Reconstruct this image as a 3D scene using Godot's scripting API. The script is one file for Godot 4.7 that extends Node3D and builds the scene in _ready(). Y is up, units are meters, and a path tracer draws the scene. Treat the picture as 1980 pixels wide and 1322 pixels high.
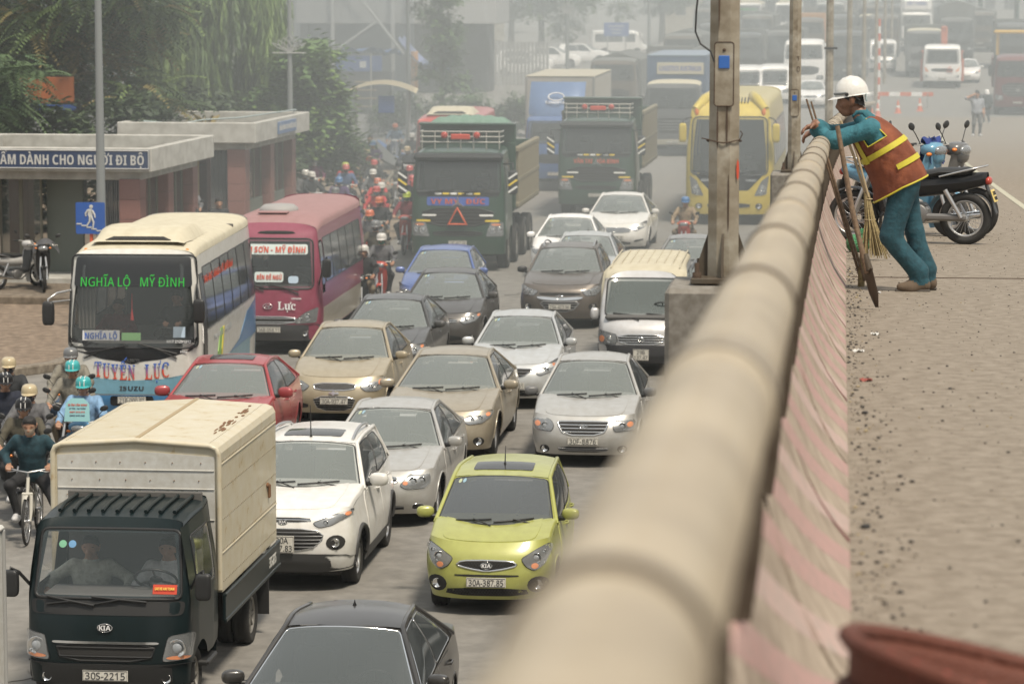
extends Node3D
func bend(d:float)->float:return 1.2e-4*pow(maxf(0.0,d - 18.0),2)
func gh(x:float,d:float)->float:
	return Geo.interp([[0,0],[130,0],[165,.3],[190,.8],[250,1.8],[400,3.0],[1600,3.2]],d)*smoothstep(-22.0,-12.0,x)
func ydeck(d:float)->float:
	var g:=gh(0,d)
	var y:=5.85 - .0367*d - g
	return .012+g+(y+sqrt(y*y+.02))*.5
func light_and_camera()->void:
	var cam:=Camera3D.new()
	cam.name="camera"
	cam.position=Vector3(0,7.5,0)
	cam.rotation_degrees=Vector3(-6.711,6.047,0)
	cam.rotation_order=EULER_ORDER_YXZ
	var at:=CameraAttributesPhysical.new()
	at.frustum_focal_length=108.93
	at.frustum_focus_distance=31.0
	at.frustum_near=0.3
	at.frustum_far=3000.0
	at.exposure_aperture=4.2
	cam.attributes=at
	add_child(cam)
	var we:=WorldEnvironment.new()
	we.name="surroundings"
	var e:=Environment.new()
	e.background_mode=Environment.BG_SKY
	var sm:=ProceduralSkyMaterial.new()
	sm.sky_top_color=srgb(.62,.65,.68)
	sm.sky_horizon_color=srgb(.66,.65,.62)
	sm.sky_curve=.3
	sm.ground_horizon_color=srgb(.5,.49,.46)
	sm.ground_bottom_color=srgb(.3,.29,.27)
	sm.use_debanding=false
	e.sky=Sky.new()
	e.sky.sky_material=sm
	e.background_energy_multiplier=SKY
	e.tonemap_mode=Environment.TONE_MAPPER_LINEAR
	e.tonemap_exposure=EXPO
	e.fog_enabled=true
	e.fog_density=FOG
	e.fog_light_color=srgb(.88,.945,.955)
	e.volumetric_fog_enabled=true
	e.volumetric_fog_density=0.0
	e.sdfgi_enabled=true
	e.ssao_enabled=true
	e.ssil_enabled=true
	we.environment=e
	add_child(we)
	var sun:=DirectionalLight3D.new()
	sun.name="sun"
	sun.light_energy=SUN
	sun.light_color=Color(1,.955,.885)
	sun.light_angular_distance=10.0
	sun.shadow_enabled=true
	sun.rotation_degrees=Vector3(-62,38,0)
	add_child(sun)
const SKY:=0.78
const EXPO:=1.42
const FOG:=0.0003
const DUST:=0.0085
const SUN:=1.0
func strip(mb:Mb,zs:Array,prof:Callable)->void:
	var rows:=[]
	for d in zs:
		rows.append(PackedVector3Array(prof.call(d)))
	mb.grid(rows,Vector3(0,-1000,-60))
func ground()->void:
	var as_m:=mat("dusty asphalt",Color(.235,.222,.20),.88,0,{"tex":noise_tex("asphalt",.02,Color(.80,.80,.80),Color(1.0,1.0,1.0),1024,7,5),"scale":.1,"world":true,"bump":noise_tex("grit",.12,Color.BLACK,Color.WHITE,512,3,9),"depth":.5})
	var g:=Mb.new()
	strip(g,[-30,20,80,130,140,150,160,170,180,190,205,220,235,250,280,320,400,800,1500],func(d:float)->Array:
		var r:=[]
		for x in [-900,-200,-60,-30,-22,-20,-18,-16,-14,-12,0,30,200,900]:
			r.append(Vector3(x,gh(x,d),-d))
		return r)
	struct("road",g,as_m)
	var rng:=RandomNumberGenerator.new()
	rng.seed=3
	var pale:=mat("faded road paint",Color(.30,.285,.25),.85,0,{"tex":noise_tex("worn paint",.03,Color(.6,.58,.55),Color(1.1,1.1,1.1),256,5,6),"scale":1.2,"world":true})
	for x in [-10.15,-7.6,-5.0,-2.3]:
		var d:=24.0
		while d<150:
			var b:=Mb.new()
			b.grid([PackedVector3Array([v3(x+bend(d),.004,-d),v3(x+.13+bend(d),.004,-d)]),PackedVector3Array([v3(x+bend(d+2),.004,-d - 2.4),v3(x+.13+bend(d+2),.004,-d - 2.4)])],v3(0,-100,0))
			struct("lane_marking",b,pale)
			d+=7.0
	for k in 60:
		var b:=Mb.new()
		var o:=PackedVector2Array()
		var r:=rng.randf_range(.04,.22)
		for i in 14:
			var q:=r*rng.randf_range(.6,1.2)
			o.push_back(Vector2(cos(TAU*i/14)*q,sin(TAU*i/14)*q*rng.randf_range(1.3,2.2)))
		var c:=v3(rng.randf_range(-12,-2),.0045+.00015*k,-rng.randf_range(24,95))
		var ps:=[]
		for q in Geo.soft(o,1):
			ps.append(c+v3(q.x,0,q.y))
		b.face(ps,Vector3.UP)
		struct("oil_stain",b,mat("stain %d" % (k % 3),[Color(.15,.142,.128),Color(.175,.165,.148),Color(.19,.18,.16)][k % 3],.8))
	var dm:=mat("dusty concrete deck",Color(.285,.247,.20),.9,0,{"tex":noise_tex("deck dirt",.03,Color(.74,.72,.69),Color(1.0,1.0,1.0),1024,7,15),"scale":.22,"world":true,"bump":noise_tex("grit",.12,Color.BLACK,Color.WHITE,512,3,9),"depth":.8})
	var dk:=Mb.new()
	var ds:=[]
	for i in 42:
		ds.append(-6.0+4.1*i)
	strip(dk,ds,func(d:float)->Array:
		var r:=[]
		for x in [-.36,.04,1,3,6,9.5]:
			r.append(Vector3(x+bend(d),ydeck(d),-d))
		return r)
	struct("flyover_road",dk,dm)
	var un:=Mb.new()
	strip(un,ds,func(d:float)->Array:
		var r:=[]
		for k in [[-.36,0],[-.45,-.05],[-.45,-.9],[.2,-1.3],[9.5,-1.3]]:
			r.append(Vector3(k[0]+bend(d),maxf(ydeck(d)+k[1],-.2),-d))
		return r)
	var sl:=part(self,"flyover_slab",un,mat("bare concrete",Color(.27,.255,.23),.9,0,{"tex":noise_tex("deck dirt",.004,Color.BLACK,Color.WHITE),"scale":.3}))
	sl.set_meta("kind","structure")
func dust()->void:
	for k in [[-14.6,14.0,56.0,106.0,9.0,DUST],[-300.0,300.0,106.0,700.0,9.0,DUST*.68],[-300.0,-14.6,70.0,106.0,9.0,DUST*.45]]:
		var f:=FogVolume.new()
		f.name=numbered("dust_haze")
		f.shape=RenderingServer.FOG_VOLUME_SHAPE_BOX
		f.size=Vector3(k[1] - k[0],k[4]+1.0,k[3] - k[2])
		f.position=Vector3((k[0]+k[1])/2,k[4]/2 - .5,-(k[2]+k[3])/2)
		var m:=FogMaterial.new()
		m.density=k[5]
		m.albedo=srgb(.87,.93,.94)
		f.material=m
		f.set_meta("kind","stuff")
		add_child(f)
func _ready()->void:
	light_and_camera()
	ground()
	railing()
	barrier()
	lamp_posts()
	roadside()
	stalls()
	jam()
	box_truck()
	small_buses()
	vans_and_coaches()
	big_trucks()
	far_traffic()
	worker()
	tools()
	deck_bikes()
	litter()
	crowd()
	dust()
class Mb:
	var v:=PackedVector3Array()
	var n:=PackedVector3Array()
	var c:=PackedColorArray()
	var uv:=PackedVector2Array()
	var ix:=PackedInt32Array()
	var col:=Color.WHITE
	var xf:=Transform3D()
	func p(a:Vector3,nn:Vector3,u:=Vector2.ZERO)->int:
		v.push_back(xf*a)
		n.push_back((xf.basis*nn).normalized())
		c.push_back(col)
		uv.push_back(u)
		return v.size() - 1
	func t(a:int,b:int,d:int)->void:
		var fn:=(v[b] - v[a]).cross(v[d] - v[a])
		if fn.dot(n[a]+n[b]+n[d])>0.0:
			ix.push_back(a); ix.push_back(d); ix.push_back(b)
		else:
			ix.push_back(a); ix.push_back(b); ix.push_back(d)
	func q(a:int,b:int,d:int,e:int)->void:
		t(a,b,d); t(a,d,e)
	func grid(rows:Array,ref:Vector3,skip:=[],closed:=false)->void:
		var R:=rows.size()
		var C:int=rows[0].size()
		var nn:=PackedVector3Array()
		nn.resize(R*C)
		var s:=0.0
		for i in R:
			var ra:PackedVector3Array=rows[maxi(i - 1,0)]
			var rb:PackedVector3Array=rows[mini(i+1,R - 1)]
			var r:PackedVector3Array=rows[i]
			for j in C:
				var j0:=(j - 1+C) % C if closed else maxi(j - 1,0)
				var j1:=(j+1) % C if closed else mini(j+1,C - 1)
				var k:=(r[j1] - r[j0]).cross(rb[j] - ra[j])
				if k.length_squared()<1e-14:
					k=Vector3.ZERO
				nn[i*C+j]=k.normalized()
				s+=nn[i*C+j].dot(r[j] - ref)
		var g:=1.0 if s>=0.0 else -1.0
		var b0:=v.size()
		for i in R:
			for j in C:
				var m:=nn[i*C+j]
				if m==Vector3.ZERO:
					m=nn[(i+1)*C+j] if i==0 else nn[(i - 1)*C+j]
					if m==Vector3.ZERO:
						m=(rows[i][j] - ref).normalized()*g
				p(rows[i][j],m*g,Vector2(float(j)/(C - 1),float(i)/(R - 1)))
		for i in R - 1:
			for j in (C if closed else C - 1):
				var out:=false
				for k in skip:
					if i>=k[0] and i<k[1] and j>=k[2] and j<k[3]:
						out=true
				if out:
					continue
				var j1:=(j+1) % C
				q(b0+i*C+j,b0+i*C+j1,b0+(i+1)*C+j1,b0+(i+1)*C+j)
	func face(pts:Array,nn:Vector3)->void:
		var id:=[]
		for a in pts:
			id.append(p(a,nn))
		for k in range(1,id.size() - 1):
			t(id[0],id[k],id[k+1])
	func fc(pts:Array,ref:Vector3)->void:
		var nn:Vector3=(pts[1] - pts[0]).cross(pts[2] - pts[0]).normalized()
		if nn.dot(pts[0] - ref)<0:
			nn=-nn
		face(pts,nn)
	func box(o:Vector3,size:Vector3,b:=0.0,bas:=Basis())->void:
		var old:=xf
		xf=xf*Transform3D(bas,o)
		var h:=size*0.5
		b=minf(b,minf(h.x,minf(h.y,h.z))*0.9)
		for ax in 3:
			var u:=(ax+1) % 3
			var w:=(ax+2) % 3
			for s in [-1.0,1.0]:
				var pts:=[]
				for k in [[-1,-1],[1,-1],[1,1],[-1,1]]:
					var a:=Vector3()
					a[ax]=h[ax]*s
					a[u]=(h[u] - b)*k[0]
					a[w]=(h[w] - b)*k[1]
					pts.append(a)
				var nn:=Vector3()
				nn[ax]=s
				face(pts,nn)
			if b>0.0:
				for s in [-1.0,1.0]:
					for s2 in [-1.0,1.0]:
						var nn:=Vector3()
						nn[u]=s
						nn[w]=s2
						var pts:=[]
						for k in [[-1,0],[1,0],[1,1],[-1,1]]:
							var a:=Vector3()
							a[ax]=(h[ax] - b)*k[0]
							a[u]=(h[u] - (0.0 if k[1]==0 else b))*s
							a[w]=(h[w] - (b if k[1]==0 else 0.0))*s2
							pts.append(a)
						face(pts,nn.normalized())
		if b>0.0:
			for x in [-1,1]:
				for y in [-1,1]:
					for z in [-1,1]:
						var d:=Vector3(x,y,z)
						face([Vector3(h.x*x,(h.y - b)*y,(h.z - b)*z),Vector3((h.x - b)*x,h.y*y,(h.z - b)*z),Vector3((h.x - b)*x,(h.y - b)*y,h.z*z)],d.normalized())
		xf=old
	func tube(path:Array,rad,sides:=6,closed:=false,caps:=true)->void:
		var N:=path.size()
		if N<2:
			return
		var rows:=[]
		var up:=Vector3.UP
		var d0:Vector3=(path[1] - path[0]).normalized()
		if absf(d0.dot(up))>0.9:
			up=Vector3.RIGHT
		var x:=d0.cross(up).normalized()
		var b0:=v.size()
		for i in N:
			var a:Vector3=path[(i - 1+N) % N] if closed else path[maxi(i - 1,0)]
			var b:Vector3=path[(i+1) % N] if closed else path[mini(i+1,N - 1)]
			var d:=(b - a).normalized()
			x=(x - d*x.dot(d)).normalized()
			var y:=d.cross(x)
			var r:float=rad if rad is float else rad[i]
			for j in sides:
				var an:=TAU*j/sides
				var nn:=x*cos(an)+y*sin(an)
				p(path[i]+nn*r,nn,Vector2(float(j)/sides,float(i)/N))
		for i in (N if closed else N - 1):
			for j in sides:
				var i1:=(i+1) % N
				var j1:=(j+1) % sides
				q(b0+i*sides+j,b0+i*sides+j1,b0+i1*sides+j1,b0+i1*sides+j)
		if caps and not closed:
			for e in [0,N - 1]:
				var nn:Vector3=(path[0] - path[1]).normalized() if e==0 else (path[N - 1] - path[N - 2]).normalized()
				var id:=[]
				for j in sides:
					id.append(p(v_local(b0+e*sides+j),nn))
				for k in range(1,sides - 1):
					t(id[0],id[k],id[k+1])
	func v_local(i:int)->Vector3:
		return xf.affine_inverse()*v[i]
	func lathe(prof:Array,o:=Vector3.ZERO,bas:=Basis(),segs:=16,ref=null)->void:
		var old:=xf
		xf=xf*Transform3D(bas,o)
		var rows:=[]
		var mid:=Vector3.ZERO
		for a in prof:
			mid.y+=a[1]/prof.size()
			var r:=PackedVector3Array()
			for j in segs:
				var an:=TAU*j/segs
				r.push_back(Vector3(cos(an)*a[0],a[1],sin(an)*a[0]))
			rows.append(r)
		grid(rows,mid if ref==null else ref,[],true)
		xf=old
	func ell(o:Vector3,rad:Vector3,e:=1.0,segs:=12,rings:=8,bas:=Basis())->void:
		var old:=xf
		xf=xf*Transform3D(bas,o)
		var rows:=[]
		for i in rings+1:
			var la:=PI*i/rings - PI/2
			var r:=PackedVector3Array()
			for j in segs:
				var lo:=TAU*j/segs
				var cx:=cos(la)*cos(lo)
				var cy:=sin(la)
				var cz:=cos(la)*sin(lo)
				r.push_back(Vector3(rad.x*signf(cx)*pow(absf(cx),e),rad.y*signf(cy)*pow(absf(cy),e),rad.z*signf(cz)*pow(absf(cz),e)))
			rows.append(r)
		grid(rows,Vector3.ZERO,[],true)
		xf=old
	func slab(out:PackedVector2Array,depth:float,bas:=Basis(),o:=Vector3.ZERO)->void:
		var old:=xf
		xf=xf*Transform3D(bas,o)
		var tr:=Geometry2D.triangulate_polygon(out)
		for s in [0.0,1.0]:
			var id:=[]
			for a in out:
				id.append(p(Vector3(a.x,a.y,depth*s),Vector3(0,0,1 if s>0.5 else -1)))
			for k in range(0,tr.size(),3):
				t(id[tr[k]],id[tr[k+1]],id[tr[k+2]])
		var N:=out.size()
		var ar:=0.0
		for i in N:
			ar+=out[i].cross(out[(i+1) % N])
		for i in N:
			var a:=out[i]
			var b:=out[(i+1) % N]
			var e:=(b - a).normalized()
			var nn:=Vector3(e.y,-e.x,0)*signf(ar)
			face([Vector3(a.x,a.y,0),Vector3(b.x,b.y,0),Vector3(b.x,b.y,depth),Vector3(a.x,a.y,depth)],nn)
		xf=old
	func mesh(base:ArrayMesh=null)->ArrayMesh:
		var a:=[]
		a.resize(Mesh.ARRAY_MAX)
		a[Mesh.ARRAY_VERTEX]=v
		a[Mesh.ARRAY_NORMAL]=n
		a[Mesh.ARRAY_COLOR]=c
		a[Mesh.ARRAY_TEX_UV]=uv
		a[Mesh.ARRAY_INDEX]=ix
		var m:=base if base else ArrayMesh.new()
		if v.size() and ix.size():
			m.add_surface_from_arrays(Mesh.PRIMITIVE_TRIANGLES,a)
		return m
var taken:={}
func numbered(s:String)->String:
	var k:int=taken.get(s,-1)+1
	taken[s]=k
	return s if k==0 else "%s_%03d" % [s,k]
func thing(called:String,label:String,category:String,at:=Vector3.ZERO,turn:=0.0,group:="")->Node3D:
	var o:=Node3D.new()
	o.name=numbered(called)
	add_child(o,true)
	o.position=at
	o.rotation.y=turn
	tag(o,label,category,group)
	return o
func tag(o:Node,label:String,category:String,group:="")->Node:
	o.set_meta("label",label)
	o.set_meta("category",category)
	if group:
		o.set_meta("group",group)
	return o
func part(par:Node,called:String,mesh_of,m:Material,at:=Transform3D())->MeshInstance3D:
	var o:=MeshInstance3D.new()
	o.name=called if par!=self else numbered(called)
	o.mesh=mesh_of.mesh() if mesh_of is Mb else mesh_of
	o.material_override=m
	o.transform=at
	par.add_child(o,true)
	return o
func struct(called:String,mb,m:Material)->MeshInstance3D:
	var o:=part(self,called,mb,m)
	o.set_meta("kind","structure")
	return o
func copy(src:Node3D,label:String,at:Vector3,turn:=0.0,group:="")->Node3D:
	var o:Node3D=src.duplicate()
	o.name=numbered(str(src.name).rstrip("0123456789").rstrip("_"))
	add_child(o,true)
	o.position=at
	o.rotation=Vector3(0,turn,0)
	o.set_meta("label",label)
	if group:
		o.set_meta("group",group)
	return o
var mats:={}
var tex:={}
func srgb(r:float,g:float,b:float)->Color:
	return Color(r,g,b).linear_to_srgb()
func noise_tex(key:String,freq:float,lo:Color,hi:Color,size:=512,oct:=5,sd:=1,mid=null,midat:=0.5)->NoiseTexture2D:
	if tex.has(key):
		return tex[key]
	var f:=FastNoiseLite.new()
	f.seed=sd
	f.noise_type=FastNoiseLite.TYPE_SIMPLEX_SMOOTH
	f.frequency=freq
	f.fractal_octaves=oct
	f.fractal_gain=0.6
	var t:=NoiseTexture2D.new()
	t.width=size
	t.height=size
	t.seamless=true
	t.noise=f
	var g:=Gradient.new()
	g.set_color(0,lo)
	g.set_color(1,hi)
	if mid!=null:
		g.add_point(midat,mid)
	t.color_ramp=g
	tex[key]=t
	return t
func mat(key:String,col:=Color(.5,.5,.5),rough:=0.6,metal:=0.0,o:={})->StandardMaterial3D:
	if mats.has(key):
		return mats[key]
	var m:=StandardMaterial3D.new()
	m.resource_name=key
	var a:=col.a
	m.albedo_color=Color(col.r,col.g,col.b).linear_to_srgb()
	m.albedo_color.a=a
	m.roughness=rough
	m.metallic=metal
	if o.has("coat"):
		m.clearcoat_enabled=true
		m.clearcoat=o.coat
		m.clearcoat_roughness=o.get("coat_rough",0.08)
	if a<1.0:
		m.transparency=BaseMaterial3D.TRANSPARENCY_ALPHA
	if o.has("tex"):
		m.albedo_texture=o.tex
		m.uv1_triplanar=true
		m.uv1_world_triplanar=o.get("world",false)
		m.uv1_scale=Vector3.ONE*o.get("scale",1.0)
	if o.has("bump"):
		m.heightmap_enabled=true
		m.heightmap_texture=o.bump
		m.heightmap_scale=o.get("depth",1.0)
	if o.has("spec"):
		m.metallic_specular=o.spec
	if o.has("vc"):
		m.vertex_color_use_as_albedo=true
	if o.has("emit"):
		m.emission_enabled=true
		m.emission=o.emit
		m.emission_energy_multiplier=o.get("power",1.0)
	if o.has("back"):
		m.backlight_enabled=true
		m.backlight=o.back
	if o.has("rim"):
		m.rim_enabled=true
		m.rim=o.rim
	mats[key]=m
	return m
func dusty()->Texture2D:
	return noise_tex("dusty",0.012,Color(.90,.885,.86),Color(1,1,1),512,5,3)
func paint(key:String,col:=Color.WHITE,metal:=0.12,rough:=0.4)->StandardMaterial3D:
	var dark:=col.get_luminance()<.03
	return mat("paint "+key,col,rough,metal,{"coat":0.22 if dark else 0.6,"coat_rough":0.14,"tex":dusty(),"scale":0.7,"spec":.3 if dark else .5})
class Geo:
	static func interp(pts:Array,x:float)->float:
		var N:=pts.size()
		if x<=pts[0][0]:
			return pts[0][1]
		if x>=pts[N - 1][0]:
			return pts[N - 1][1]
		var i:=0
		while i<N - 2 and x>pts[i+1][0]:
			i+=1
		var x0:float=pts[i][0]
		var x1:float=pts[i+1][0]
		var y0:float=pts[i][1]
		var y1:float=pts[i+1][1]
		var h:=x1 - x0
		var d:=(y1 - y0)/h
		var m0:=d
		var m1:=d
		if i>0:
			var dp:float=(y0 - pts[i - 1][1])/(x0 - pts[i - 1][0])
			m0=0.0 if dp*d<=0 else 2.0*dp*d/(dp+d)
		if i<N - 2:
			var dn:float=(pts[i+2][1] - y1)/(pts[i+2][0] - x1)
			m1=0.0 if dn*d<=0 else 2.0*dn*d/(dn+d)
		var t:=(x - x0)/h
		var t2:=t*t
		var t3:=t2*t
		return (2*t3 - 3*t2+1)*y0+(t3 - 2*t2+t)*h*m0+(-2*t3+3*t2)*y1+(t3 - t2)*h*m1
	static func se(q:float,n:float)->float:
		return pow(maxf(0.0,1.0 - pow(minf(absf(q),1.0),n)),1.0/n)
	static func span(a:float,b:float,n:int)->Array:
		var r:=[]
		for i in n+1:
			r.append(lerpf(a,b,float(i)/n))
		return r
	static func stops(a:float,b:float,n:int,extra:Array)->Array:
		var r:=span(a,b,n)
		for e in extra:
			for k in range(r.size() - 1,-1,-1):
				if k>0 and k<r.size() - 1 and absf(r[k] - e)<absf(b - a)/n*0.45:
					r.remove_at(k)
			if not e in r:
				r.append(e)
		r.sort()
		if b<a:
			r.reverse()
		return r
	static func rrect(cx:float,cy:float,w:float,h:float,r:float,k:=3)->PackedVector2Array:
		var o:=PackedVector2Array()
		r=minf(r,minf(w,h)*0.5)
		for a in 4:
			var sx:float=[1,-1,-1,1][a]
			var sy:float=[1,1,-1,-1][a]
			for i in k+1:
				var an:=PI/2*(a+float(i)/k)
				o.push_back(Vector2(cx+sx*(w/2 - r)+cos(an)*r,cy+sy*(h/2 - r)+sin(an)*r))
		return o
	static func oval(cx:float,cy:float,rx:float,ry:float,k:=16,n:=2.0)->PackedVector2Array:
		var o:=PackedVector2Array()
		for i in k:
			var an:=TAU*i/k
			o.push_back(Vector2(cx+rx*signf(cos(an))*pow(absf(cos(an)),2/n),cy+ry*signf(sin(an))*pow(absf(sin(an)),2/n)))
		return o
	static func mirror(o:PackedVector2Array)->PackedVector2Array:
		var r:=PackedVector2Array()
		for i in range(o.size() - 1,-1,-1):
			r.push_back(Vector2(-o[i].x,o[i].y))
		return r
	static func dense(o:PackedVector2Array,step:float)->PackedVector2Array:
		var r:=PackedVector2Array()
		for i in o.size():
			var a:=o[i]
			var b:=o[(i+1) % o.size()]
			var k:=maxi(1,int(ceil(a.distance_to(b)/step)))
			for j in k:
				r.push_back(a.lerp(b,float(j)/k))
		return r
	static func soft(o:PackedVector2Array,times:=2)->PackedVector2Array:
		for k in times:
			var r:=PackedVector2Array()
			for i in o.size():
				var a:=o[i]
				var b:=o[(i+1) % o.size()]
				r.push_back(a.lerp(b,0.22))
				r.push_back(a.lerp(b,0.78))
			o=r
		return o
	static func roundp(o:PackedVector2Array,r:float,k:=3)->PackedVector2Array:
		var res:=PackedVector2Array()
		var N:=o.size()
		for i in N:
			var b:=o[i]
			var a:=b+(o[(i - 1+N) % N] - b).normalized()*minf(r,b.distance_to(o[(i - 1+N) % N])*.45)
			var c:=b+(o[(i+1) % N] - b).normalized()*minf(r,b.distance_to(o[(i+1) % N])*.45)
			for j in k+1:
				var t:=float(j)/k
				res.push_back(a.lerp(b,t).lerp(b.lerp(c,t),t))
		return res
	static func patch(mb:Mb,out:PackedVector2Array,f:Callable,off:float,rings:=3,skirt:=true,ref:=Vector3(0,.6,-2))->void:
		var mid:=Vector2.ZERO
		for a in out:
			mid+=a/out.size()
		var N:=out.size()
		var nrm:=func(u:Vector2)->Vector3:
			var e:=0.012
			var k:Vector3=(f.call(u+Vector2(e,0)) - f.call(u - Vector2(e,0))).cross(f.call(u+Vector2(0,e)) - f.call(u - Vector2(0,e)))
			k=k.normalized()
			return -k if k.dot(f.call(mid) - ref)<0 else k
		var b0:=mb.v.size()
		for i in rings:
			for a in out:
				var u:=a.lerp(mid,float(i)/rings)
				var k:Vector3=nrm.call(u)
				mb.p(f.call(u)+k*off,k,u)
		var cn:Vector3=nrm.call(mid)
		var ci:=mb.p(f.call(mid)+cn*off,cn,mid)
		for i in rings:
			for j in N:
				var j1:=(j+1) % N
				if i==rings - 1:
					mb.t(b0+i*N+j,b0+i*N+j1,ci)
				else:
					mb.q(b0+i*N+j,b0+i*N+j1,b0+(i+1)*N+j1,b0+(i+1)*N+j)
		if skirt:
			for j in N:
				var j1:=(j+1) % N
				var a:Vector3=f.call(out[j])
				var b:Vector3=f.call(out[j1])
				var na:Vector3=nrm.call(out[j])
				var side:Vector3=(f.call(out[j]) - f.call(mid)).normalized()
				mb.face([a - na*0.004,b - na*0.004,b+na*off,a+na*off],side)
	static func rim(mb:Mb,out:PackedVector2Array,f:Callable,r:float,off:=0.0,sides:=5)->void:
		var path:=[]
		for a in out:
			path.append(f.call(a))
		mb.tube(path,r,sides,true)
func interp(pts:Array,x:float)->float:return Geo.interp(pts,x)
func rrect(cx:float,cy:float,w:float,h:float,r:float,k:=3)->PackedVector2Array:return Geo.rrect(cx,cy,w,h,r,k)
func oval(cx:float,cy:float,rx:float,ry:float,k:=16,n:=2.0)->PackedVector2Array:return Geo.oval(cx,cy,rx,ry,k,n)
func mirror(o:PackedVector2Array)->PackedVector2Array:return Geo.mirror(o)
func dense(o:PackedVector2Array,step:float)->PackedVector2Array:return Geo.dense(o,step)
func soft(o:PackedVector2Array,times:=2)->PackedVector2Array:return Geo.soft(o,times)
func roundp(o:PackedVector2Array,r:float)->PackedVector2Array:return Geo.roundp(o,r)
func patch(mb:Mb,out:PackedVector2Array,f:Callable,off:float,rings:=3,skirt:=true,ref:=Vector3(0,.6,-2))->void:Geo.patch(mb,out,f,off,rings,skirt,ref)
func rim(mb:Mb,out:PackedVector2Array,f:Callable,r:float)->void:Geo.rim(mb,out,f,r)
func pts2(a:Array)->PackedVector2Array:
	var r:=PackedVector2Array()
	for k in range(0,a.size(),2):
		r.push_back(Vector2(a[k],a[k+1]))
	return r
var fonts:={}
const MARKS:={"Ầ": "Â`","Ẩ": "Â?","Ừ": "U(`","Ứ": "U('","Ư": "U(","Ờ": "O(`","Ơ": "O(","Ộ": "Ô.","Ế": "Ê'","Ự": "U(.","Ỹ": "Y~","ự": "u(.","ế": "ê'","Ĩ": "I~"}
func text(par:Node,s:String,m:Material,at:Vector3,height:float,width:=0.0,turn:=Vector3.ZERO,face:="Droid Sans",bold:=true,called:="lettering")->MeshInstance3D:
	var key:=face+str(bold)
	if not fonts.has(key):
		var f:=SystemFont.new()
		f.font_names=PackedStringArray([face])
		f.font_weight=700 if bold else 400
		fonts[key]=f
	var plain:=""
	var marks:=[]
	for ch in s:
		if MARKS.has(ch):
			var k:String=MARKS[ch]
			marks.append([plain.length(),k.substr(1),ch==ch.to_lower()])
			plain+=k[0]
		else:
			plain+=ch
	var t:=TextMesh.new()
	t.font=fonts[key]
	t.text=plain
	t.font_size=32
	t.pixel_size=0.01
	t.curve_step=7.0
	t.depth=0.02
	var font:Font=fonts[key]
	var bb:=t.get_aabb()
	var all:float=font.get_string_size(plain,HORIZONTAL_ALIGNMENT_LEFT,-1,32).x*0.01
	var t2:=TextMesh.new()
	t2.font=t.font
	t2.text="H"
	t2.font_size=32
	t2.pixel_size=0.01
	var cap:float=t2.get_aabb().size.y
	var base:float=t2.get_aabb().position.y
	var found:=[]
	for k in marks:
		var x0:float=font.get_string_size(plain.substr(0,k[0]),HORIZONTAL_ALIGNMENT_LEFT,-1,32).x*0.01 - all/2
		var w:float=font.get_string_size(plain[k[0]],HORIZONTAL_ALIGNMENT_LEFT,-1,32).x*0.01
		var top:float=base+(cap if not k[2] else cap*0.78)
		var hat:bool=plain[k[0]] in "ÂÊÔê"
		for a in k[1]:
			var mb:=Mb.new()
			found.append(mb)
			var c:=Vector3(x0+w/2,top+0.045,0)
			if hat and a!=".":
				c+=Vector3(w*0.32,0.04,0)
			match a:
				"(":
					mb.tube([Vector3(x0+w*0.86,top - 0.01,0),Vector3(x0+w*1.0,top+0.0,0),Vector3(x0+w*1.02,top+0.05,0)],0.016,5)
				"`":
					mb.tube([c+Vector3(-.035,.03,0),c+Vector3(.03,-.015,0)],0.016,5)
				"'":
					mb.tube([c+Vector3(.035,.03,0),c+Vector3(-.03,-.015,0)],0.016,5)
				"?":
					mb.tube([c+Vector3(-.02,.04,0),c+Vector3(.02,.04,0),c+Vector3(.0,-.01,0)],0.014,5)
				"~":
					mb.tube([c+Vector3(-.06,-.01,0),c+Vector3(-.02,.02,0),c+Vector3(.02,0,0),c+Vector3(.06,.03,0)],0.016,5)
				".":
					mb.ell(Vector3(x0+w/2,base - 0.05,0),Vector3.ONE*0.024,1.0,6,4)
	var sy:=height/maxf(cap,0.01)
	var sx:=width/maxf(bb.size.x,0.01) if width>0 else sy
	var o:=MeshInstance3D.new()
	o.name=called
	o.mesh=t
	o.material_override=m
	var bas:=Basis.from_euler(turn)*Basis.from_scale(Vector3(sx,sy,0.25))
	var cen:=Vector3(bb.get_center().x,base+cap/2,0)
	o.transform=Transform3D(bas,at - bas*cen)
	par.add_child(o,true)
	for mb in found:
		part(par,"accent_mark",mb,m,o.transform)
	return o
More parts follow.
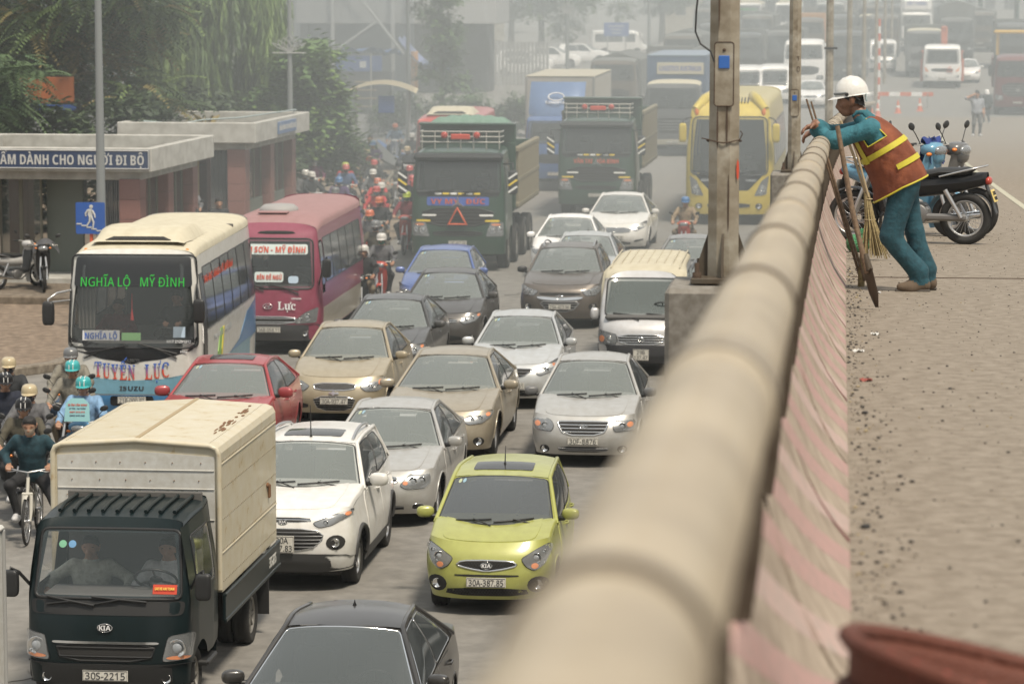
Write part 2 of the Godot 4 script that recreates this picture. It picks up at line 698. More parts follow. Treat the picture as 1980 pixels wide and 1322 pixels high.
class Shell:
	var w:=0.85
	var L:=4.2
	var y0:=0.2
	var fp:=[]
	var hp:=[]
	var bp:=[]
	var rp:=[[0.2,0.08],[0.5,0.0],[1.0,0.1]]
	var dk:=0.5
	var ek:=0.4
	var nf:=2.6
	var nh:=4.0
	var plan:=[[0,0.06],[1,0.0]]
	var tum:=[[0.2,0.05],[0.55,0.0],[0.95,0.06]]
	var arches:=[]
	var sill:=0.22
	var hood_end:=1.0
	var deck_from:=-1.0
	func xs(d:float,y:float)->float:
		var k:=Geo.interp(plan,d)+Geo.interp(plan,L - d)
		return w - k - Geo.interp(tum,y)
	func yh()->float:
		return fp[fp.size() - 1][0]
	func ytop(q:float)->float:
		var dh:float=fp[fp.size() - 1][1]
		var d:=dk - (dk - dh)*Geo.se(q,nf)
		return toph(q,d)
	func toph(q:float,d:float)->float:
		var b:=Geo.interp(bp,d)
		return b+(Geo.interp(hp,d) - b)*Geo.se(q,nh)
	func fas(u:Vector2)->Vector3:
		var x:=xs(dk,u.y)
		var d:=dk - (dk - Geo.interp(fp,u.y))*Geo.se(u.x/x,nf)
		return Vector3(u.x,u.y,-d)
	func sid(u:Vector2,s:float)->Vector3:
		return Vector3(xs(u.x,u.y)*s,u.y,-u.x)
	func fside(s:float)->Callable:
		return func(u:Vector2)->Vector3:return Vector3(xs(u.x,u.y)*s,u.y,-u.x)
	func top(q:float,t:float)->Vector3:
		var dh:float=fp[fp.size() - 1][1]
		var d0:=dk - (dk - dh)*Geo.se(q,nf)
		var d:=lerpf(d0,hood_end,t)
		var x:=q*lerpf(xs(dk,ytop(q)),xs(d,Geo.interp(bp,d)),smoothstep(0.0,0.6,t))
		return Vector3(x,toph(q,d),-d)
	func ftop()->Callable:
		return func(u:Vector2)->Vector3:return top(u.x,u.y)
	func qs(n:int,extra:=[])->Array:
		var r:=[]
		for i in n+1:
			r.append(sin((float(i)/n - 0.5)*PI))
		for e in extra:
			for k in range(r.size() - 2,0,-1):
				if absf(r[k] - e)<0.04:
					r.remove_at(k)
			r.append(e)
		r.sort()
		return r
	func cells(st:Array,a:float,b:float)->Array:
		var i0:=0
		var i1:=st.size() - 1
		for i in st.size():
			if st[i]<=a+1e-4:
				i0=i
		for i in range(st.size() - 1,-1,-1):
			if st[i]>=b - 1e-4:
				i1=i
		return [i0,i1]
	func front(mb:Mb,holes:=[],ny:=12,nq:=22)->void:
		var ex:=[]
		var ey:=[]
		for h in holes:
			ex+=[h[0]/xs(dk,(h[2]+h[3])/2),h[1]/xs(dk,(h[2]+h[3])/2)]
			ey+=[h[2],h[3]]
		var yy:Array=Geo.stops(y0,yh(),ny,ey)
		var qq:=qs(nq,ex)
		var rows:=[]
		for i in yy.size():
			var r:=PackedVector3Array()
			for q in qq:
				var y:float=yy[i] if i<yy.size() - 1 else ytop(q)
				r.push_back(fas(Vector2(q*xs(dk,y),y)))
			rows.append(r)
		var sk:=[]
		for k in holes.size():
			var a:=cells(yy,holes[k][2],holes[k][3])
			var b:=cells(qq,ex[k*2],ex[k*2+1])
			sk.append(a+b)
		mb.grid(rows,Vector3(0,0.7,-L*0.5),sk)
	func topside(mb:Mb,n:=10,nq:=22)->void:
		var rows:=[]
		for i in n+1:
			var r:=PackedVector3Array()
			for q in qs(nq):
				r.push_back(top(q,float(i)/n))
			rows.append(r)
		mb.grid(rows,Vector3(0,0.3,-L*0.5))
	func ybot(d:float)->float:
		var y:=sill
		for a in arches:
			var k:float=absf(d - a[0])
			if k<a[1]:
				y=maxf(y,a[2]+sqrt(a[1]*a[1] - k*k))
		return y
	func sides(mb:Mb,holes:=[],n:=26,ny:=7,dend:=-1.0)->void:
		var ed:=[]
		for a in arches:
			for k in [-1.0,-0.97,-0.86,-0.65,-0.35,0.0,0.35,0.65,0.86,0.97,1.0]:
				ed.append(a[0]+a[1]*k)
		var ey:=[]
		for h in holes:
			ed+=[h[0],h[1]]
			ey+=[h[2],h[3]]
		var e1:=(L - ek) if dend<0 else dend
		var dd:Array=Geo.stops(dk,e1,n,ed)
		var tt:Array=span01(ny)
		for s in [-1.0,1.0]:
			var rows:=[]
			for d in dd:
				var r:=PackedVector3Array()
				var b:=Geo.interp(bp,d)
				if holes.size():
					var yy:Array=Geo.stops(sill,Geo.interp(bp,L*.5),ny+4,ey)
					for y in yy:
						r.push_back(sid(Vector2(d,maxf(minf(y,b),ybot(d))),s))
				else:
					for t in tt:
						r.push_back(sid(Vector2(d,lerpf(ybot(d),b,t)),s))
				rows.append(r)
			var sk:=[]
			if holes.size():
				var yy:Array=Geo.stops(sill,Geo.interp(bp,L*.5),ny+4,ey)
				for h in holes:
					sk.append(cells(dd,h[0],h[1])+cells(yy,h[2],h[3]))
			mb.grid(rows,Vector3(0,0.7,-L*0.5),sk)
	func span01(n:int)->Array:
		var r:=[]
		for i in n+1:
			r.append(float(i)/n)
		return r
	func rear(mb:Mb,ytopc:float)->void:
		var rows:=[]
		var d0:=L - ek
		var b:=Geo.interp(bp,d0)
		for i in 9:
			var r:=PackedVector3Array()
			for q in qs(14):
				var yt:float=b+(ytopc - b)*Geo.se(q,4.0)
				var y:=lerpf(y0,yt,i/8.0)
				var d:=d0+(ek - Geo.interp(rp,y))*Geo.se(q,nf)
				r.push_back(Vector3(q*xs(d0,y),y,-d))
			rows.append(r)
		mb.grid(rows,Vector3(0,0.7,-L*0.5))
	func deck(mb:Mb,from:float)->void:
		var rows:=[]
		var d0:=L - ek
		for i in 7:
			var r:=PackedVector3Array()
			for q in qs(14):
				var b1:=Geo.interp(bp,d0)
				var h1:=Geo.interp(hp,L)
				var yt:float=b1+(h1 - b1)*Geo.se(q,4.0)
				var de:=d0+(ek - Geo.interp(rp,yt))*Geo.se(q,nf)
				var d:=lerpf(from,de,i/6.0)
				var y:=lerpf(toph(q,from),yt,i/6.0)
				r.push_back(Vector3(q*xs(minf(d,d0),y),y,-d))
			rows.append(r)
		mb.grid(rows,Vector3(0,0.3,-L*0.5))
var shared:={}
const XAX:=Basis(Vector3(0,1,0),Vector3(1,0,0),Vector3(0,0,-1))
const ZAX:=Basis(Vector3(1,0,0),Vector3(0,0,1),Vector3(0,-1,0))
func m_glass()->Material:return mat("glass",Color(.29,.32,.305,.48),.07)
func m_tint()->Material:return mat("tinted glass",Color(.07,.08,.085,.72),.07)
func m_black()->Material:return mat("black trim",Color(.018,.018,.018),.45)
func m_rubber()->Material:return mat("rubber",Color(.022,.021,.02),.8,0,{"tex":noise_tex("tyre dust",.03,Color(.7,.7,.7),Color(1.6,1.5,1.4),256),"scale":3.0})
func m_chrome()->Material:return mat("chrome",Color(.75,.75,.74),.16,1.0)
func m_alloy()->Material:return mat("alloy",Color(.5,.5,.5),.32,.8)
func m_lens()->Material:return mat("lamp lens",Color(.75,.78,.78,.12),.05)
func m_bowl()->Material:return mat("lamp bowl",Color(.20,.205,.21),.25,.7)
func m_amber()->Material:return mat("amber",Color(.75,.22,.04),.25)
func m_dark()->Material:return mat("underbody",Color(.02,.019,.018),.85)
func m_plate()->Material:return mat("plate white",Color(.62,.61,.56),.5,0,{"tex":dusty(),"scale":4.0})
func m_ink()->Material:return mat("plate ink",Color(.02,.02,.025),.5)
func m_seat()->Material:return mat("seat cloth",Color(.10,.095,.088),.8)
func m_dash()->Material:return mat("dashboard",Color(.09,.088,.085),.7)
func wheel(par:Node3D,at:Vector3,r:float,w:float,side:float,spokes:=5,rim_m:Material=null)->void:
	var key:="wheel %s %s %s" % [r,w,spokes]
	if not shared.has(key):
		var t:=Mb.new()
		var h:=w/2
		var rr:=r*0.66
		t.lathe([[rr,-h*.7],[r*.8,-h],[r*.93,-h*.96],[r,-h*.7],[r,-h*.3],[r*.985,-h*.28],[r*.985,-h*.22],[r,-h*.2],[r,h*.2],[r*.985,h*.22],[r*.985,h*.28],[r,h*.3],[r,h*.7],[r*.93,h*.96],[r*.8,h],[rr,h*.7]],Vector3.ZERO,XAX,28)
		var g:=Mb.new()
		g.lathe([[rr,h*.75],[rr*.93,h*.8],[rr*.86,h*.45],[rr*.84,-h*.6]],Vector3.ZERO,XAX,28,Vector3(h*3,0,0))
		g.lathe([[rr*.26,h*.55],[rr*.2,h*.68],[0.001,h*.7]],Vector3.ZERO,XAX,14,Vector3(-1,0,0))
		for k in spokes:
			var an:=TAU*k/spokes
			var b:=Basis(Vector3.RIGHT,an)
			g.box(b*Vector3(h*.58,rr*.55,0),Vector3(h*.22,rr*.78,rr*(1.2/spokes)),h*.07,b)
		var disc:=Mb.new()
		disc.lathe([[rr*.84,-h*.1],[rr*.3,-h*.05],[.001,-h*.04]],Vector3.ZERO,XAX,20,Vector3(-1,0,0))
		shared[key]=[t.mesh(),g.mesh(),disc.mesh()]
	var bas:=Basis() if side>0 else Basis(Vector3.UP,PI)
	var ty:=part(par,"wheel",shared[key][0],m_rubber(),Transform3D(bas,at))
	part(ty,"rim",shared[key][1],rim_m if rim_m else m_alloy())
	part(ty,"brake_disc",shared[key][2],m_dark())
func seat(par:Node3D,at:Vector3,m:Material,k:=1.0)->void:
	if not shared.has("seat"):
		var b:=Mb.new()
		b.box(Vector3(0,.26,0),Vector3(.5,.16,.5),.05)
		b.box(Vector3(0,.58,-.27),Vector3(.48,.62,.14),.06,Basis(Vector3.RIGHT,-.22))
		b.box(Vector3(0,.96,-.35),Vector3(.27,.19,.1),.04,Basis(Vector3.RIGHT,-.1))
		shared.seat=b.mesh()
	part(par,"seat",shared.seat,m,Transform3D(Basis.from_scale(Vector3.ONE*k),at))
func steering(par:Node3D,at:Vector3,r:=.18,tilt:=.45)->void:
	var b:=Mb.new()
	var bas:=Basis(Vector3.RIGHT,tilt)
	var path:=[]
	for i in 20:
		path.append(bas*Vector3(cos(TAU*i/20)*r,sin(TAU*i/20)*r,0))
	b.tube(path,.014,6,true)
	for an in [PI*.5,PI*1.17,PI*1.83]:
		b.tube([Vector3.ZERO,bas*Vector3(cos(an)*r,sin(an)*r,0)],.012,5)
	b.ell(Vector3.ZERO,Vector3(.07,.06,.03),1.0,10,6,bas)
	part(par,"steering_wheel",b,m_black(),Transform3D(Basis(),at))
func plate(par:Node3D,s:String,at:Vector3,turn:=Vector3.ZERO,two:=false,yellow:=false)->void:
	var b:=Mb.new()
	var w:=.30 if two else .47
	var h:=.21 if two else .115
	b.box(Vector3.ZERO,Vector3(w,h,.012),.004)
	var bas:=Basis.from_euler(turn)
	var m:Material=mat("plate yellow",Color(.68,.52,.16),.5) if yellow else m_plate()
	var o:=part(par,"number_plate",b,m,Transform3D(bas,at))
	var e:=Mb.new()
	e.tube([Vector3(-w/2+.008,-h/2+.008,.007),Vector3(w/2 - .008,-h/2+.008,.007),Vector3(w/2 - .008,h/2 - .008,.007),Vector3(-w/2+.008,h/2 - .008,.007)],.0035,4,true)
	part(o,"plate_border",e,m_ink())
	if two:
		var a:=s.split("/")
		text(o,a[0],m_ink(),Vector3(0,.048,.008),.07,0.0 if a[0].length()>2 else 0.0,Vector3.ZERO,"Droid Sans",false)
		text(o,a[1],m_ink(),Vector3(0,-.048,.008),.07,.25,Vector3.ZERO,"Droid Sans",false)
	else:
		text(o,s,m_ink(),Vector3(0,-.002,.008),.07,.41,Vector3.ZERO,"Droid Sans",false)
func badge(par:Node3D,kind:String,at:Vector3,sc:=1.0,tilt:=-.2)->void:
	var b:=Mb.new()
	var z:=Vector3(0,0,0)
	match kind:
		"oval word":
			b.lathe([[1.0,-.2],[1.0,.2],[.86,.24],[.84,.1]],z,Basis(Vector3(.062,0,0),Vector3(0,0,.02),Vector3(0,-.034,0)),24,Vector3(0,-.3,0))
		"three ovals":
			for k in [[0,0,.062,.042],[0,.008,.03,.032],[0,.02,.056,.016]]:
				var p:=[]
				for i in 20:
					p.append(Vector3(k[0]+cos(TAU*i/20)*k[2],k[1]+sin(TAU*i/20)*k[3],.006))
				b.tube(p,.006,5,true)
		"slanted letter":
			var p:=[]
			for i in 20:
				p.append(Vector3(cos(TAU*i/20)*.07,sin(TAU*i/20)*.038,.006))
			b.tube(p,.006,5,true)
			b.tube([Vector3(-.035,-.025,.008),Vector3(-.018,.028,.008)],.007,5)
			b.tube([Vector3(.018,-.028,.008),Vector3(.035,.025,.008)],.007,5)
			b.tube([Vector3(-.028,-.006,.008),Vector3(.028,.006,.008)],.006,5)
		"cross bar":
			b.slab(pts2([-.03,.032,.012,.032,.012,.014,.075,.014,.075,-.014,.012,-.014,.012,-.032,-.03,-.032,-.03,-.014,-.075,-.014,-.075,.014,-.03,.014]),.014)
		"fan":
			for a in [-.9,-.45,0.0,.45,.9]:
				b.tube([Vector3(0,-.03,.006),Vector3(sin(a)*.045,-.03+cos(a)*.06,.006),Vector3(sin(a)*.06,-.02+cos(a)*.065,.006)],.0065,5)
			var p:=[]
			for i in 11:
				p.append(Vector3(cos(PI+PI*i/10)*.075,.03+sin(PI+PI*i/10)*.062,.006))
			b.tube(p,.006,5)
		"ring bar":
			var p:=[]
			for i in 20:
				p.append(Vector3(cos(TAU*i/20)*.05,sin(TAU*i/20)*.05,.006))
			b.tube(p,.008,5,true)
			b.box(Vector3(0,0,.006),Vector3(.13,.022,.012),.003)
		"star":
			for k in 3:
				var an:=PI/2+TAU*k/3
				b.slab(pts2([cos(an)*.2,sin(an)*.2,cos(an+1.0)*.035,sin(an+1.0)*.035,0,0,cos(an - 1.0)*.035,sin(an - 1.0)*.035]),.02)
		_:
			b.ell(z,Vector3(.06,.03,.01))
	var o:=part(par,"badge",b,m_chrome(),Transform3D(Basis(Vector3.RIGHT,tilt).scaled(Vector3.ONE*sc),at))
	if kind=="oval word":
		var f:=Mb.new()
		f.lathe([[.85,.1],[.5,.12],[.001,.12]],z,Basis(Vector3(.062,0,0),Vector3(0,0,.02),Vector3(0,-.034,0)),24,Vector3(0,-.3,0))
		part(o,"badge_field",f,m_black())
		text(o,"KIA",mat("badge letters",Color(.7,.7,.7),.4),Vector3(0,0,.0075),.036,.088)
func wing_mirror(par:Node3D,at:Vector3,s:float,m:Material,sz:=Vector3(.12,.075,.06),lower:Material=null)->void:
	var b:=Mb.new()
	b.ell(Vector3(s*sz.x,0,0),sz,.72,14,8,Basis(Vector3.UP,-s*.25))
	var o:=part(par,"wing_mirror",b,m,Transform3D(Basis(),at))
	var f:=Mb.new()
	f.tube([Vector3(-s*.04,-.06,-.02),Vector3(s*.03,-.055,0),Vector3(s*sz.x*.6,-.03,0)],[.035,.03,.025],6)
	part(o,"mirror_arm",f,lower if lower else m_black())
	var g:=Mb.new()
	g.ell(Vector3(s*sz.x,0,-sz.z*.6),Vector3(sz.x*.85,sz.y*.8,sz.z*.45),.7,12,6,Basis(Vector3.UP,-s*.25))
	part(o,"mirror_glass",g,m_chrome())
func headlamp(par:Node3D,out:PackedVector2Array,f:Callable,s:float,rounds:Array,amber:Array,rimm:Material=null)->void:
	out=dense(Geo.roundp(out,.035,2),.05)
	if s<0:
		out=mirror(out)
	var b:=Mb.new()
	patch(b,out,f,.003,4)
	var o:=part(par,"headlight",b,m_bowl())
	for r in rounds:
		var p:Vector3=f.call(Vector2(r[0]*s,r[1]))
		var k:=Mb.new()
		k.lathe([[r[2],.012],[r[2]*.9,.02],[r[2]*.82,.004],[r[2]*.4,-.006],[.001,-.01]],p+Vector3(0,0,.004),ZAX*Basis(Vector3.RIGHT,.12),16,p+Vector3(0,0,-1))
		part(o,"reflector",k,m_chrome())
		var l:=Mb.new()
		l.ell(p+Vector3(0,0,.012),Vector3(r[2]*.55,r[2]*.55,.02),1.0,12,6)
		part(o,"bulb",l,mat("lamp glass",Color(.30,.32,.34),.05))
	for a in amber:
		var k:=Mb.new()
		patch(k,oval(a[0]*s,a[1],a[2],a[3],12),f,.012,2)
		part(o,"turn_lamp",k,m_amber())
	var l:=Mb.new()
	patch(l,out,f,.024,4,true)
	part(o,"lens",l,m_lens())
	var e:=Mb.new()
	rim(e,out,f,.006)
	part(o,"lamp_seal",e,rimm if rimm else m_black())
func grille(par:Node3D,out:PackedVector2Array,f:Callable,bars:int,barm:Material,edge:Material,style:="bars",called:="grille",er:=.012)->void:
	out=dense(soft(out,1),.06)
	var b:=Mb.new()
	patch(b,out,f,.004,3)
	var o:=part(par,called,b,m_dark())
	var lo:=Vector2(1e9,1e9)
	var hi:=-lo
	for a in out:
		lo=lo.min(a)
		hi=hi.max(a)
	var cut:=func(y:float)->Array:
		var xs:=[]
		for i in out.size():
			var a:=out[i]
			var c:=out[(i+1) % out.size()]
			if (a.y - y)*(c.y - y)<0:
				xs.append(lerpf(a.x,c.x,(y - a.y)/(c.y - a.y)))
		xs.sort()
		return xs
	for i in bars:
		var y:=lerpf(lo.y,hi.y,(i+1.0)/(bars+1))
		var xs:Array=cut.call(y)
		if xs.size()<2:
			continue
		var p:=[]
		for k in 9:
			p.append(f.call(Vector2(lerpf(xs[0],xs[-1],k/8.0),y))+Vector3(0,0,.006))
		var g:=Mb.new()
		g.tube(p,.011 if style=="bars" else .004,5)
		part(o,"bar",g,barm)
	if style=="mesh":
		var g:=Mb.new()
		var nx:=int((hi.x - lo.x)/.035)
		for i in nx:
			var x:=lerpf(lo.x,hi.x,(i+.5)/nx)
			for d in [-1,1]:
				var p:=[]
				for k in 5:
					var u:=Vector2(x+d*(k/4.0 - .5)*(hi.y - lo.y)*.6,lerpf(lo.y+.01,hi.y - .01,k/4.0))
					if Geometry2D.is_point_in_polygon(u,out):
						p.append(f.call(u)+Vector3(0,0,.006))
				g.tube(p,.0035,4)
		var mm:=part(o,"grille_mesh",g,m_black())
		mm.set_meta("kind","stuff")
	if edge:
		var e:=Mb.new()
		rim(e,out,f,er)
		part(o,"grille_frame",e,edge)
func foglamp(par:Node3D,x:float,y:float,f:Callable,r:=.045,pod:=.085)->void:
	for s in [-1.0,1.0]:
		var b:=Mb.new()
		patch(b,oval(x*s,y,pod*1.1,pod*.9,14),f,.004,2)
		var o:=part(par,"fog_lamp",b,m_dark())
		var p:Vector3=f.call(Vector2(x*s,y))
		var k:=Mb.new()
		k.lathe([[r*1.15,-.004],[r*1.12,.022],[r*.98,.026],[r*.9,.012],[.001,.004]],p,ZAX,14,p+Vector3(0,0,-1))
		part(o,"fog_reflector",k,m_chrome())
func car(P:Dictionary,label:String,at:Vector3,turn:=0.0)->Node3D:
	var t:=thing(P.get("called","car"),label,P.get("category","car"),at,turn,"cars in the traffic jam")
	var S:=Shell.new()
	S.w=P.w/2.0
	S.L=P.L
	S.fp=P.fp
	S.hp=P.hp
	S.bp=P.bp
	S.dk=P.get("dk",.5)
	S.ek=P.get("ek",.35)
	S.y0=P.get("y0",.2)
	S.nf=P.get("nf",2.6)
	S.plan=P.get("plan",[[0,.10],[.5,.035],[1.1,0.0]])
	S.tum=P.get("tum",[[.2,.06],[.45,.01],[.62,0.0],[.95,.05],[1.1,.075]])
	S.sill=P.get("sill",.24)
	S.rp=P.get("rp",[[.2,.1],[.5,0.0],[.8,.05],[1.1,.12]])
	var r:float=P.get("r",.31)
	var ax:Array=P.get("ax",[.85,P.L - 1.0])
	for d in ax:
		S.arches.append([d,r+.055,r])
	var C: Dictionary=P.cab
	S.hood_end=C.dwa+.12
	var m:Material=P.paint
	var low:Material=P.get("lower",null)
	var b:=Mb.new()
	S.front(b)
	S.sides(b)
	S.rear(b,Geo.interp(P.hp,P.L))
	S.topside(b)
	S.deck(b,C.drb - .15)
	var body:=part(t,"body",b,m)
	var un:=Mb.new()
	un.box(Vector3(0,.36,-P.L/2),Vector3(P.w - .34,.34,P.L - .5),.05)
	un.box(Vector3(0,.3,-P.L/2),Vector3(P.w - .18,.16,P.L - 2.6),.05)
	for d in ax:
		un.box(Vector3(0,r+.1,-d),Vector3(P.w - .14,.05,r*2),.01)
	part(t,"underbody",un,m_dark())
	var ho:=Mb.new()
	var hk:float=P.get("hoodq",.8)
	var hout:=dense(roundp(pts2([-hk*.95,.03,0,.015,hk*.95,.03,hk,.45,hk*.96,.93,-hk*.96,.93,-hk,.45]),.12),.12)
	patch(ho,hout,S.ftop(),.007,6,true,Vector3(0,-.5,-1.5))
	part(t,"bonnet",ho,m)
	for x in [-.28,.28]:
		var nz:=Mb.new()
		nz.ell(S.top(x/S.w,.86)+Vector3(0,.012,0),Vector3(.014,.008,.018),1.0,8,5)
		part(t,"washer_nozzle",nz,m_black())
	var yr:=func(d:float)->float:return Geo.interp(C.yr,d)
	var rw:=func(d:float)->float:return C.rw - .05*pow(maxf(0.0,(d - C.drf)/(C.drr - C.drf)),2)
	var crown:float=C.get("crown",.055)
	var wind:=func(u:Vector2)->Vector3:
		var ex:float=S.xs(C.dwa,Geo.interp(P.bp,C.dwa)) - .008
		var a:=Vector3(u.x*ex,Geo.interp(P.bp,C.dwa)+(Geo.interp(P.hp,C.dwc) - Geo.interp(P.bp,C.dwa))*Geo.se(u.x,3.0),-(C.dwc+(C.dwa - C.dwc)*pow(absf(u.x),2.2)))
		var e:=Vector3(u.x*C.rw,yr.call(C.drf)+crown*(1 - pow(absf(u.x),2.5)),-(C.drf+.09*u.x*u.x))
		return a.lerp(e,u.y)+Vector3(0,.03,.025)*sin(PI*u.y)*(1 - u.x*u.x)
	var sidep:=func(u:Vector2,s:float)->Vector3:
		var d0:float=lerpf(C.dwa,C.drb,u.x)
		var d1:float=lerpf(C.drf+.09,C.drr,u.x)
		var a:=Vector3(S.xs(d0,Geo.interp(P.bp,d0)) - .008,Geo.interp(P.bp,d0),-d0)
		var e:=Vector3(rw.call(d1),yr.call(d1),-d1)
		var k:=a.lerp(e,u.y)+Vector3(.035,0,0)*sin(PI*u.y)*minf(1.0,6.0*u.x*(1 - u.x))
		return Vector3(k.x*s,k.y,k.z)
	var roof:=func(u:Vector2)->Vector3:
		var d:float=lerpf(C.drf+.09*u.x*u.x,C.drr,u.y)
		return Vector3(u.x*rw.call(d),yr.call(d)+crown*(1 - pow(absf(u.x),2.5)),-d)
	var back:=func(u:Vector2)->Vector3:
		var e:=Vector3(u.x*rw.call(C.drr),yr.call(C.drr)+crown*(1 - pow(absf(u.x),2.5)),-C.drr)
		var bb:float=Geo.interp(P.bp,C.drb)
		var a:=Vector3(u.x*(S.xs(C.drb,bb) - .008),bb+(Geo.interp(P.hp,C.drb) - bb)*Geo.se(u.x,4.0),-C.drb - .12*(1 - u.x*u.x))
		return a.lerp(e,u.y)+Vector3(0,.02,-.03)*sin(PI*u.y)*(1 - u.x*u.x)
	var cab:=Mb.new()
	var ws:=.91
	var put:=func(f:Callable,us:Array,vs:Array,skip:Array)->void:
		var rows:=[]
		for y in vs:
			var rr:=PackedVector3Array()
			for x in us:
				rr.push_back(f.call(Vector2(x,y)))
			rows.append(rr)
		cab.grid(rows,Vector3(0,.8,-P.L*.55),skip)
	put.call(wind,[-1,-.96,-ws,-.6,-.3,0,.3,.6,ws,.96,1],[0,.05,.3,.6,.93,1.0],[[1,4,2,8]])
	put.call(back,[-1,-.9,-.5,0,.5,.9,1],[0,.1,.5,.9,1.0],[[1,3,1,5]])
	put.call(roof,[-1,-.97,-.9,-.7,-.4,0,.4,.7,.9,.97,1],[0,.03,.1,.3,.5,.7,.9,1.0],[])
	var bpil:float=C.get("b",.44)
	var cp:float=C.get("c",.86)
	for s in [-1.0,1.0]:
		put.call(sidep.bind(s),[0,.07,bpil - .022,bpil+.022,cp,1.0],[0,.06,.5,.88,1.0],[[1,3,1,2],[1,3,3,4]])
		var pa:=[]
		for k in 6:
			pa.append(sidep.call(Vector2(0,k/5.0),s))
		for k in 8:
			pa.append(sidep.call(Vector2((k+1)/8.0,1.0),s))
		for k in 4:
			pa.append(sidep.call(Vector2(1.0,1.0 - (k+1)/4.0),s))
		cab.tube(pa,.028,8)
	part(t,"cabin",cab,m)
	var g:Material=P.get("glass",m_glass())
	var wo:=dense(roundp(pts2([-ws - .035,.025,0,.015,ws+.035,.025,ws+.035,.96,0,.97,-ws - .035,.96]),.06),.16)
	var gl:=Mb.new()
	patch(gl,wo,wind,.005,5,false,Vector3(0,.8,-P.L*.55))
	var wn:=part(t,"windscreen",gl,g)
	var se:=Mb.new()
	rim(se,wo,wind,.012)
	part(wn,"windscreen_seal",se,P.get("seal",m_black()))
	for k in (2 if label.length() % 3>0 else 0):
		var st:=Mb.new()
		patch(st,oval(-.8+k*.09,.88,.034,.05,12),wind,.008,1,false,Vector3(0,.8,-P.L*.55))
		part(wn,"sticker",st,mat("sticker %d" % k,[Color(.42,.46,.30),Color(.26,.40,.48)][k],.5))
	for s in [-1.0,1.0]:
		for wq in [[.05,bpil - .01],[bpil+.01,cp+.01]]:
			var o:=dense(roundp(pts2([wq[0],.03,wq[1],.03,wq[1],.91,wq[0],.91]),.05),.12)
			var gs:=Mb.new()
			patch(gs,o,sidep.bind(s),.004,3,false,Vector3(0,.8,-P.L*.55))
			var w2:=part(t,"side_window",gs,P.get("sideglass",m_tint()))
			var e2:=Mb.new()
			rim(e2,o,sidep.bind(s),.009)
			part(w2,"window_trim",e2,P.get("trim",m_black()))
	var gb:=Mb.new()
	patch(gb,dense(pts2([-.92,.08,.92,.08,.92,.92,-.92,.92]),.2),back,.004,3,false,Vector3(0,.8,-P.L*.55))
	part(t,"rear_window",gb,m_tint())
	for s in [-1.0,1.0]:
		var dB:float=lerpf(C.dwa,C.drb,bpil)
		var d0:float=maxf(C.dwa - .12,ax[0]+r+.08)
		var d1:float=minf(C.drb - .05,ax[1] - r*.2)
		for k in 2:
			var a:float=[d0,dB+.012][k]
			var e:float=[dB - .012,d1][k]
			var top0:float=Geo.interp(P.bp,(a+e)/2) - .03
			var o:=dense(roundp(pts2([a,.3,e if k==0 else e - .25,.3,e,.62,e,top0,a,top0]),.08),.14)
			var db:=Mb.new()
			patch(db,o,S.fside(s),.006,4,true,Vector3(0,.6,-P.L*.5))
			var dr:=part(t,"door",db,m)
			var hd:=Mb.new()
			var hp0:Vector3=S.sid(Vector2(e - .18,top0 - .1),s)
			hd.tube([hp0+Vector3(0,0,.09),hp0+Vector3(s*.035,0,.07),hp0+Vector3(s*.035,0,-.07),hp0+Vector3(0,0,-.09)],.013,6)
			part(dr,"handle",hd,P.get("handle",m))
		for d in ax:
			var ar:=Mb.new()
			var pth:=[]
			for k in 13:
				var an:=PI*k/12
				var dd:float=d+cos(an)*(r+.058)
				var yy:float=r+sin(an)*(r+.058)
				pth.append(S.sid(Vector2(clampf(dd,S.dk,P.L - S.ek),yy),s))
			ar.tube(pth,P.get("lip",.012),6)
			part(t,"wheel_arch",ar,low if low else m)
			wheel(t,Vector3(s*(S.xs(d,r) - P.get("tw",.2)/2 - .015),r,-d),r,P.get("tw",.2),s,P.get("spokes",5))
		if low:
			var cl:=Mb.new()
			patch(cl,dense(pts2([ax[0]+r+.05,.22,ax[1] - r - .05,.22,ax[1] - r - .05,.37,ax[0]+r+.05,.37]),.2),S.fside(s),.012,2,true,Vector3(0,.6,-P.L*.5))
			part(t,"sill_cladding",cl,low)
		wing_mirror(t,sidep.call(Vector2(.06,.12),s)+Vector3(s*.05,.03,0),s,P.get("mirror",m),P.get("msize",Vector3(.11,.07,.06)))
	var da:=Mb.new()
	da.box(Vector3(0,Geo.interp(P.hp,C.dwc) - .1,-C.dwa - .16),Vector3(P.w - .36,.12,.62),.05)
	da.box(Vector3(0,.7,-C.dwa - .3),Vector3(P.w - .36,.3,.2),.05)
	da.box(Vector3(0,.45,-C.dwa - 1.2),Vector3(P.w - .3,.1,2.4),.02)
	part(t,"dashboard",da,m_dash())
	var sd:float=C.dwa+.95
	for x in [-.36,.36]:
		seat(t,Vector3(x,.34+C.get("sy",0.0),-sd),P.get("seatm",m_seat()),.86)
		seat(t,Vector3(x,.36+C.get("sy",0.0),-sd - .8),P.get("seatm",m_seat()),.84)
	steering(t,Vector3(.36,Geo.interp(P.hp,C.dwc) - .04,-C.dwa - .42))
	var mr:=Mb.new()
	mr.box(wind.call(Vector2(0,.86))+Vector3(0,-.03,-.06),Vector3(.22,.06,.02),.01)
	part(t,"rear_view_mirror",mr,m_black())
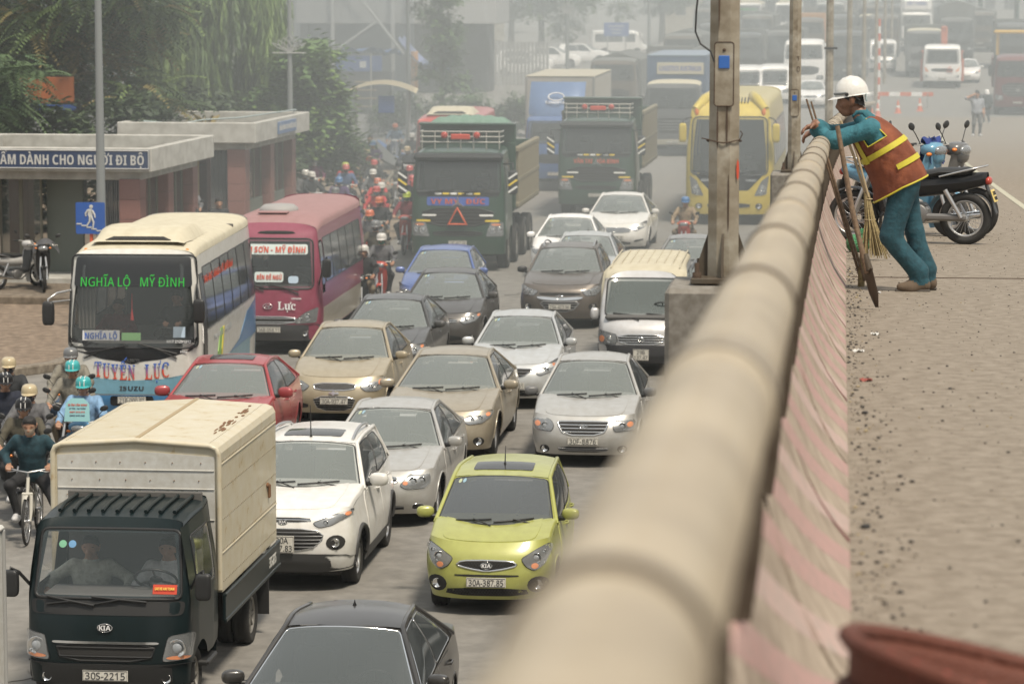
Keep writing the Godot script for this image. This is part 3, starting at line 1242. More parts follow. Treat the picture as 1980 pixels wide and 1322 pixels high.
	for x in [[-.62,-.02],[.02,.66]]:
		var wi:=Mb.new()
		var pw:=[]
		for k in 5:
			pw.append(wind.call(Vector2(lerpf(x[0],x[1],k/4.0),.045+.05*k/4.0))+Vector3(0,.018,.014))
		wi.tube(pw,.011,5)
		wi.tube([wind.call(Vector2(x[1],-.02))+Vector3(0,.02,.02),wind.call(Vector2(lerpf(x[0],x[1],.5),.07))+Vector3(0,.035,.03)],.009,5)
		part(t,"wiper",wi,m_black())
	var f:=S.fas
	for k in P.get("front",[]):
		match k[0]:
			"head":
				for s in [-1.0,1.0]:
					headlamp(t,pts2(k[1]),f,s,k[2],k[3])
			"grille":
				grille(t,pts2(k[1]),f,k[2],k[3],k[4],k[5] if k.size()>5 else "bars",k[6] if k.size()>6 else "grille",k[7] if k.size()>7 else .012)
			"fog":
				foglamp(t,k[1],k[2],f,k[3],k[4])
			"plate":
				plate(t,k[2],f.call(Vector2(0,k[1]))+Vector3(0,0,.022),Vector3(-.05,0,0),k.size()>3,false)
			"badge":
				badge(t,k[2],f.call(Vector2(0,k[1]))+Vector3(0,.0,.016),k[3] if k.size()>3 else 1.0)
			"band":
				var bb:=Mb.new()
				patch(bb,dense(soft(pts2(k[1]),1),.08),f,k[3],3)
				part(t,k[4],bb,k[2])
				if k.size()>5:
					var b2:=Mb.new()
					patch(b2,mirror(dense(soft(pts2(k[1]),1),.08)),f,k[3],3)
					part(t,k[4],b2,k[2])
	if P.has("sunroof"):
		var su:=Mb.new()
		patch(su,dense(roundp(pts2([-.62,.14,.62,.14,.62,.42,-.62,.42]),.05),.15),roof,.005,3,true,Vector3(0,0,-P.L*.5))
		part(t,"sunroof",su,mat("sunroof glass",Color(.03,.03,.03),.08))
	if P.has("rails"):
		for s in [-1.0,1.0]:
			var rr:=Mb.new()
			var pp:=[roof.call(Vector2(s*.88,.08))]
			for k in 9:
				pp.append(roof.call(Vector2(s*.9,lerpf(.12,.86,k/8.0)))+Vector3(0,.055*sin(PI*(k+1.2)/10.4)+.02,0))
			pp.append(roof.call(Vector2(s*.88,.92)))
			rr.tube(pp,.02,8)
			part(t,"roof_rail",rr,m_alloy())
	if P.has("antenna"):
		var an:=Mb.new()
		var a0:Vector3=roof.call(Vector2(0,P.antenna[0]))
		an.tube([a0,a0+Vector3(0,.03,0),a0+Vector3(0,P.antenna[1],-P.antenna[1]*P.antenna[2])],[.022,.009,.004],6)
		part(t,"antenna",an,m_black())
	return t
func m_bglass()->Material:return mat("bus glass",Color(.10,.115,.115,.30),.06)
func m_gloss()->Material:return mat("gloss black",Color(.012,.012,.013),.18)
func big_mirror(par:Node3D,from:Vector3,to:Vector3,sz:Vector3,m:Material=null,loop:=false)->void:
	var b:=Mb.new()
	b.ell(Vector3.ZERO,sz,.45,14,10)
	var o:=part(par,"wing_mirror",b,m if m else m_black(),Transform3D(Basis(),to))
	var a:=Mb.new()
	var f:=from - to
	a.tube([f,f.lerp(Vector3(0,sz.y*1.2,0),.6)+Vector3(0,.04,.03),Vector3(0,sz.y*1.15,0),Vector3(0,sz.y*.7,0)],.018,6)
	if loop:
		a.tube([f+Vector3(0,-.16,0),f.lerp(Vector3(0,sz.y*1.2,0),.6)+Vector3(0,-.1,.03),Vector3(0,sz.y*.9,0)],.014,6)
	part(o,"mirror_arm",a,m_black() if not loop else m_alloy())
	var g:=Mb.new()
	g.box(Vector3(0,0,-sz.z*.98),Vector3(sz.x*1.6,sz.y*1.6,.01),.004)
	part(o,"mirror_glass",g,m_chrome())
func front_items(t:Node3D,S:Shell,items:Array)->void:
	var f:=S.fas
	for k in items:
		match k[0]:
			"head":
				for s in [-1.0,1.0]:
					headlamp(t,pts2(k[1]),f,s,k[2],k[3])
			"grille":
				grille(t,pts2(k[1]),f,k[2],k[3],k[4],k[5] if k.size()>5 else "bars",k[6] if k.size()>6 else "grille",k[7] if k.size()>7 else .012)
			"fog":
				foglamp(t,k[1],k[2],f,k[3],k[4])
			"plate":
				plate(t,k[2],f.call(Vector2(k[3] if k.size()>3 else 0.0,k[1]))+Vector3(0,0,.03),Vector3(-.03,0,0),k[2].contains("/"),false)
			"badge":
				badge(t,k[2],f.call(Vector2(k[4] if k.size()>4 else 0.0,k[1]))+Vector3(0,0,.016),k[3] if k.size()>3 else 1.0,-.05)
			"band":
				for mi in 2:
					if mi==1 and k.size()<6:
						continue
					var bb:=Mb.new()
					var o:=dense(roundp(pts2(k[1]),.05),.1)
					patch(bb,mirror(o) if mi else o,f,k[3],4,true,Vector3(0,1,-2))
					part(t,k[4],bb,k[2])
			"text":
				var y:float=k[3]
				var p:Vector3=f.call(Vector2(k[2],y))
				var pu:Vector3=f.call(Vector2(k[2],y+.05)) - f.call(Vector2(k[2],y - .05))
				text(t,k[1],k[6],p+Vector3(0,0,k[11] if k.size()>11 else .015),k[4],k[5],Vector3(atan2(pu.z,pu.y),k[12] if k.size()>12 else 0.0,0),k[7] if k.size()>7 else "Droid Sans",k[8] if k.size()>8 else true)
func coach(P:Dictionary,label:String,at:Vector3,turn:=0.0)->Node3D:
	var t:=thing(P.get("called","bus"),label,P.get("category","bus"),at,turn,P.get("group","buses and trucks in the traffic jam"))
	coach_on(t,P)
	return t
func coach_on(t:Node3D,P:Dictionary)->Shell:
	var S:=Shell.new()
	S.w=P.w/2.0
	S.L=P.L
	S.fp=P.fp
	S.hp=P.hp
	S.bp=P.bp
	S.dk=P.get("dk",.35)
	S.ek=P.get("ek",.2)
	S.y0=P.get("y0",.35)
	S.nf=P.get("nf",3.2)
	S.nh=P.get("nh",3.0)
	S.plan=P.get("plan",[[0,.05],[.5,0.0]])
	S.tum=P.get("tum",[[.4,.02],[1.0,0.0],[2.0,.03],[3.0,.09]])
	S.sill=P.get("sill",.4)
	S.rp=[[.2,.02],[1.0,0.0],[3.0,.1]]
	S.hood_end=P.L - S.ek
	var r:float=P.get("r",.4)
	var ax:Array=P.get("ax",[])
	for d in ax:
		S.arches.append([d,r+.07,r])
	var m:Material=P.paint
	var b:=Mb.new()
	var win:Array=P.get("sidewin",[])
	S.front(b,[P.hole] if P.has("hole") else [],14,20)
	S.sides(b,win,P.get("ns",30),9)
	S.rear(b,Geo.interp(P.hp,P.L - S.ek))
	part(t,"body",b,m)
	var rf:=Mb.new()
	S.topside(rf,12,20)
	part(t,"roof",rf,P.get("roof",m))
	var un:=Mb.new()
	un.box(Vector3(0,P.get("y0",.35)+.12,-P.L/2),Vector3(P.w - .5,.36,P.L - .5),.04)
	part(t,"chassis",un,m_dark())
	if P.has("screen"):
		var g:=Mb.new()
		var o:=dense(roundp(pts2(P.screen),P.get("sr",.12)),.15)
		patch(g,o,S.fas,.008,5,false,Vector3(0,1,-2))
		var w:=part(t,"windscreen",g,P.get("glass",m_bglass()))
		var e:=Mb.new()
		rim(e,o,S.fas,.018)
		part(w,"windscreen_seal",e,m_black())
	for q in win:
		for s in [-1.0,1.0]:
			var g:=Mb.new()
			var o:=dense(roundp(pts2([q[0] - .02,q[2] - .02,q[1]+.02,q[2] - .02,q[1]+.02,q[3]+.02,q[0] - .02,q[3]+.02]),.06),.25)
			patch(g,o,S.fside(s),.006,3,false,Vector3(0,1,-P.L*.5))
			var w:=part(t,"side_window",g,P.get("sideglass",m_tint()))
			var e:=Mb.new()
			rim(e,o,S.fside(s),.012)
			part(w,"window_trim",e,P.get("wintrim",m_black()))
	for q in P.get("bands",[]):
		for s in [-1.0,1.0]:
			var g:=Mb.new()
			var o:=dense(q[6] if q.size()>6 else pts2([q[0],q[2],q[1],q[2],q[1],q[3],q[0],q[3]]),.3)
			patch(g,o,S.fside(s),q[7] if q.size()>7 else .004,3,true,Vector3(0,1,-P.L*.5))
			part(t,q[5],g,q[4])
	for d in ax:
		for s in [-1.0,1.0]:
			var n:int=P.get("twin",{}).get(d,1)
			wheel(t,Vector3(s*(S.xs(d,r) - P.get("tw",.24)/2 - .03),r,-d),r,P.get("tw",.24),s,8,mat("steel rim",Color(.22,.21,.19),.5,.5))
			if n>1:
				wheel(t,Vector3(s*(S.xs(d,r) - P.get("tw",.24)*1.5 - .06),r,-d),r,P.get("tw",.24),s,8)
	front_items(t,S,P.get("front",[]))
	for k in P.get("wipers",[]):
		var wi:=Mb.new()
		var p:=[]
		for i in 5:
			p.append(S.fas(Vector2(lerpf(k[0],k[2],i/4.0),lerpf(k[1],k[3],i/4.0)))+Vector3(0,0,.035))
		wi.tube(p,.014,5)
		wi.tube([S.fas(Vector2(k[0],k[1] - .08))+Vector3(0,0,.02),S.fas(Vector2(lerpf(k[0],k[2],.5),lerpf(k[1],k[3],.5)))+Vector3(0,0,.05)],.011,5)
		part(t,"wiper",wi,m_black())
	if P.has("screen"):
		var ii:=Mb.new()
		var yd:float=P.hole[2]
		var wd:float=P.w - .3
		ii.box(Vector3(0,yd - .06,-.5),Vector3(wd,.1,.55),.04)
		ii.box(Vector3(0,yd - .5,-.65),Vector3(wd,.8,.12),.03)
		ii.box(Vector3(0,maxf(.6,yd - .75),-minf(P.L,7.0)/2),Vector3(wd,.06,minf(P.L,7.0) - .6),.01)
		part(t,"dashboard",ii,m_dash())
		steering(t,Vector3(P.get("steer",.5),yd+.08,-.62),.22,.9)
		if P.get("inside",true):
			var bw:=Mb.new()
			bw.box(Vector3(0,(yd+P.hole[3])/2,-minf(P.L - .3,P.get("bulk",5.0))),Vector3(wd,P.hole[3] - yd+.5,.05),.01)
			part(t,"bulkhead",bw,m_seat())
		for x in P.get("seats",[-.5,.5]):
			seat(t,Vector3(x,yd - .62,-1.25),m_seat())
	return S
func cargo_box(t:Node3D,z0:float,L:float,w:float,y0:float,y1:float,m:Material,roofm:Material,trim:Material)->void:
	var b:=Mb.new()
	b.box(Vector3(0,(y0+y1)/2,z0 - L/2),Vector3(w,y1 - y0,L),.03)
	var o:=part(t,"cargo_box",b,m)
	var r:=Mb.new()
	r.box(Vector3(0,y1+.02,z0 - L/2),Vector3(w+.04,.05,L+.04),.02)
	part(o,"box_roof",r,roofm)
	for x in [-1.0,1.0]:
		for z in [z0,z0 - L]:
			var e:=Mb.new()
			e.box(Vector3(x*(w/2 - .02),(y0+y1)/2,z),Vector3(.09,y1 - y0+.02,.05),.015)
			part(o,"corner_post",e,trim)
		var e:=Mb.new()
		e.box(Vector3(x*(w/2),y0+.04,z0 - L/2),Vector3(.05,.12,L),.012)
		part(o,"bottom_rail",e,trim)
	var n:=int(L/.6)
	for x in [-1.0,1.0]:
		for k in n:
			var e:=Mb.new()
			e.box(Vector3(x*(w/2+.004),(y0+y1)/2,z0 - L*(k+.5)/n),Vector3(.02,y1 - y0 - .2,.05),.006)
			part(o,"side_rib",e,m)
func dump_bed(t:Node3D,z0:float,L:float,w:float,y0:float,y1:float,m:Material,sidem:Material)->void:
	var b:=Mb.new()
	b.box(Vector3(0,y0,z0 - L/2),Vector3(w - .1,.15,L),.02)
	b.box(Vector3(0,(y0+y1)/2+.1,z0),Vector3(w,y1 - y0+.2,.1),.03)
	var o:=part(t,"tipper_bed",b,m)
	for x in [-1.0,1.0]:
		var sd:=Mb.new()
		sd.box(Vector3(x*(w/2 - .03),(y0+y1)/2,z0 - L/2),Vector3(.06,y1 - y0,L),.02)
		var so:=part(o,"bed_side",sd,mat("bed side dark",Color(.10,.095,.075),.85))
		for y in [y1,(y0+y1)/2,y0+.1]:
			var e:=Mb.new()
			e.box(Vector3(x*(w/2+.01),y,z0 - L/2),Vector3(.15,.14,L),.03)
			part(so,"side_rail",e,sidem)
		for k in 17:
			var e:=Mb.new()
			e.box(Vector3(x*(w/2+.03),(y0+y1)/2,z0 - .2 - (L - .4)*k/16.0),Vector3(.1,y1 - y0,.16),.02)
			part(so,"side_rib",e,sidem)
	var tg:=Mb.new()
	tg.box(Vector3(0,(y0+y1)/2,z0 - L),Vector3(w,y1 - y0,.1),.02)
	part(o,"tailgate",tg,m)
func axle(t:Node3D,d:float,w:float,r:float,tw:float,twin:bool)->void:
	for s in [-1.0,1.0]:
		wheel(t,Vector3(s*(w/2 - tw/2),r,-d),r,tw,s,8,mat("steel rim",Color(.22,.21,.19),.5,.5))
		if twin:
			wheel(t,Vector3(s*(w/2 - tw*1.55),r,-d),r,tw,s,8,mat("steel rim",Color(.22,.21,.19),.5,.5))
func sedan(over:Dictionary)->Dictionary:
	var P:={"w":1.72,"L":4.45,
		"fp":[[.18,.14],[.3,.04],[.45,0.0],[.6,.03],[.7,.09],[.77,.18]],
		"hp":[[.18,.77],[.5,.865],[.9,.935],[1.15,.975],[1.4,.99],[3.6,1.05],[4.0,1.05],[4.5,.98]],
		"bp":[[.5,.765],[.8,.84],[1.2,.90],[2.2,.94],[3.6,.985],[4.2,.96]],
		"ax":[.88,3.45],"r":.31,"seatm":m_seat(),
		"cab":{"dwc":.98,"dwa":1.36,"drf":2.0,"drr":3.1,"drb":3.75,"yr":[[2.0,1.355],[2.45,1.42],[3.1,1.37]],"rw":.55}}
	P.merge(over,true)
	return P
func jam()->void:
	var M0:=0.45
	var silver:=paint("silver",Color(.50,.50,.485),.4)
	var silver2:=paint("bright silver",Color(.56,.58,.59),.4)
	var gold:=paint("champagne",Color(.43,.375,.27),.35)
	var gold2:=paint("pale gold",Color(.40,.355,.275),.4)
	var grey:=paint("graphite",Color(.10,.10,.10),.3)
	var grey2:=paint("dark brown grey",Color(.085,.08,.075),.3)
	var white:=paint("white",Color(.76,.76,.74),0.0,.35)
	var black:=paint("dusty black",Color(.038,.036,.034),0.0,.35)
	var bk:=m_black()
	var ch:=m_chrome()
	car({"w":1.6,"L":3.6,"fp":[[.18,.10],[.3,.02],[.45,0.0],[.6,.02],[.74,.07],[.86,.18]],"hp":[[.18,.86],[.45,.945],[.7,1.0],[.9,1.03],[1.3,1.05],[3.2,1.1],[3.6,1.05]],"bp":[[.45,.85],[.7,.90],[1.0,.945],[2.0,.97],[3.2,1.03],[3.6,1.0]],"dk":.55,"ek":.3,
		"ax":[.72,3.1],"r":.285,"paint":paint("lime",Color(.40,.42,.115),.08),"glass":mat("smoked glass",Color(.10,.11,.115,.78),.07),"sunroof":1,"antenna":[.3,.22,.3],
		"cab":{"dwc":.62,"dwa":1.04,"drf":1.6,"drr":3.2,"drb":3.45,"yr":[[1.6,1.39],[2.2,1.45],[3.2,1.41]],"rw":.595,"b":.42,"c":.8},
		"front":[["head",[.40,.69,.46,.60,.56,.545,.67,.62,.745,.80,.71,.845,.58,.79],[[.58,.70,.062],[.66,.76,.03]],[[.56,.605,.04,.032]]],
			["grille",[-.37,.615,-.2,.575,0,.548,.2,.575,.37,.615,.30,.665,0,.675,-.30,.665],0,bk,ch,"mesh","grille",.014],["badge",.615,"oval word",1.2],
			["grille",[-.38,.485,.38,.485,.38,.51,-.38,.51],0,bk,null,"none","air_slot"],["plate",.42,"30A-387.85"],
			["grille",[-.50,.25,.50,.25,.46,.345,-.46,.345],0,bk,null,"mesh","lower_grille"],["fog",.6,.38,.052,.11]]},
		"lime green hatchback with smoked windscreen and sunroof",Vector3(-4.09,0,-35.72))
	car(sedan({"w":1.78,"L":4.6,"paint":black,"glass":mat("dark screen",Color(.11,.125,.125,.6),.06),"antenna":[.62,.05,.2],"trim":ch,"seal":ch,"cab":{"dwc":1.0,"dwa":1.4,"drf":2.08,"drr":3.25,"drb":3.95,"yr":[[2.0,1.36],[2.5,1.43],[3.2,1.38]],"rw":.56},
		"front":[["head",[.42,.66,.5,.55,.75,.6,.8,.72,.6,.75],[[.6,.65,.05]],[]],["grille",[-.35,.52,.35,.52,.38,.68,-.38,.68],4,ch,ch]]}),
		"black saloon with chrome window trim at the lower edge of the road",Vector3(-4.62,0,-26.36))
	car({"w":1.765,"L":4.2,"called": "suv","category": "car","sill":.32,"y0":.26,
		"fp":[[.26,.1],[.42,.02],[.6,0.0],[.8,.04],[.93,.10],[1.0,.2]],"hp":[[.2,1.0],[.5,1.09],[.95,1.15],[1.2,1.18],[1.5,1.19],[3.8,1.2],[4.2,1.15]],"bp":[[.5,.99],[.8,1.04],[1.3,1.08],[2.2,1.11],[3.6,1.16],[4.1,1.1]],
		"ax":[.84,3.36],"r":.335,"tw":.21,"paint":white,"lower":mat("grey cladding",Color(.05,.05,.05),.6),"lip":.03,"rails":1,"sunroof":1,"antenna":[.1,.42,-.1],"dk":.5,
		"cab":{"dwc":.98,"dwa":1.38,"drf":1.95,"drr":3.75,"drb":4.0,"yr":[[1.9,1.55],[2.5,1.6],[3.7,1.55]],"rw":.61,"b":.42,"c":.78,"sy":.12},"msize":Vector3(.125,.085,.07),
		"front":[["head",[.36,.87,.44,.81,.60,.84,.80,.95,.82,1.0,.6,.955],[[.52,.87,.035]],[[.76,.955,.03,.022]]],
			["grille",[-.34,.88,.34,.88,.34,.93,-.34,.93],1,ch,ch,"bars","upper_grille",.006],["badge",.885,"oval word",.9],
			["grille",[-.34,.54,.34,.54,.52,.70,.40,.80,-.40,.80,-.52,.70],5,mat("grille bars",Color(.18,.18,.18),.3,.7),ch,"bars","lower_grille",.01],["plate",.62,"30A/187.83",1],
			["band",[-.84,.26,.84,.26,.84,.46,.45,.5,-.45,.5,-.84,.46],mat("grey cladding"),.012,"bumper_cladding"],["fog",.64,.63,.05,.1]]},
		"white compact SUV with roof rails beside the box truck",Vector3(-6.73,0,-36.85))
	car(sedan({"L":4.5,"paint":silver,"front":[["head",[.36,.60,.46,.55,.7,.56,.77,.66,.74,.76,.5,.75],[[.54,.66,.06],[.66,.67,.05]],[[.44,.63,.035,.025]]],
			["grille",[-.32,.62,.32,.62,.34,.72,-.34,.72],2,ch,ch,"bars","grille",.014],["plate",.45,"29A-618.52"],["grille",[-.42,.26,.42,.26,.42,.33,-.42,.33],2,bk,null,"bars","lower_grille"],["grille",[.52,.27,.68,.27,.68,.34,.54,.35],0,bk,ch,"none","fog_recess",.006]]}),
		"silver saloon with an oval grille just behind the white SUV",Vector3(-6.3,0,-41.38))
	car(sedan({"w":1.71,"L":4.25,"paint":silver,"mirror":mat("dark grey mirror",Color(.12,.12,.12),.4),"hp":[[.18,.78],[.5,.89],[.9,.965],[1.15,1.0],[1.4,1.02],[3.4,1.08],[4.3,1.0]],"cab":{"dwc":.9,"dwa":1.28,"drf":1.9,"drr":3.0,"drb":3.6,"yr":[[1.9,1.4],[2.3,1.46],[3.0,1.41]],"rw":.55},"ax":[.82,3.3],
		"front":[["head",[.45,.66,.48,.57,.76,.58,.8,.70,.72,.77,.5,.73],[[.6,.65,.06]],[[.71,.67,.045,.04]]],
			["grille",[-.30,.52,.30,.52,.40,.70,.36,.72,-.36,.72,-.40,.70],3,ch,ch,"bars","grille",.016],["badge",.655,"fan",1.0],["plate",.43,"30F-8876"],
			["grille",[-.36,.25,.36,.25,.4,.34,-.4,.34],2,mat("grey bars",Color(.2,.2,.2),.4),null,"bars","lower_grille"],["fog",.6,.29,.045,.07]]}),
		"silver compact saloon with a chrome barred grille next to the flyover",Vector3(-3.88,0,-46.92))
	car(sedan({"w":1.82,"L":4.8,"paint":gold2,"ax":[.95,3.72],"r":.33,"bp":[[.5,.77],[.8,.85],[1.3,.92],[2.2,.96],[3.8,1.0],[4.6,.97]],"hp":[[.18,.78],[.5,.88],[.9,.95],[1.3,1.0],[1.5,1.02],[4.0,1.08],[4.8,1.0]],"cab":{"dwc":1.08,"dwa":1.5,"drf":2.15,"drr":3.3,"drb":4.05,"yr":[[2.1,1.39],[2.6,1.455],[3.3,1.41]],"rw":.575,"b":.46},"msize":Vector3(.125,.075,.065),
		"front":[["head",[.40,.68,.5,.60,.72,.62,.84,.72,.86,.80,.6,.76],[[.56,.685,.042],[.68,.70,.045]],[[.79,.745,.03,.03]]],
			["grille",[-.36,.60,.36,.60,.40,.72,-.40,.72],4,ch,ch],["badge",.68,"three ovals"],["plate",.46,"30A-204.66"],["grille",[-.5,.25,.5,.25,.5,.36,-.5,.36],1,bk,null,"bars","lower_grille"],["fog",.66,.34,.05,.075]]}),
		"large champagne saloon with door handles in body colour behind the silver ones",Vector3(-6.2,0,-47.2))
	car(sedan({"w":1.71,"L":4.3,"paint":gold,"hp":[[.18,.79],[.5,.9],[.9,.98],[1.15,1.02],[1.4,1.04],[3.4,1.09],[4.3,1.0]],"bp":[[.5,.78],[.8,.87],[1.2,.93],[2.2,.97],[3.6,1.0],[4.2,.96]],"cab":{"dwc":.92,"dwa":1.3,"drf":1.92,"drr":3.0,"drb":3.62,"yr":[[1.9,1.41],[2.3,1.47],[3.0,1.42]],"rw":.555},"ax":[.82,3.3],
		"front":[["head",[.42,.66,.52,.58,.72,.58,.8,.66,.8,.80,.74,.81],[[.6,.65,.05],[.69,.68,.04]],[[.75,.72,.035,.045]]],
			["grille",[-.33,.60,.33,.60,.37,.71,-.37,.71],6,mat("grey bars"),ch,"thin","grille",.013],["badge",.555,"cross bar",1.1],["plate",.42,"30A-937.47"],
			["grille",[-.28,.25,.28,.25,.38,.5,-.38,.5],5,mat("grey bars"),ch,"thin","lower_grille",.007],["band",[.45,.29,.76,.29,.8,.37,.45,.37],bk,.006,"fog_recess",1],["fog",.66,.34,.045,.06]]}),
		"gold compact saloon with a paper sheet behind its windscreen",Vector3(-8.42,0,-51.05))
	car(sedan({"w":1.70,"L":4.3,"paint":silver2,"hp":[[.18,.77],[.5,.9],[.9,.985],[1.1,1.03],[1.4,1.05],[3.4,1.09],[4.3,1.0]],"bp":[[.5,.77],[.8,.88],[1.2,.95],[2.2,.98],[3.6,1.02],[4.2,.98]],"cab":{"dwc":.86,"dwa":1.26,"drf":1.9,"drr":2.98,"drb":3.6,"yr":[[1.9,1.4],[2.3,1.465],[3.0,1.41]],"rw":.55},"ax":[.82,3.36],
		"front":[["head",[.42,.64,.5,.6,.74,.68,.83,.84,.78,.88,.6,.78],[[.6,.70,.05]],[[.72,.78,.03,.03]]],
			["grille",[-.16,.56,.16,.56,.38,.70,.30,.72,-.30,.72,-.38,.70],2,mat("grille bars"),ch,"bars","grille",.01],["badge",.72,"three ovals",1.0],["plate",.43,"30A-563.41"],["grille",[-.48,.24,.48,.24,.42,.35,-.42,.35],2,bk,null,"bars","lower_grille"],["fog",.64,.32,.04,.06]]}),
		"bright silver saloon with a narrow V grille left of the white van",Vector3(-5.66,0,-53.24))
	var corolla:={"w":1.76,"L":4.55,"paint":grey,"ax":[.9,3.5],"handle":grey,"hp":[[.18,.78],[.5,.88],[.9,.96],[1.2,1.0],[1.45,1.02],[3.7,1.07],[4.5,1.0]],"bp":[[.5,.77],[.8,.86],[1.2,.92],[2.2,.96],[3.6,1.0],[4.3,.97]],
		"cab":{"dwc":1.0,"dwa":1.4,"drf":2.05,"drr":3.15,"drb":3.85,"yr":[[2.0,1.385],[2.5,1.45],[3.1,1.4]],"rw":.56},
		"front":[["head",[.42,.66,.52,.59,.74,.64,.85,.78,.84,.82,.6,.74],[[.56,.675,.04],[.68,.70,.045]],[[.79,.76,.025,.03]]],
			["grille",[-.36,.60,.36,.60,.40,.70,-.40,.70],2,ch,null],["badge",.69,"three ovals",.9],["plate",.45,"30A-291.76"],["grille",[-.5,.25,.5,.25,.44,.37,-.44,.37],1,bk,null,"bars","lower_grille"],["fog",.66,.33,.04,.06]]}
	car(sedan(corolla),"graphite saloon between the pink bus and the gold compact saloon",Vector3(-8.41,0,-55.81))
	corolla.paint=grey2
	car(sedan(corolla),"dark grey saloon in front of the blue car",Vector3(-7.99,0,-61.22),.01)
	car(sedan({"w":1.7,"L":3.9,"paint":paint("blue",Color(.11,.17,.42),.2),"hp":[[.18,.8],[.5,.92],[.9,1.0],[1.15,1.03],[1.4,1.05],[3.6,1.1],[3.9,1.05]],"bp":[[.5,.79],[.8,.88],[1.2,.95],[2.2,.99],[3.6,1.02]],"cab":{"dwc":.82,"dwa":1.22,"drf":1.8,"drr":3.2,"drb":3.6,"yr":[[1.8,1.42],[2.2,1.48],[3.2,1.43]],"rw":.55},"ax":[.8,3.25],
		"front":[["head",[.46,.66,.55,.58,.76,.68,.83,.88,.76,.86],[[.64,.70,.05]],[]],["grille",[-.3,.6,.3,.6,.34,.68,-.34,.68],2,bk,ch]]}),
		"blue hatchback with blue mirrors in front of the first dump truck",Vector3(-8.76,0,-66.45))
	car({"w":1.82,"L":4.4,"called": "suv","category": "car","sill":.3,"y0":.24,"fp":[[.24,.12],[.42,.02],[.6,0.0],[.76,.04],[.88,.10],[.94,.2]],"hp":[[.2,.94],[.5,1.03],[.95,1.10],[1.25,1.14],[1.5,1.16],[3.8,1.2],[4.4,1.12]],"bp":[[.5,.93],[.8,.99],[1.3,1.04],[2.2,1.08],[3.6,1.14],[4.2,1.08]],
		"ax":[.9,3.54],"r":.345,"tw":.22,"paint":paint("brown",Color(.15,.13,.112),.4),"rails":1,"lip":.018,"mirror":bk,
		"cab":{"dwc":1.02,"dwa":1.44,"drf":2.05,"drr":3.7,"drb":4.1,"yr":[[2.0,1.55],[2.6,1.61],[3.7,1.54]],"rw":.62,"b":.43,"c":.78,"sy":.12},
		"front":[["head",[.46,.83,.56,.73,.76,.74,.84,.84,.84,.95,.68,.88],[[.62,.80,.055],[.74,.83,.04]],[]],
			["grille",[-.42,.74,.42,.74,.46,.80,-.46,.80],0,bk,null,"none","upper_grille"],["band",[-.46,.66,0,.63,.46,.66,.5,.72,0,.69,-.5,.72],ch,.02,"chrome_bar"],["badge",.70,"slanted letter",1.2],
			["grille",[-.26,.40,.26,.40,.46,.62,0,.60,-.46,.62],3,mat("grille bars"),mat("satin trim",Color(.3,.3,.3),.3,.6),"bars","lower_grille",.016],["plate",.50,"29A-423.96"],["fog",.70,.5,.05,.08]]},
		"brown SUV with roof rails and a chrome bar across its grille",Vector3(-5.93,0,-65.61))
	var teana:=sedan({"w":1.795,"L":4.85,"paint":white,"ax":[1.0,3.75],"r":.33,"bp":[[.5,.78],[.8,.87],[1.3,.94],[2.2,.98],[3.8,1.02],[4.6,.98]],"hp":[[.18,.8],[.5,.91],[.9,.98],[1.3,1.03],[1.5,1.05],[4.0,1.1],[4.8,1.02]],"cab":{"dwc":1.1,"dwa":1.52,"drf":2.15,"drr":3.3,"drb":4.05,"yr":[[2.1,1.41],[2.6,1.475],[3.3,1.42]],"rw":.57,"b":.46},
		"front":[["head",[.46,.66,.56,.62,.78,.72,.85,.88,.80,.89,.6,.78],[[.62,.70,.05],[.72,.77,.04]],[]],["grille",[-.38,.58,.38,.58,.44,.71,-.44,.71],4,ch,ch],["badge",.655,"ring bar",1.2],["plate",.45,"29A-288.45"],["grille",[-.42,.25,.42,.25,.42,.34,-.42,.34],1,bk,null,"bars","lower_grille"],
			["band",[.5,.32,.74,.38,.78,.42,.52,.38],bk,.006,"fog_recess",1]]})
	car(teana,"white saloon with a wide chrome grille in front of the second dump truck",Vector3(-6.08,0,-84.03),-.012)
	car(sedan({"paint":silver2,"antenna":[.5,.06,.2],"front":[["head",[.42,.66,.52,.59,.74,.64,.85,.78,.84,.82,.6,.74],[[.6,.68,.05]],[]],["grille",[-.36,.58,.36,.58,.40,.70,-.40,.70],2,ch,null]]}),
		"silver saloon tucked in behind the brown SUV",Vector3(-5.98,0,-71.24))
	car(sedan({"w":1.74,"paint":paint("warm grey",Color(.16,.155,.145),.3),"front":[["head",[.42,.66,.52,.59,.74,.64,.85,.78,.84,.82,.6,.74],[[.6,.68,.05]],[]],["grille",[-.36,.58,.36,.58,.40,.70,-.40,.70],2,ch,null]]}),
		"warm grey saloon beside the first dump truck, behind the silver one",Vector3(-6.86,0,-76.7))
	car(sedan({"w":1.76,"paint":paint("grey silver",Color(.3,.3,.295),.4),"front":[["head",[.42,.66,.52,.59,.74,.64,.85,.78,.84,.82,.6,.74],[[.6,.68,.05]],[]],["grille",[-.36,.58,.36,.58,.40,.70,-.40,.70],2,ch,null]]}),
		"grey saloon behind the nearest lamp post and the white van",Vector3(-3.44,0,-70.64))
	car(sedan({"w":1.7,"L":4.2,"paint":paint("slate",Color(.09,.095,.10),.3),"front":[["head",[.42,.66,.52,.59,.74,.64,.85,.78,.84,.82,.6,.74],[[.6,.68,.05]],[]]]}),
		"slate grey saloon squeezed between the white van and the flyover",Vector3(-2.55,0,-64.3))
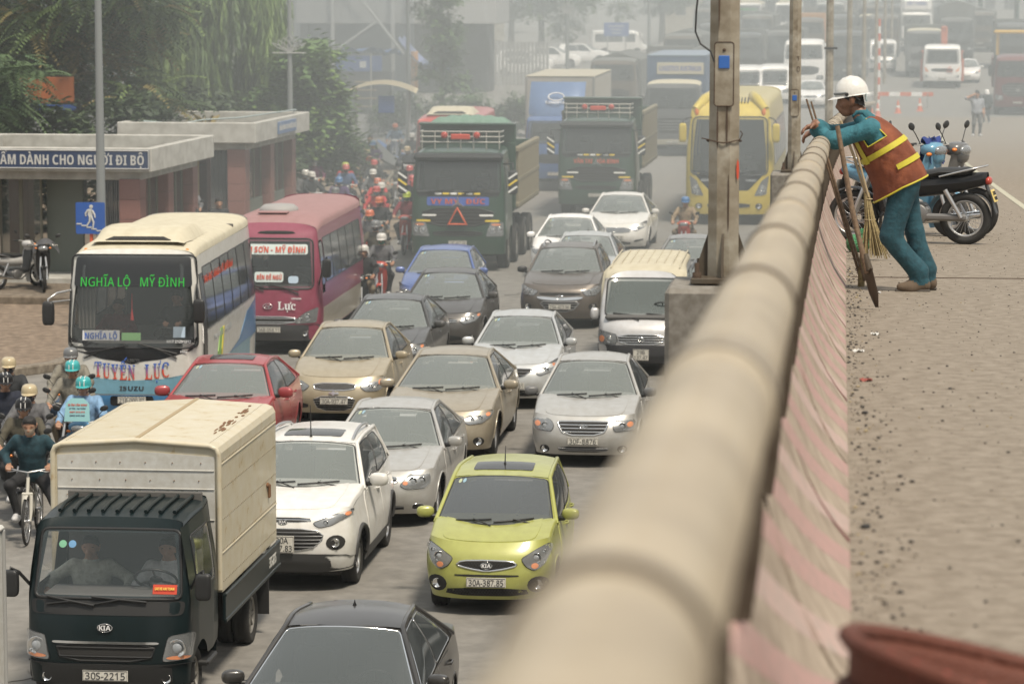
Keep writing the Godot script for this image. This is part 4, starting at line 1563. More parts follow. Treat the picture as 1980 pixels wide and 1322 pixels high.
	car(sedan({"w":1.79,"L":4.4,"paint":paint("red",Color(.36,.055,.06),.15),"sunroof":1,"hp":[[.18,.8],[.5,.91],[.9,.985],[1.3,1.03],[1.5,1.05],[4.0,1.1],[4.8,1.02]],"bp":[[.5,.78],[.8,.88],[1.3,.95],[2.2,.99],[3.8,1.03]],"cab":{"dwc":1.08,"dwa":1.5,"drf":2.1,"drr":3.5,"drb":4.05,"yr":[[2.1,1.41],[2.6,1.47],[3.5,1.39]],"rw":.57,"b":.45,"c":.82},"msize":Vector3(.125,.085,.065),
		"front":[["head",[.45,.66,.56,.60,.78,.70,.85,.84,.6,.75],[[.62,.69,.05]],[]],["grille",[-.42,.45,.42,.45,.45,.62,-.45,.62],4,bk,ch]]}),
		"red hatchback with a sunroof between the box truck and the white bus",Vector3(-9.56,0,-45.67))
func at_ground(x:float,z:float)->Vector3:return Vector3(x,gh(x,-z),z)
func m_trackgreen()->Material:return paint("truck green",Color(.025,.062,.04),.05)
func m_strip(k:int)->Material:return mat("reflective %d" % k,[Color(.75,.75,.72),Color(.75,.55,.05)][k],.3)
func box_truck()->void:
	var dg:=paint("bottle green",Color(.006,.014,.016),.05)
	var bk:=m_black()
	var ch:=m_chrome()
	var t:=thing("box_truck","dark green truck with a cream box body in the lower corner","truck",Vector3(-7.37,0,-30.31),0.0,"buses and trucks in the traffic jam")
	coach_on(t,{"w":1.74,"L":1.75,"y0":.34,"fp":[[.34,.05],[.58,0.0],[.95,.03],[1.2,.10],[1.6,.27],[1.92,.42],[2.0,.5]],"hp":[[.5,2.0],[.9,2.05],[1.7,2.06]],"bp":[[.3,1.94],[.6,1.96],[1.7,1.98]],"dk":.32,"ek":.06,"sill":.5,
		"tum":[[.3,.03],[.7,0.0],[1.15,.0],[1.95,.1]],"paint":dg,"ax":[.62],"r":.32,"tw":.2,"hole":[-.70,.70,1.25,1.86],"screen":[-.76,1.22,.76,1.22,.72,1.89,-.72,1.89],"sr":.07,"sidewin":[[.5,1.35,1.25,1.8]],"bulk":1.66,"steer":.4,"seats":[-.42,.42],"glass":mat("truck glass",Color(.14,.18,.18,.12),.05),"sideglass":mat("truck glass"),
		"wipers":[[-.62,1.24,-.12,1.16],[-.15,1.245,.42,1.2]],
		"front":[["band",[-.78,1.06,.78,1.06,.8,1.2,-.8,1.2],mat("black cowl",Color(.014,.014,.014),.6),.006,"cowl_panel"],["badge",.94,"oval word",1.35],
			["grille",[-.46,.60,.46,.60,.52,.78,-.52,.78],3,bk,bk,"bars","grille",.012],["band",[-.55,.775,.55,.775,.55,.80,-.55,.80],ch,.02,"chrome_strip"],
			["head",[.58,.60,.84,.62,.86,.88,.64,.85],[[.73,.735,.095]],[[.73,.635,.11,.018]]],
			["band",[-.86,.34,.86,.34,.86,.57,-.86,.57],mat("bumper black",Color(.016,.016,.016),.55),.02,"bumper"],["plate",.45,"30S-2215"],["fog",.62,.42,.045,.05]]})
	var ribs:=Mb.new()
	for k in 9:
		var x:=-.62+1.24*k/8.0
		var r:=Mb.new()
		r.tube([Vector3(x*.97,2.035,-.62),Vector3(x,2.065,-.9),Vector3(x,2.07,-1.65)],.022,6)
		part(t,"roof_rib",r,dg)
	for s in [-1.0,1.0]:
		big_mirror(t,Vector3(s*.82,1.28,-.32),Vector3(s*1.0,1.36,-.12),Vector3(.085,.14,.05))
		var st:=Mb.new()
		st.box(Vector3(s*.8,.42,-1.05),Vector3(.2,.06,.5),.02)
		part(t,"step",st,bk)
	text(t,"LAI XE AN TOAN",mat("gold letters",Color(.8,.6,.1),.5),Vector3(.60,1.335,-.115),.028,.2,Vector3(-.39,0,0))
	var pl:=Mb.new()
	pl.box(Vector3(.60,1.325,-.128),Vector3(.25,.1,.004),.002,Basis(Vector3.RIGHT,-.39))
	part(t,"windscreen_card",pl,mat("red card",Color(.5,.05,.02),.5))
	for k in 2:
		var st:=Mb.new()
		st.lathe([[.04,0],[.001,.002]],Vector3(-.5+k*.1,1.74,-.325),ZAX*Basis(Vector3.RIGHT,-.4),14)
		part(t,"sticker",st,mat("sticker b%d" % k,[Color(.2,.5,.3),Color(.15,.35,.6)][k],.5))
	var fr:=Mb.new()
	fr.box(Vector3(0,.55,-3.3),Vector3(.8,.16,3.3),.02)
	part(t,"frame",fr,m_dark())
	axle(t,3.75,1.62,.32,.19,true)
	for s in [-1.0,1.0]:
		var bd:=Mb.new()
		bd.box(Vector3(s*.87,.80,-3.42),Vector3(.04,.3,3.25),.012)
		bd.box(Vector3(s*.885,.66,-3.42),Vector3(.03,.05,3.25),.01)
		bd.box(Vector3(s*.885,.94,-3.42),Vector3(.03,.04,3.25),.01)
		part(t,"side_board",bd,dg)
		text(t,"30S-2215",mat("pale letters",Color(.45,.45,.42),.6),Vector3(s*.893,.80,-4.55),.12,.42,Vector3(0,s*PI/2,0))
		var mf:=Mb.new()
		mf.box(Vector3(s*.76,.45,-4.2),Vector3(.3,.42,.02),.005)
		part(t,"mud_flap",mf,bk)
	var cream:=mat("cream panel",Color(.54,.50,.40),.55,0,{"tex":noise_tex("rusty cream",.008,Color(.80,.68,.5),Color(1,1,1),512,6,21,Color(.97,.95,.9),.25),"scale":.8,"coat":.2})
	var greyp:=mat("grey white panel",Color(.56,.56,.53),.5,0,{"tex":dusty(),"scale":1.2})
	var rust:=mat("rust",Color(.17,.085,.04),.9)
	var w:=.925
	var z0:=-1.80
	var z1:=-5.0
	var prof:=PackedVector2Array([Vector2(-w,.97),Vector2(w,.97),Vector2(w,2.47),Vector2(w - .03,2.53),Vector2(w - .1,2.56),Vector2(0,2.61),Vector2(-w+.1,2.56),Vector2(-w+.03,2.53),Vector2(-w,2.47)])
	var bx:=Mb.new()
	bx.slab(prof,3.2,Basis(),Vector3(0,0,z1))
	var bo:=part(t,"box_body",bx,cream,Transform3D(Basis(),Vector3(-.07,0,0)))
	var fp:=Mb.new()
	fp.slab(PackedVector2Array([Vector2(-w+.07,1.0),Vector2(w - .07,1.0),Vector2(w - .07,2.43),Vector2(0,2.48),Vector2(-w+.07,2.43)]),.006,Basis(),Vector3(0,0,z0+.001))
	part(bo,"front_panel",fp,greyp)
	var fe:=Mb.new()
	var path:=[]
	for k in [2,3,4,5,6,7,8]:
		path.append(Vector3(prof[k].x*.975,prof[k].y - .015,z0+.012))
	fe.tube([Vector3(w*.975,1.0,z0+.012)]+path+[Vector3(-w*.975,1.0,z0+.012)],.03,8)
	part(bo,"front_frame",fe,cream)
	for y in [1.75,2.08,2.28]:
		var sm:=Mb.new()
		sm.box(Vector3(0,y,z0+.012),Vector3(w*1.84,.012,.012),.004)
		part(bo,"panel_seam",sm,greyp)
	var rv:=Mb.new()
	for y in [2.0,2.17,2.36,1.6]:
		for k in 6:
			rv.ell(Vector3(-.72+1.44*k/5.0+.04*sin(k*7.0+y*9.0),y,z0+.012),Vector3.ONE*.007,1.0,6,4)
	part(bo,"rivet",rv,rust).set_meta("kind","stuff")
	var rs:=Mb.new()
	for s in [-1.0,1.0]:
		for y in [1.08,1.42,1.75,2.08,2.38]:
			for k in 40:
				rs.ell(Vector3(s*(w+.002),y,z0 - .06 - 3.08*k/39.0),Vector3(.006,.009,.009),1.0,5,4)
		for k in 40:
			rs.ell(Vector3(s*(w - .14),2.562,z0 - .06 - 3.08*k/39.0),Vector3(.009,.006,.009),1.0,5,4)
	part(bo,"side_rivet",rs,mat("dull rivet",Color(.25,.21,.15),.7)).set_meta("kind","stuff")
	for s in [-1.0,1.0]:
		for y in [1.42,2.38]:
			var sm:=Mb.new()
			sm.box(Vector3(s*(w+.003),y - .03,-3.4),Vector3(.01,.016,3.2),.003)
			part(bo,"side_seam",sm,cream)
		var la:=Mb.new()
		la.box(Vector3(s*(w+.015),1.62,-4.5),Vector3(.03,.16,.06),.01)
		la.ell(Vector3(s*(w+.01),1.70,-4.42),Vector3(.02,.03,.05))
		part(bo,"latch",la,rust)
	var rdg:=Mb.new()
	rdg.box(Vector3(0,2.612,-3.4),Vector3(.05,.012,3.2),.004)
	part(bo,"roof_seam",rdg,mat("roof seam",Color(.33,.26,.16),.8))
	var rng:=RandomNumberGenerator.new()
	rng.seed=5
	for k in 22:
		var sp:=Mb.new()
		var x:=w - .16 - rng.randf()*.12
		var z:=-2.4 - rng.randf()*2.4
		var y:=lerpf(2.61,2.56,x/(w - .1))+.003
		sp.slab(oval(0,0,.006+rng.randf()*.012,.03+rng.randf()*.11,9),.003,Basis(Vector3.RIGHT,-PI/2),Vector3(x,y,z))
		part(bo,"rust_spot",sp,rust)
	var t2:=thing("box_truck","pale box truck, only a sliver of its side in the lower left corner","truck",Vector3(-8.215,0,-20.2),0.0,"buses and trucks in the traffic jam")
	coach_on(t2,{"w":1.9,"L":1.7,"fp":[[.34,.05],[.58,0.0],[1.2,.06],[2.0,.3],[2.1,.4]],"hp":[[.4,2.1],[1.7,2.15]],"bp":[[.3,2.05],[1.7,2.1]],"dk":.3,"ek":.06,"paint":greyp,"ax":[.6],"r":.36,"hole":[-.75,.75,1.3,1.9],"screen":[-.8,1.27,.8,1.27,.76,1.94,-.76,1.94]})
	cargo_box(t2,-1.8,3.9,2.05,.75,2.74,greyp,greyp,mat("side trim",Color(.3,.3,.29),.5))
	axle(t2,4.2,1.7,.36,.22,true)
func small_buses()->void:
	var bk:=m_black()
	var ch:=m_chrome()
	var white:=paint("bus white",Color(.60,.60,.57),0.0,.4)
	var cream:=mat("dusty cream roof",Color(.56,.52,.40),.65,0,{"tex":dusty(),"scale":.5})
	var lblue:=paint("bus light blue",Color(.16,.34,.45),0.0)
	var mblue:=paint("bus mid blue",Color(.05,.20,.42),0.0)
	var blue:=mat("blue letters",Color(.05,.12,.42),.5)
	var redl:=mat("red letters",Color(.55,.08,.04),.5)
	var led:=mat("green led sign",Color(.02,.25,.04),.5,0,{"emit":Color(.05,.8,.1),"power":.22})
	var wins:=[]
	for k in 6:
		wins.append([.95+k*.98,.95+k*.98+.9,1.68,2.66])
	var P:={"w":2.26,"L":7.1,"y0":.34,"fp":[[.34,.06],[.6,0.0],[1.2,.03],[2.0,.12],[2.75,.28],[2.95,.40],[3.02,.55]],"hp":[[.55,3.02],[.9,3.10],[1.4,3.14],[7,3.14]],"bp":[[.3,2.86],[.8,2.90],[7,2.92]],"dk":.4,"nh":3.4,
		"tum":[[.4,.02],[1.0,0.0],[1.6,.0],[2.9,.12]],"paint":white,"roof":cream,"ax":[1.5,5.2],"r":.4,"hole":[-.99,.99,1.5,2.84],"screen":[-1.08,1.42,1.08,1.42,1.03,2.93,-1.03,2.93],"sr":.1,
		"sidewin":wins,"wintrim":bk,"steer":.5,"seats":[-.55,.5],
		"bands":[[.45,6.9,.42,.95,lblue,"blue_skirt"],[4.2,6.9,.9,1.35,mblue,"blue_swoosh",pts2([3.4,.95,6.9,.95,6.9,1.6,5.6,1.45,4.6,1.05]),.008],[2.0,2.4,.9,1.4,mat("green stripe",Color(.25,.42,.12),.5),"green_stripe",pts2([1.9,.95,2.3,.95,2.6,1.5,2.35,1.5]),.009],[2.3,2.5,.9,1.4,mat("yellow stripe",Color(.65,.55,.08),.5),"yellow_stripe",pts2([2.35,.95,2.5,.95,2.8,1.5,2.65,1.5]),.009],[.42,.9,.55,2.7,m_gloss(),"door_panel",pts2([.45,.6,.9,.6,.9,2.6,.55,2.6]),.007]],
		"wipers":[[-.8,1.33,-.1,1.46],[.75,1.33,.1,1.50]],
		"front":[["band",[-1.09,1.62,-1.0,1.38,-.5,1.24,-.16,1.2,0,1.15,.16,1.2,.5,1.24,1.0,1.38,1.09,1.62,1.0,1.50,-1.0,1.50],m_gloss(),.006,"black_panel"],
			["band",[-.98,2.42,.98,2.42,.95,2.90,-.95,2.90],mat("dark sun strip",Color(.02,.022,.024),.3),.012,"sun_strip"],
			["text","SAMCO",0,1.215,.055,.26,ch,"Droid Serif",true,0,"",.016],
			["text","MST 21291312",.78,1.53,.045,.4,mat("white letters",Color(.75,.75,.75),.5),"Droid Sans",true,0,"",.02],["text","BG6w",.86,1.36,.03,.12,mat("white letters"),"Droid Sans",true,0,"",.016],
			["band",[-.62,.66,.62,.66,.98,.70,1.06,1.02,.6,.92,0,.885,-.6,.92,-1.06,1.02,-.98,.70],lblue,.006,"blue_band"],
			["text","ISUZU",0,.76,.07,.4,ch,"Droid Sans",true,0,"",.014],
			["band",[-.95,.36,.95,.36,1.02,.64,-1.02,.64],mblue,.008,"bumper"],["plate",.56,"21B-000.97"],
			["band",[-.36,.47,.36,.47,.36,.63,-.36,.63],m_gloss(),.014,"plate_recess"],
			["head",[.86,.80,.96,.78,1.08,.95,1.06,1.08,.90,.98],[[.96,.90,.05]],[]]]}
	var t:=coach(P,"white minibus with a cream roof and green lit destination sign",Vector3(-11.59,0,-49.81),.05)
	var S:=Shell.new()
	S.w=1.13
	S.L=7.1
	S.fp=P.fp
	S.hp=P.hp
	S.bp=P.bp
	S.dk=.4
	S.nf=3.2
	S.plan=[[0,.05],[.5,0.0]]
	S.tum=P.tum
	var name:="TUYẾN LỰC"
	for k in name.length():
		if name[k]==" ":
			continue
		var u:=(k - 4.0)/4.0
		var y:=1.02+.05*u*u
		var l:=text(t,name[k],blue,S.fas(Vector2(u*.56,y))+Vector3(0,0,.02),.25,.118,Vector3(0,0,0),"Droid Serif",true)
		l.material_override=mat("two tone letters",Color.WHITE,.5,0,{"vc":true})
		var nm:=ArrayMesh.new()
		for sf in l.mesh.get_surface_count():
			var a2:Array=l.mesh.surface_get_arrays(sf)
			var c2:=PackedColorArray()
			for q in a2[Mesh.ARRAY_VERTEX]:
				c2.push_back(Color(.05,.12,.42) if q.y>0.01 else Color(.55,.08,.04))
			a2[Mesh.ARRAY_COLOR]=c2
			nm.add_surface_from_arrays(Mesh.PRIMITIVE_TRIANGLES,a2)
		l.mesh=nm
	text(t,"NGHĨA LỘ   MỸ ĐÌNH",led,Vector3(0,2.50,-.20),.15,1.72,Vector3(-.22,0,0),"Droid Sans",false,"led_lettering")
	var card:=Mb.new()
	card.box(Vector3(-.52,1.62,-.11),Vector3(.62,.17,.012),.004,Basis(Vector3.RIGHT,-.15))
	part(t,"destination_card",card,mat("white card",Color(.6,.6,.6),.6))
	text(t,"NGHĨA LỘ",blue,Vector3(-.52,1.615,-.098),.1,.54,Vector3(-.15,0,0))
	var gc:=Mb.new()
	gc.box(Vector3(-.02,1.6,-.12),Vector3(.32,.13,.012),.004,Basis(Vector3.RIGHT,-.15))
	part(t,"green_card",gc,mat("green card",Color(.25,.5,.2),.6))
	var pc:=Mb.new()
	pc.box(Vector3(.78,1.68,-.12),Vector3(.2,.18,.008),.003,Basis(Vector3.RIGHT,-.15))
	part(t,"paper_notice",pc,mat("pale blue paper",Color(.4,.5,.6),.6))
	var cu:=Mb.new()
	for k in 9:
		cu.tube([Vector3(-.95+k*.035,2.42,-.42 - .03*(k % 2)),Vector3(-.93+k*.03,1.7,-.40 - .03*(k % 2))],.02,6)
	part(t,"curtain",cu,mat("curtain",Color(.16,.15,.13),.8))
	var tas:=Mb.new()
	tas.tube([Vector3(-.03,2.3,-.3),Vector3(-.03,2.05,-.28)],.006,5)
	tas.lathe([[.03,0],[.02,.1],[.004,.2]],Vector3(-.03,1.86,-.28),Basis(),8)
	part(t,"hanging_tassel",tas,mat("red cloth",Color(.5,.03,.03),.7))
	var ac:=Mb.new()
	var rows:=[]
	for i in 9:
		var r:=PackedVector3Array()
		var d:=-.75 - 2.3*i/8.0
		var h:float=[.02,.14,.2,.22,.22,.22,.2,.14,.02][i]
		for j in 15:
			var q:=j/7.0 - 1.0
			r.push_back(Vector3(q*(.78 if i<2 else .82),3.10+h*Geo.se(q,5.0),d))
		rows.append(r)
	ac.grid(rows,Vector3(0,2.5,-1.8))
	var aco:=part(t,"air_conditioner",ac,cream)
	var sl:=Mb.new()
	sl.slab(PackedVector2Array([Vector2(-.55,.0),Vector2(.55,.0),Vector2(.42,.085),Vector2(-.42,.085)]),.02,Basis(Vector3.RIGHT,-.95),Vector3(0,3.135,-.80))
	part(aco,"air_intake",sl,m_dark())
	for s in [-1.0,1.0]:
		var lm:=Mb.new()
		lm.ell(Vector3(s*.85,3.0,-.62),Vector3(.03,.025,.03))
		part(t,"marker_lamp",lm,m_amber())
	text(t,"Yên Bái - Nghĩa Lộ - Mỹ Đình",redl,Vector3(1.075,2.45,-2.6),.16,3.3,Vector3(.09,PI/2,0),"Droid Serif")
	text(t,"TV 4P - HÀNG VIỆT - GIA VIỆT",mat("grey letters",Color(.35,.36,.36),.6),Vector3(1.137,1.42,-2.6),.09,2.0,Vector3(0,PI/2,0))
	big_mirror(t,Vector3(-1.05,2.35,-.3),Vector3(-1.36,2.0,.05),Vector3(.10,.2,.07),null,true)
	big_mirror(t,Vector3(1.05,2.45,-.3),Vector3(1.14,2.05,.05),Vector3(.10,.2,.07))
	var pink:=paint("pink",Color(.27,.055,.095),.05)
	var proof:=mat("faded pink roof",Color(.34,.19,.19),.6,0,{"tex":dusty(),"scale":.5})
	var beige:=paint("bus beige",Color(.42,.38,.30),0.0)
	wins=[[.5,.85,1.4,2.2]]
	for k in 5:
		wins.append([1.0+k*1.02,1.0+k*1.02+.94,1.42,2.26])
	P={"w":2.04,"L":6.9,"y0":.3,"fp":[[.3,.06],[.55,0.0],[1.1,.04],[1.6,.14],[2.3,.36],[2.5,.48],[2.6,.64]],"hp":[[.6,2.6],[1.0,2.72],[1.6,2.77],[7,2.77]],"bp":[[.4,2.42],[.9,2.5],[7,2.52]],"dk":.5,"nf":2.8,"nh":2.8,"paint":pink,"roof":proof,"ax":[1.4,5.2],"r":.38,
		"tum":[[.4,.02],[.9,0.0],[1.4,.01],[2.5,.12]],"hole":[-.82,.82,1.38,2.26],"screen":[-.88,1.33,.88,1.33,.84,2.31,-.84,2.31],"sidewin":wins,"wipers":[[-.1,1.36,-.65,1.43],[.6,1.3,.0,1.42]],
		"bands":[[.6,6.6,.42,.92,beige,"beige_skirt"]],
		"front":[["band",[-.98,.3,.98,.3,.98,.62,-.98,.62],mat("grey bumper",Color(.05,.05,.052),.5),.012,"bumper"],
			["grille",[-.5,.64,.5,.64,.56,.78,-.56,.78],3,ch,ch,"bars","grille",.015],["head",[.52,.64,.92,.66,.96,.96,.72,.86,.54,.72],[[.76,.77,.075],[.62,.72,.05]],[]],
			["plate",.52,"36B-058.11"],["badge",.99,"slanted letter",1.3,-.02],["text","Lực",.36,1.0,.16,.36,mat("white letters"),"Droid Serif",true,0,"",.016],["text","LIMOUSINE",.55,1.14,.03,.2,mat("white letters"),"Droid Sans",true,0,"",.012],
			["band",[-.75,2.0,.75,2.0,.74,2.2,-.74,2.2],mat("pale sign",Color(.55,.62,.60),.5),.012,"destination_sign"],["text","BỊNH SƠN - MỸ ĐÌNH".replace("Ị","I"),0,2.1,.12,1.42,redl,"Droid Sans",true,0,"",.026],
			["band",[-.3,1.46,.28,1.46,.28,1.66,-.3,1.66],mat("pale sign"),.012,"route_card"],["text","BÊN ĐÊ NGỪ",0,1.56,.09,.5,redl,"Droid Sans",true,0,"",.026],["band",[.38,1.44,.58,1.44,.58,1.58,.38,1.58],mat("pale blue paper"),.012,"paper_notice"],
			["grille",[-.3,2.4,.5,2.4,.42,2.46,-.22,2.46],1,bk,null,"bars","roof_intake"],["fog",.72,.44,.04,.05]]}
	t=coach(P,"faded pink minibus with a white destination sign in its windscreen",Vector3(-11.29,0,-60.55),.01)
	var vent:=Mb.new()
	vent.lathe([[.36,0],[.36,.05],[.28,.12],[.001,.15]],Vector3(-.1,2.76,-1.9),Basis(Vector3(1.1,0,0),Vector3.UP,Vector3(0,0,1.4)),18)
	part(t,"roof_vent",vent,mat("grey plastic",Color(.3,.29,.28),.6))
	var hat:=Mb.new()
	hat.box(Vector3(-.1,2.775,-1.25),Vector3(.6,.03,.3),.01)
	part(t,"roof_hatch",hat,proof)
	for s in [-1.0,1.0]:
		big_mirror(t,Vector3(s*.95,1.35,-.35),Vector3(s*1.16,1.75,-.1),Vector3(.09,.19,.06))
func vans_and_coaches()->void:
	var bk:=m_black()
	var ch:=m_chrome()
	var vw:=paint("van silver",Color(.58,.585,.60),.25)
	var vl:=mat("van grey plastic",Color(.045,.045,.05),.6)
	var vroof:=mat("dusty cream roof")
	var P:={"called": "van","category": "van","w":1.7,"L":4.75,"y0":.26,"fp":[[.26,.12],[.42,.02],[.6,0.0],[.85,.04],[1.0,.12],[1.1,.3],[1.8,.86],[1.92,1.02]],"hp":[[1.0,1.92],[1.4,2.0],[4.7,2.02]],"bp":[[.5,1.0],[.75,1.3],[1.1,1.82],[1.4,1.88],[4.7,1.9]],"dk":.62,"nf":2.8,"nh":3.2,"paint":vw,"roof":vroof,"ax":[.95,3.5],"r":.32,"tw":.2,
		"tum":[[.3,.05],[.6,0.0],[1.0,.02],[1.85,.13]],"hole":[-.66,.66,1.16,1.74],"screen":[-.71,1.12,.71,1.12,.68,1.79,-.68,1.79],"sr":.08,"glass":mat("van glass",Color(.20,.23,.22,.5),.06),"sidewin":[[1.15,1.9,1.15,1.72],[2.0,3.1,1.15,1.72],[3.2,4.4,1.15,1.72]],"wipers":[[-.05,1.13,-.55,1.17],[.6,1.13,.08,1.17]],"steer":.38,"seats":[-.4,.4],"bulk":4.3,
		"front":[["band",[-.85,.26,.85,.26,.85,.60,-.85,.60],vl,.010,"bumper"],["head",[.46,.62,.82,.62,.82,.86,.46,.80],[[.6,.71,.07]],[[.75,.70,.05,.06]]],["grille",[-.42,.62,.42,.62,.45,.80,-.45,.80],3,ch,ch,"bars","grille",.014],["badge",.71,"three ovals",1.0],["plate",.42,"29B/137.47"],["fog",.62,.44,.04,.05]]}
	var t:=coach(P,"white van with a ribbed dusty roof beside the nearest lamp post",Vector3(-3.70,0,-57.99))
	for k in 9:
		var x:=-.66+1.32*k/8.0
		var r:=Mb.new()
		r.tube([Vector3(x,1.955,-1.25),Vector3(x,2.01,-1.8),Vector3(x,2.02,-4.4)],.015,5)
		part(t,"roof_rib",r,vroof)
	for s in [-1.0,1.0]:
		wing_mirror(t,Vector3(s*.84,1.12,-.75),s,vw,Vector3(.09,.11,.06))
	var yel:=paint("coach yellow",Color(.60,.47,.06),.05)
	var wins:=[]
	for k in 6:
		wins.append([1.2+k*1.6,1.2+k*1.6+1.52,1.6,2.65])
	P={"w":2.5,"L":11.5,"y0":.3,"fp":[[.3,.05],[.6,0.0],[1.3,.04],[2.2,.2],[3.0,.48],[3.2,.6],[3.3,.8]],"hp":[[.7,3.3],[1.2,3.42],[2.0,3.45],[11,3.4]],"bp":[[.4,3.0],[1.0,3.08],[11,3.1]],"dk":.55,"nf":3.0,"nh":3.0,"paint":yel,"ax":[2.4,8.4],"r":.5,"tw":.28,
		"tum":[[.4,.02],[1.0,0.0],[1.6,.0],[3.1,.14]],"hole":[-1.02,1.02,1.42,2.85],"screen":[-1.1,1.36,1.1,1.36,1.06,2.92,-1.06,2.92],"sr":.18,"sidewin":wins,"wipers":[[-.85,1.42,-.1,1.5],[.1,1.42,.85,1.5]],
		"front":[["band",[-1.08,1.5,-.9,1.3,-.55,.95,.55,.95,.9,1.3,1.08,1.5,1.0,1.46,-1.0,1.46],m_gloss(),.006,"black_panel"],["head",[.72,.80,1.05,.84,1.12,1.34,.92,1.2],[[.94,1.0,.1],[.9,.88,.07]],[]],
			["text","UNIVERSE",-.62,1.22,.06,.34,ch],["text","TURBO",.62,1.22,.06,.3,ch],["plate",.75,"29B-084.33"],["grille",[-.6,.48,.6,.48,.6,.6,-.6,.6],2,bk,null,"bars","lower_grille"],["fog",.85,.52,.06,.09]]}
	t=coach(P,"yellow coach with a rounded roof front behind the lamp post",Vector3(-3.36,0,-94.2),-.015)
	t.scale=Vector3(1.07,1.12,1.07)
	var vis:=Mb.new()
	for k in 12:
		vis.tube([Vector3(-.5+k*.09,3.30,-.72),Vector3(-.5+k*.09,3.42,-1.1)],.02,5)
	part(t,"roof_louvres",vis,bk).set_meta("kind","stuff")
	for s in [-1.0,1.0]:
		var fin:=Mb.new()
		fin.tube([Vector3(s*1.0,3.1,-.55),Vector3(s*.75,3.36,-.85),Vector3(s*.6,3.46,-1.5),Vector3(s*.62,3.46,-2.6)],[.12,.16,.14,.05],10)
		part(t,"roof_fairing",fin,yel)
		big_mirror(t,Vector3(s*1.1,2.9,-.5),Vector3(s*1.32,2.5,-.1),Vector3(.11,.26,.09),yel)
		var ml:=Mb.new()
		ml.ell(Vector3(s*.95,3.06,-.5),Vector3(.06,.12,.04))
		part(t,"marker_lamp",ml,m_amber())
	var redp:=paint("bus red",Color(.50,.06,.045),.05)
	P={"w":2.24,"L":7.2,"y0":.34,"fp":[[.34,.06],[.6,0.0],[1.2,.03],[2.0,.12],[2.6,.25],[2.75,.4],[2.82,.55]],"hp":[[.55,2.82],[.9,2.9],[1.4,2.94],[7,2.94]],"bp":[[.3,2.66],[.8,2.70],[7,2.72]],"dk":.4,"nh":3.4,"paint":redp,"ax":[1.5,5.2],"hole":[-.95,.95,1.45,2.62],"screen":[-1.02,1.4,1.02,1.4,1.0,2.68,-1.0,2.68],
		"front":[["band",[-.95,2.2,.95,2.2,.92,2.66,-.92,2.66],mat("dark sun strip"),.012,"sun_strip"],["text","ẨM THỰC",0,2.42,.2,1.3,mat("white letters"),"Droid Sans",true,0,"",.03]]}
	t=coach(P,"red minibus with a white roof air conditioner behind the dump truck",Vector3(-13.02,0,-102.48),.03)
	var ac:=Mb.new()
	var rows:=[]
	for i in 7:
		var r:=PackedVector3Array()
		var h:float=[.02,.16,.24,.26,.24,.16,.02][i]
		for j in 15:
			var q:=j/7.0 - 1.0
			r.push_back(Vector3(q*.8,2.9+h*Geo.se(q,5.0),-.8 - 2.4*i/6.0))
		rows.append(r)
	ac.grid(rows,Vector3(0,2.3,-1.8))
	part(t,"air_conditioner",ac,mat("dusty cream roof"))
	var sl:=Mb.new()
	sl.slab(PackedVector2Array([Vector2(-.55,.0),Vector2(.55,.0),Vector2(.42,.1),Vector2(-.42,.1)]),.02,Basis(Vector3.RIGHT,-.95),Vector3(0,2.95,-.86))
	part(t,"air_intake",sl,m_dark())
func cab_over(col:Material,o:={})->Dictionary:
	var P:={"called": "dump_truck","category": "truck","w":2.48,"L":2.1,"y0":.45,"fp":[[.45,.06],[.8,0.0],[1.3,.02],[2.1,.10],[2.9,.30],[3.05,.42]],"hp":[[.45,3.05],[.9,3.15],[2.1,3.18]],"bp":[[.3,2.92],[.7,2.98],[2.1,3.0]],"dk":.32,"ek":.06,"sill":.8,"nf":4.0,"tum":[[.5,.02],[1.0,0.0],[2.0,.02],[3.0,.12]],"paint":col,"ax":[1.3],"r":.52,"tw":.3,"hole":[-1.02,1.02,2.06,2.80],"screen":[-1.09,2.02,1.09,2.02,1.06,2.84,-1.06,2.84],"sr":.1,"sidewin":[[.5,1.6,2.05,2.8]],"bulk":1.95,"wipers":[[-.8,2.05,-.1,2.1],[.1,2.05,.8,2.1]]}
	P.merge(o,true)
	return P
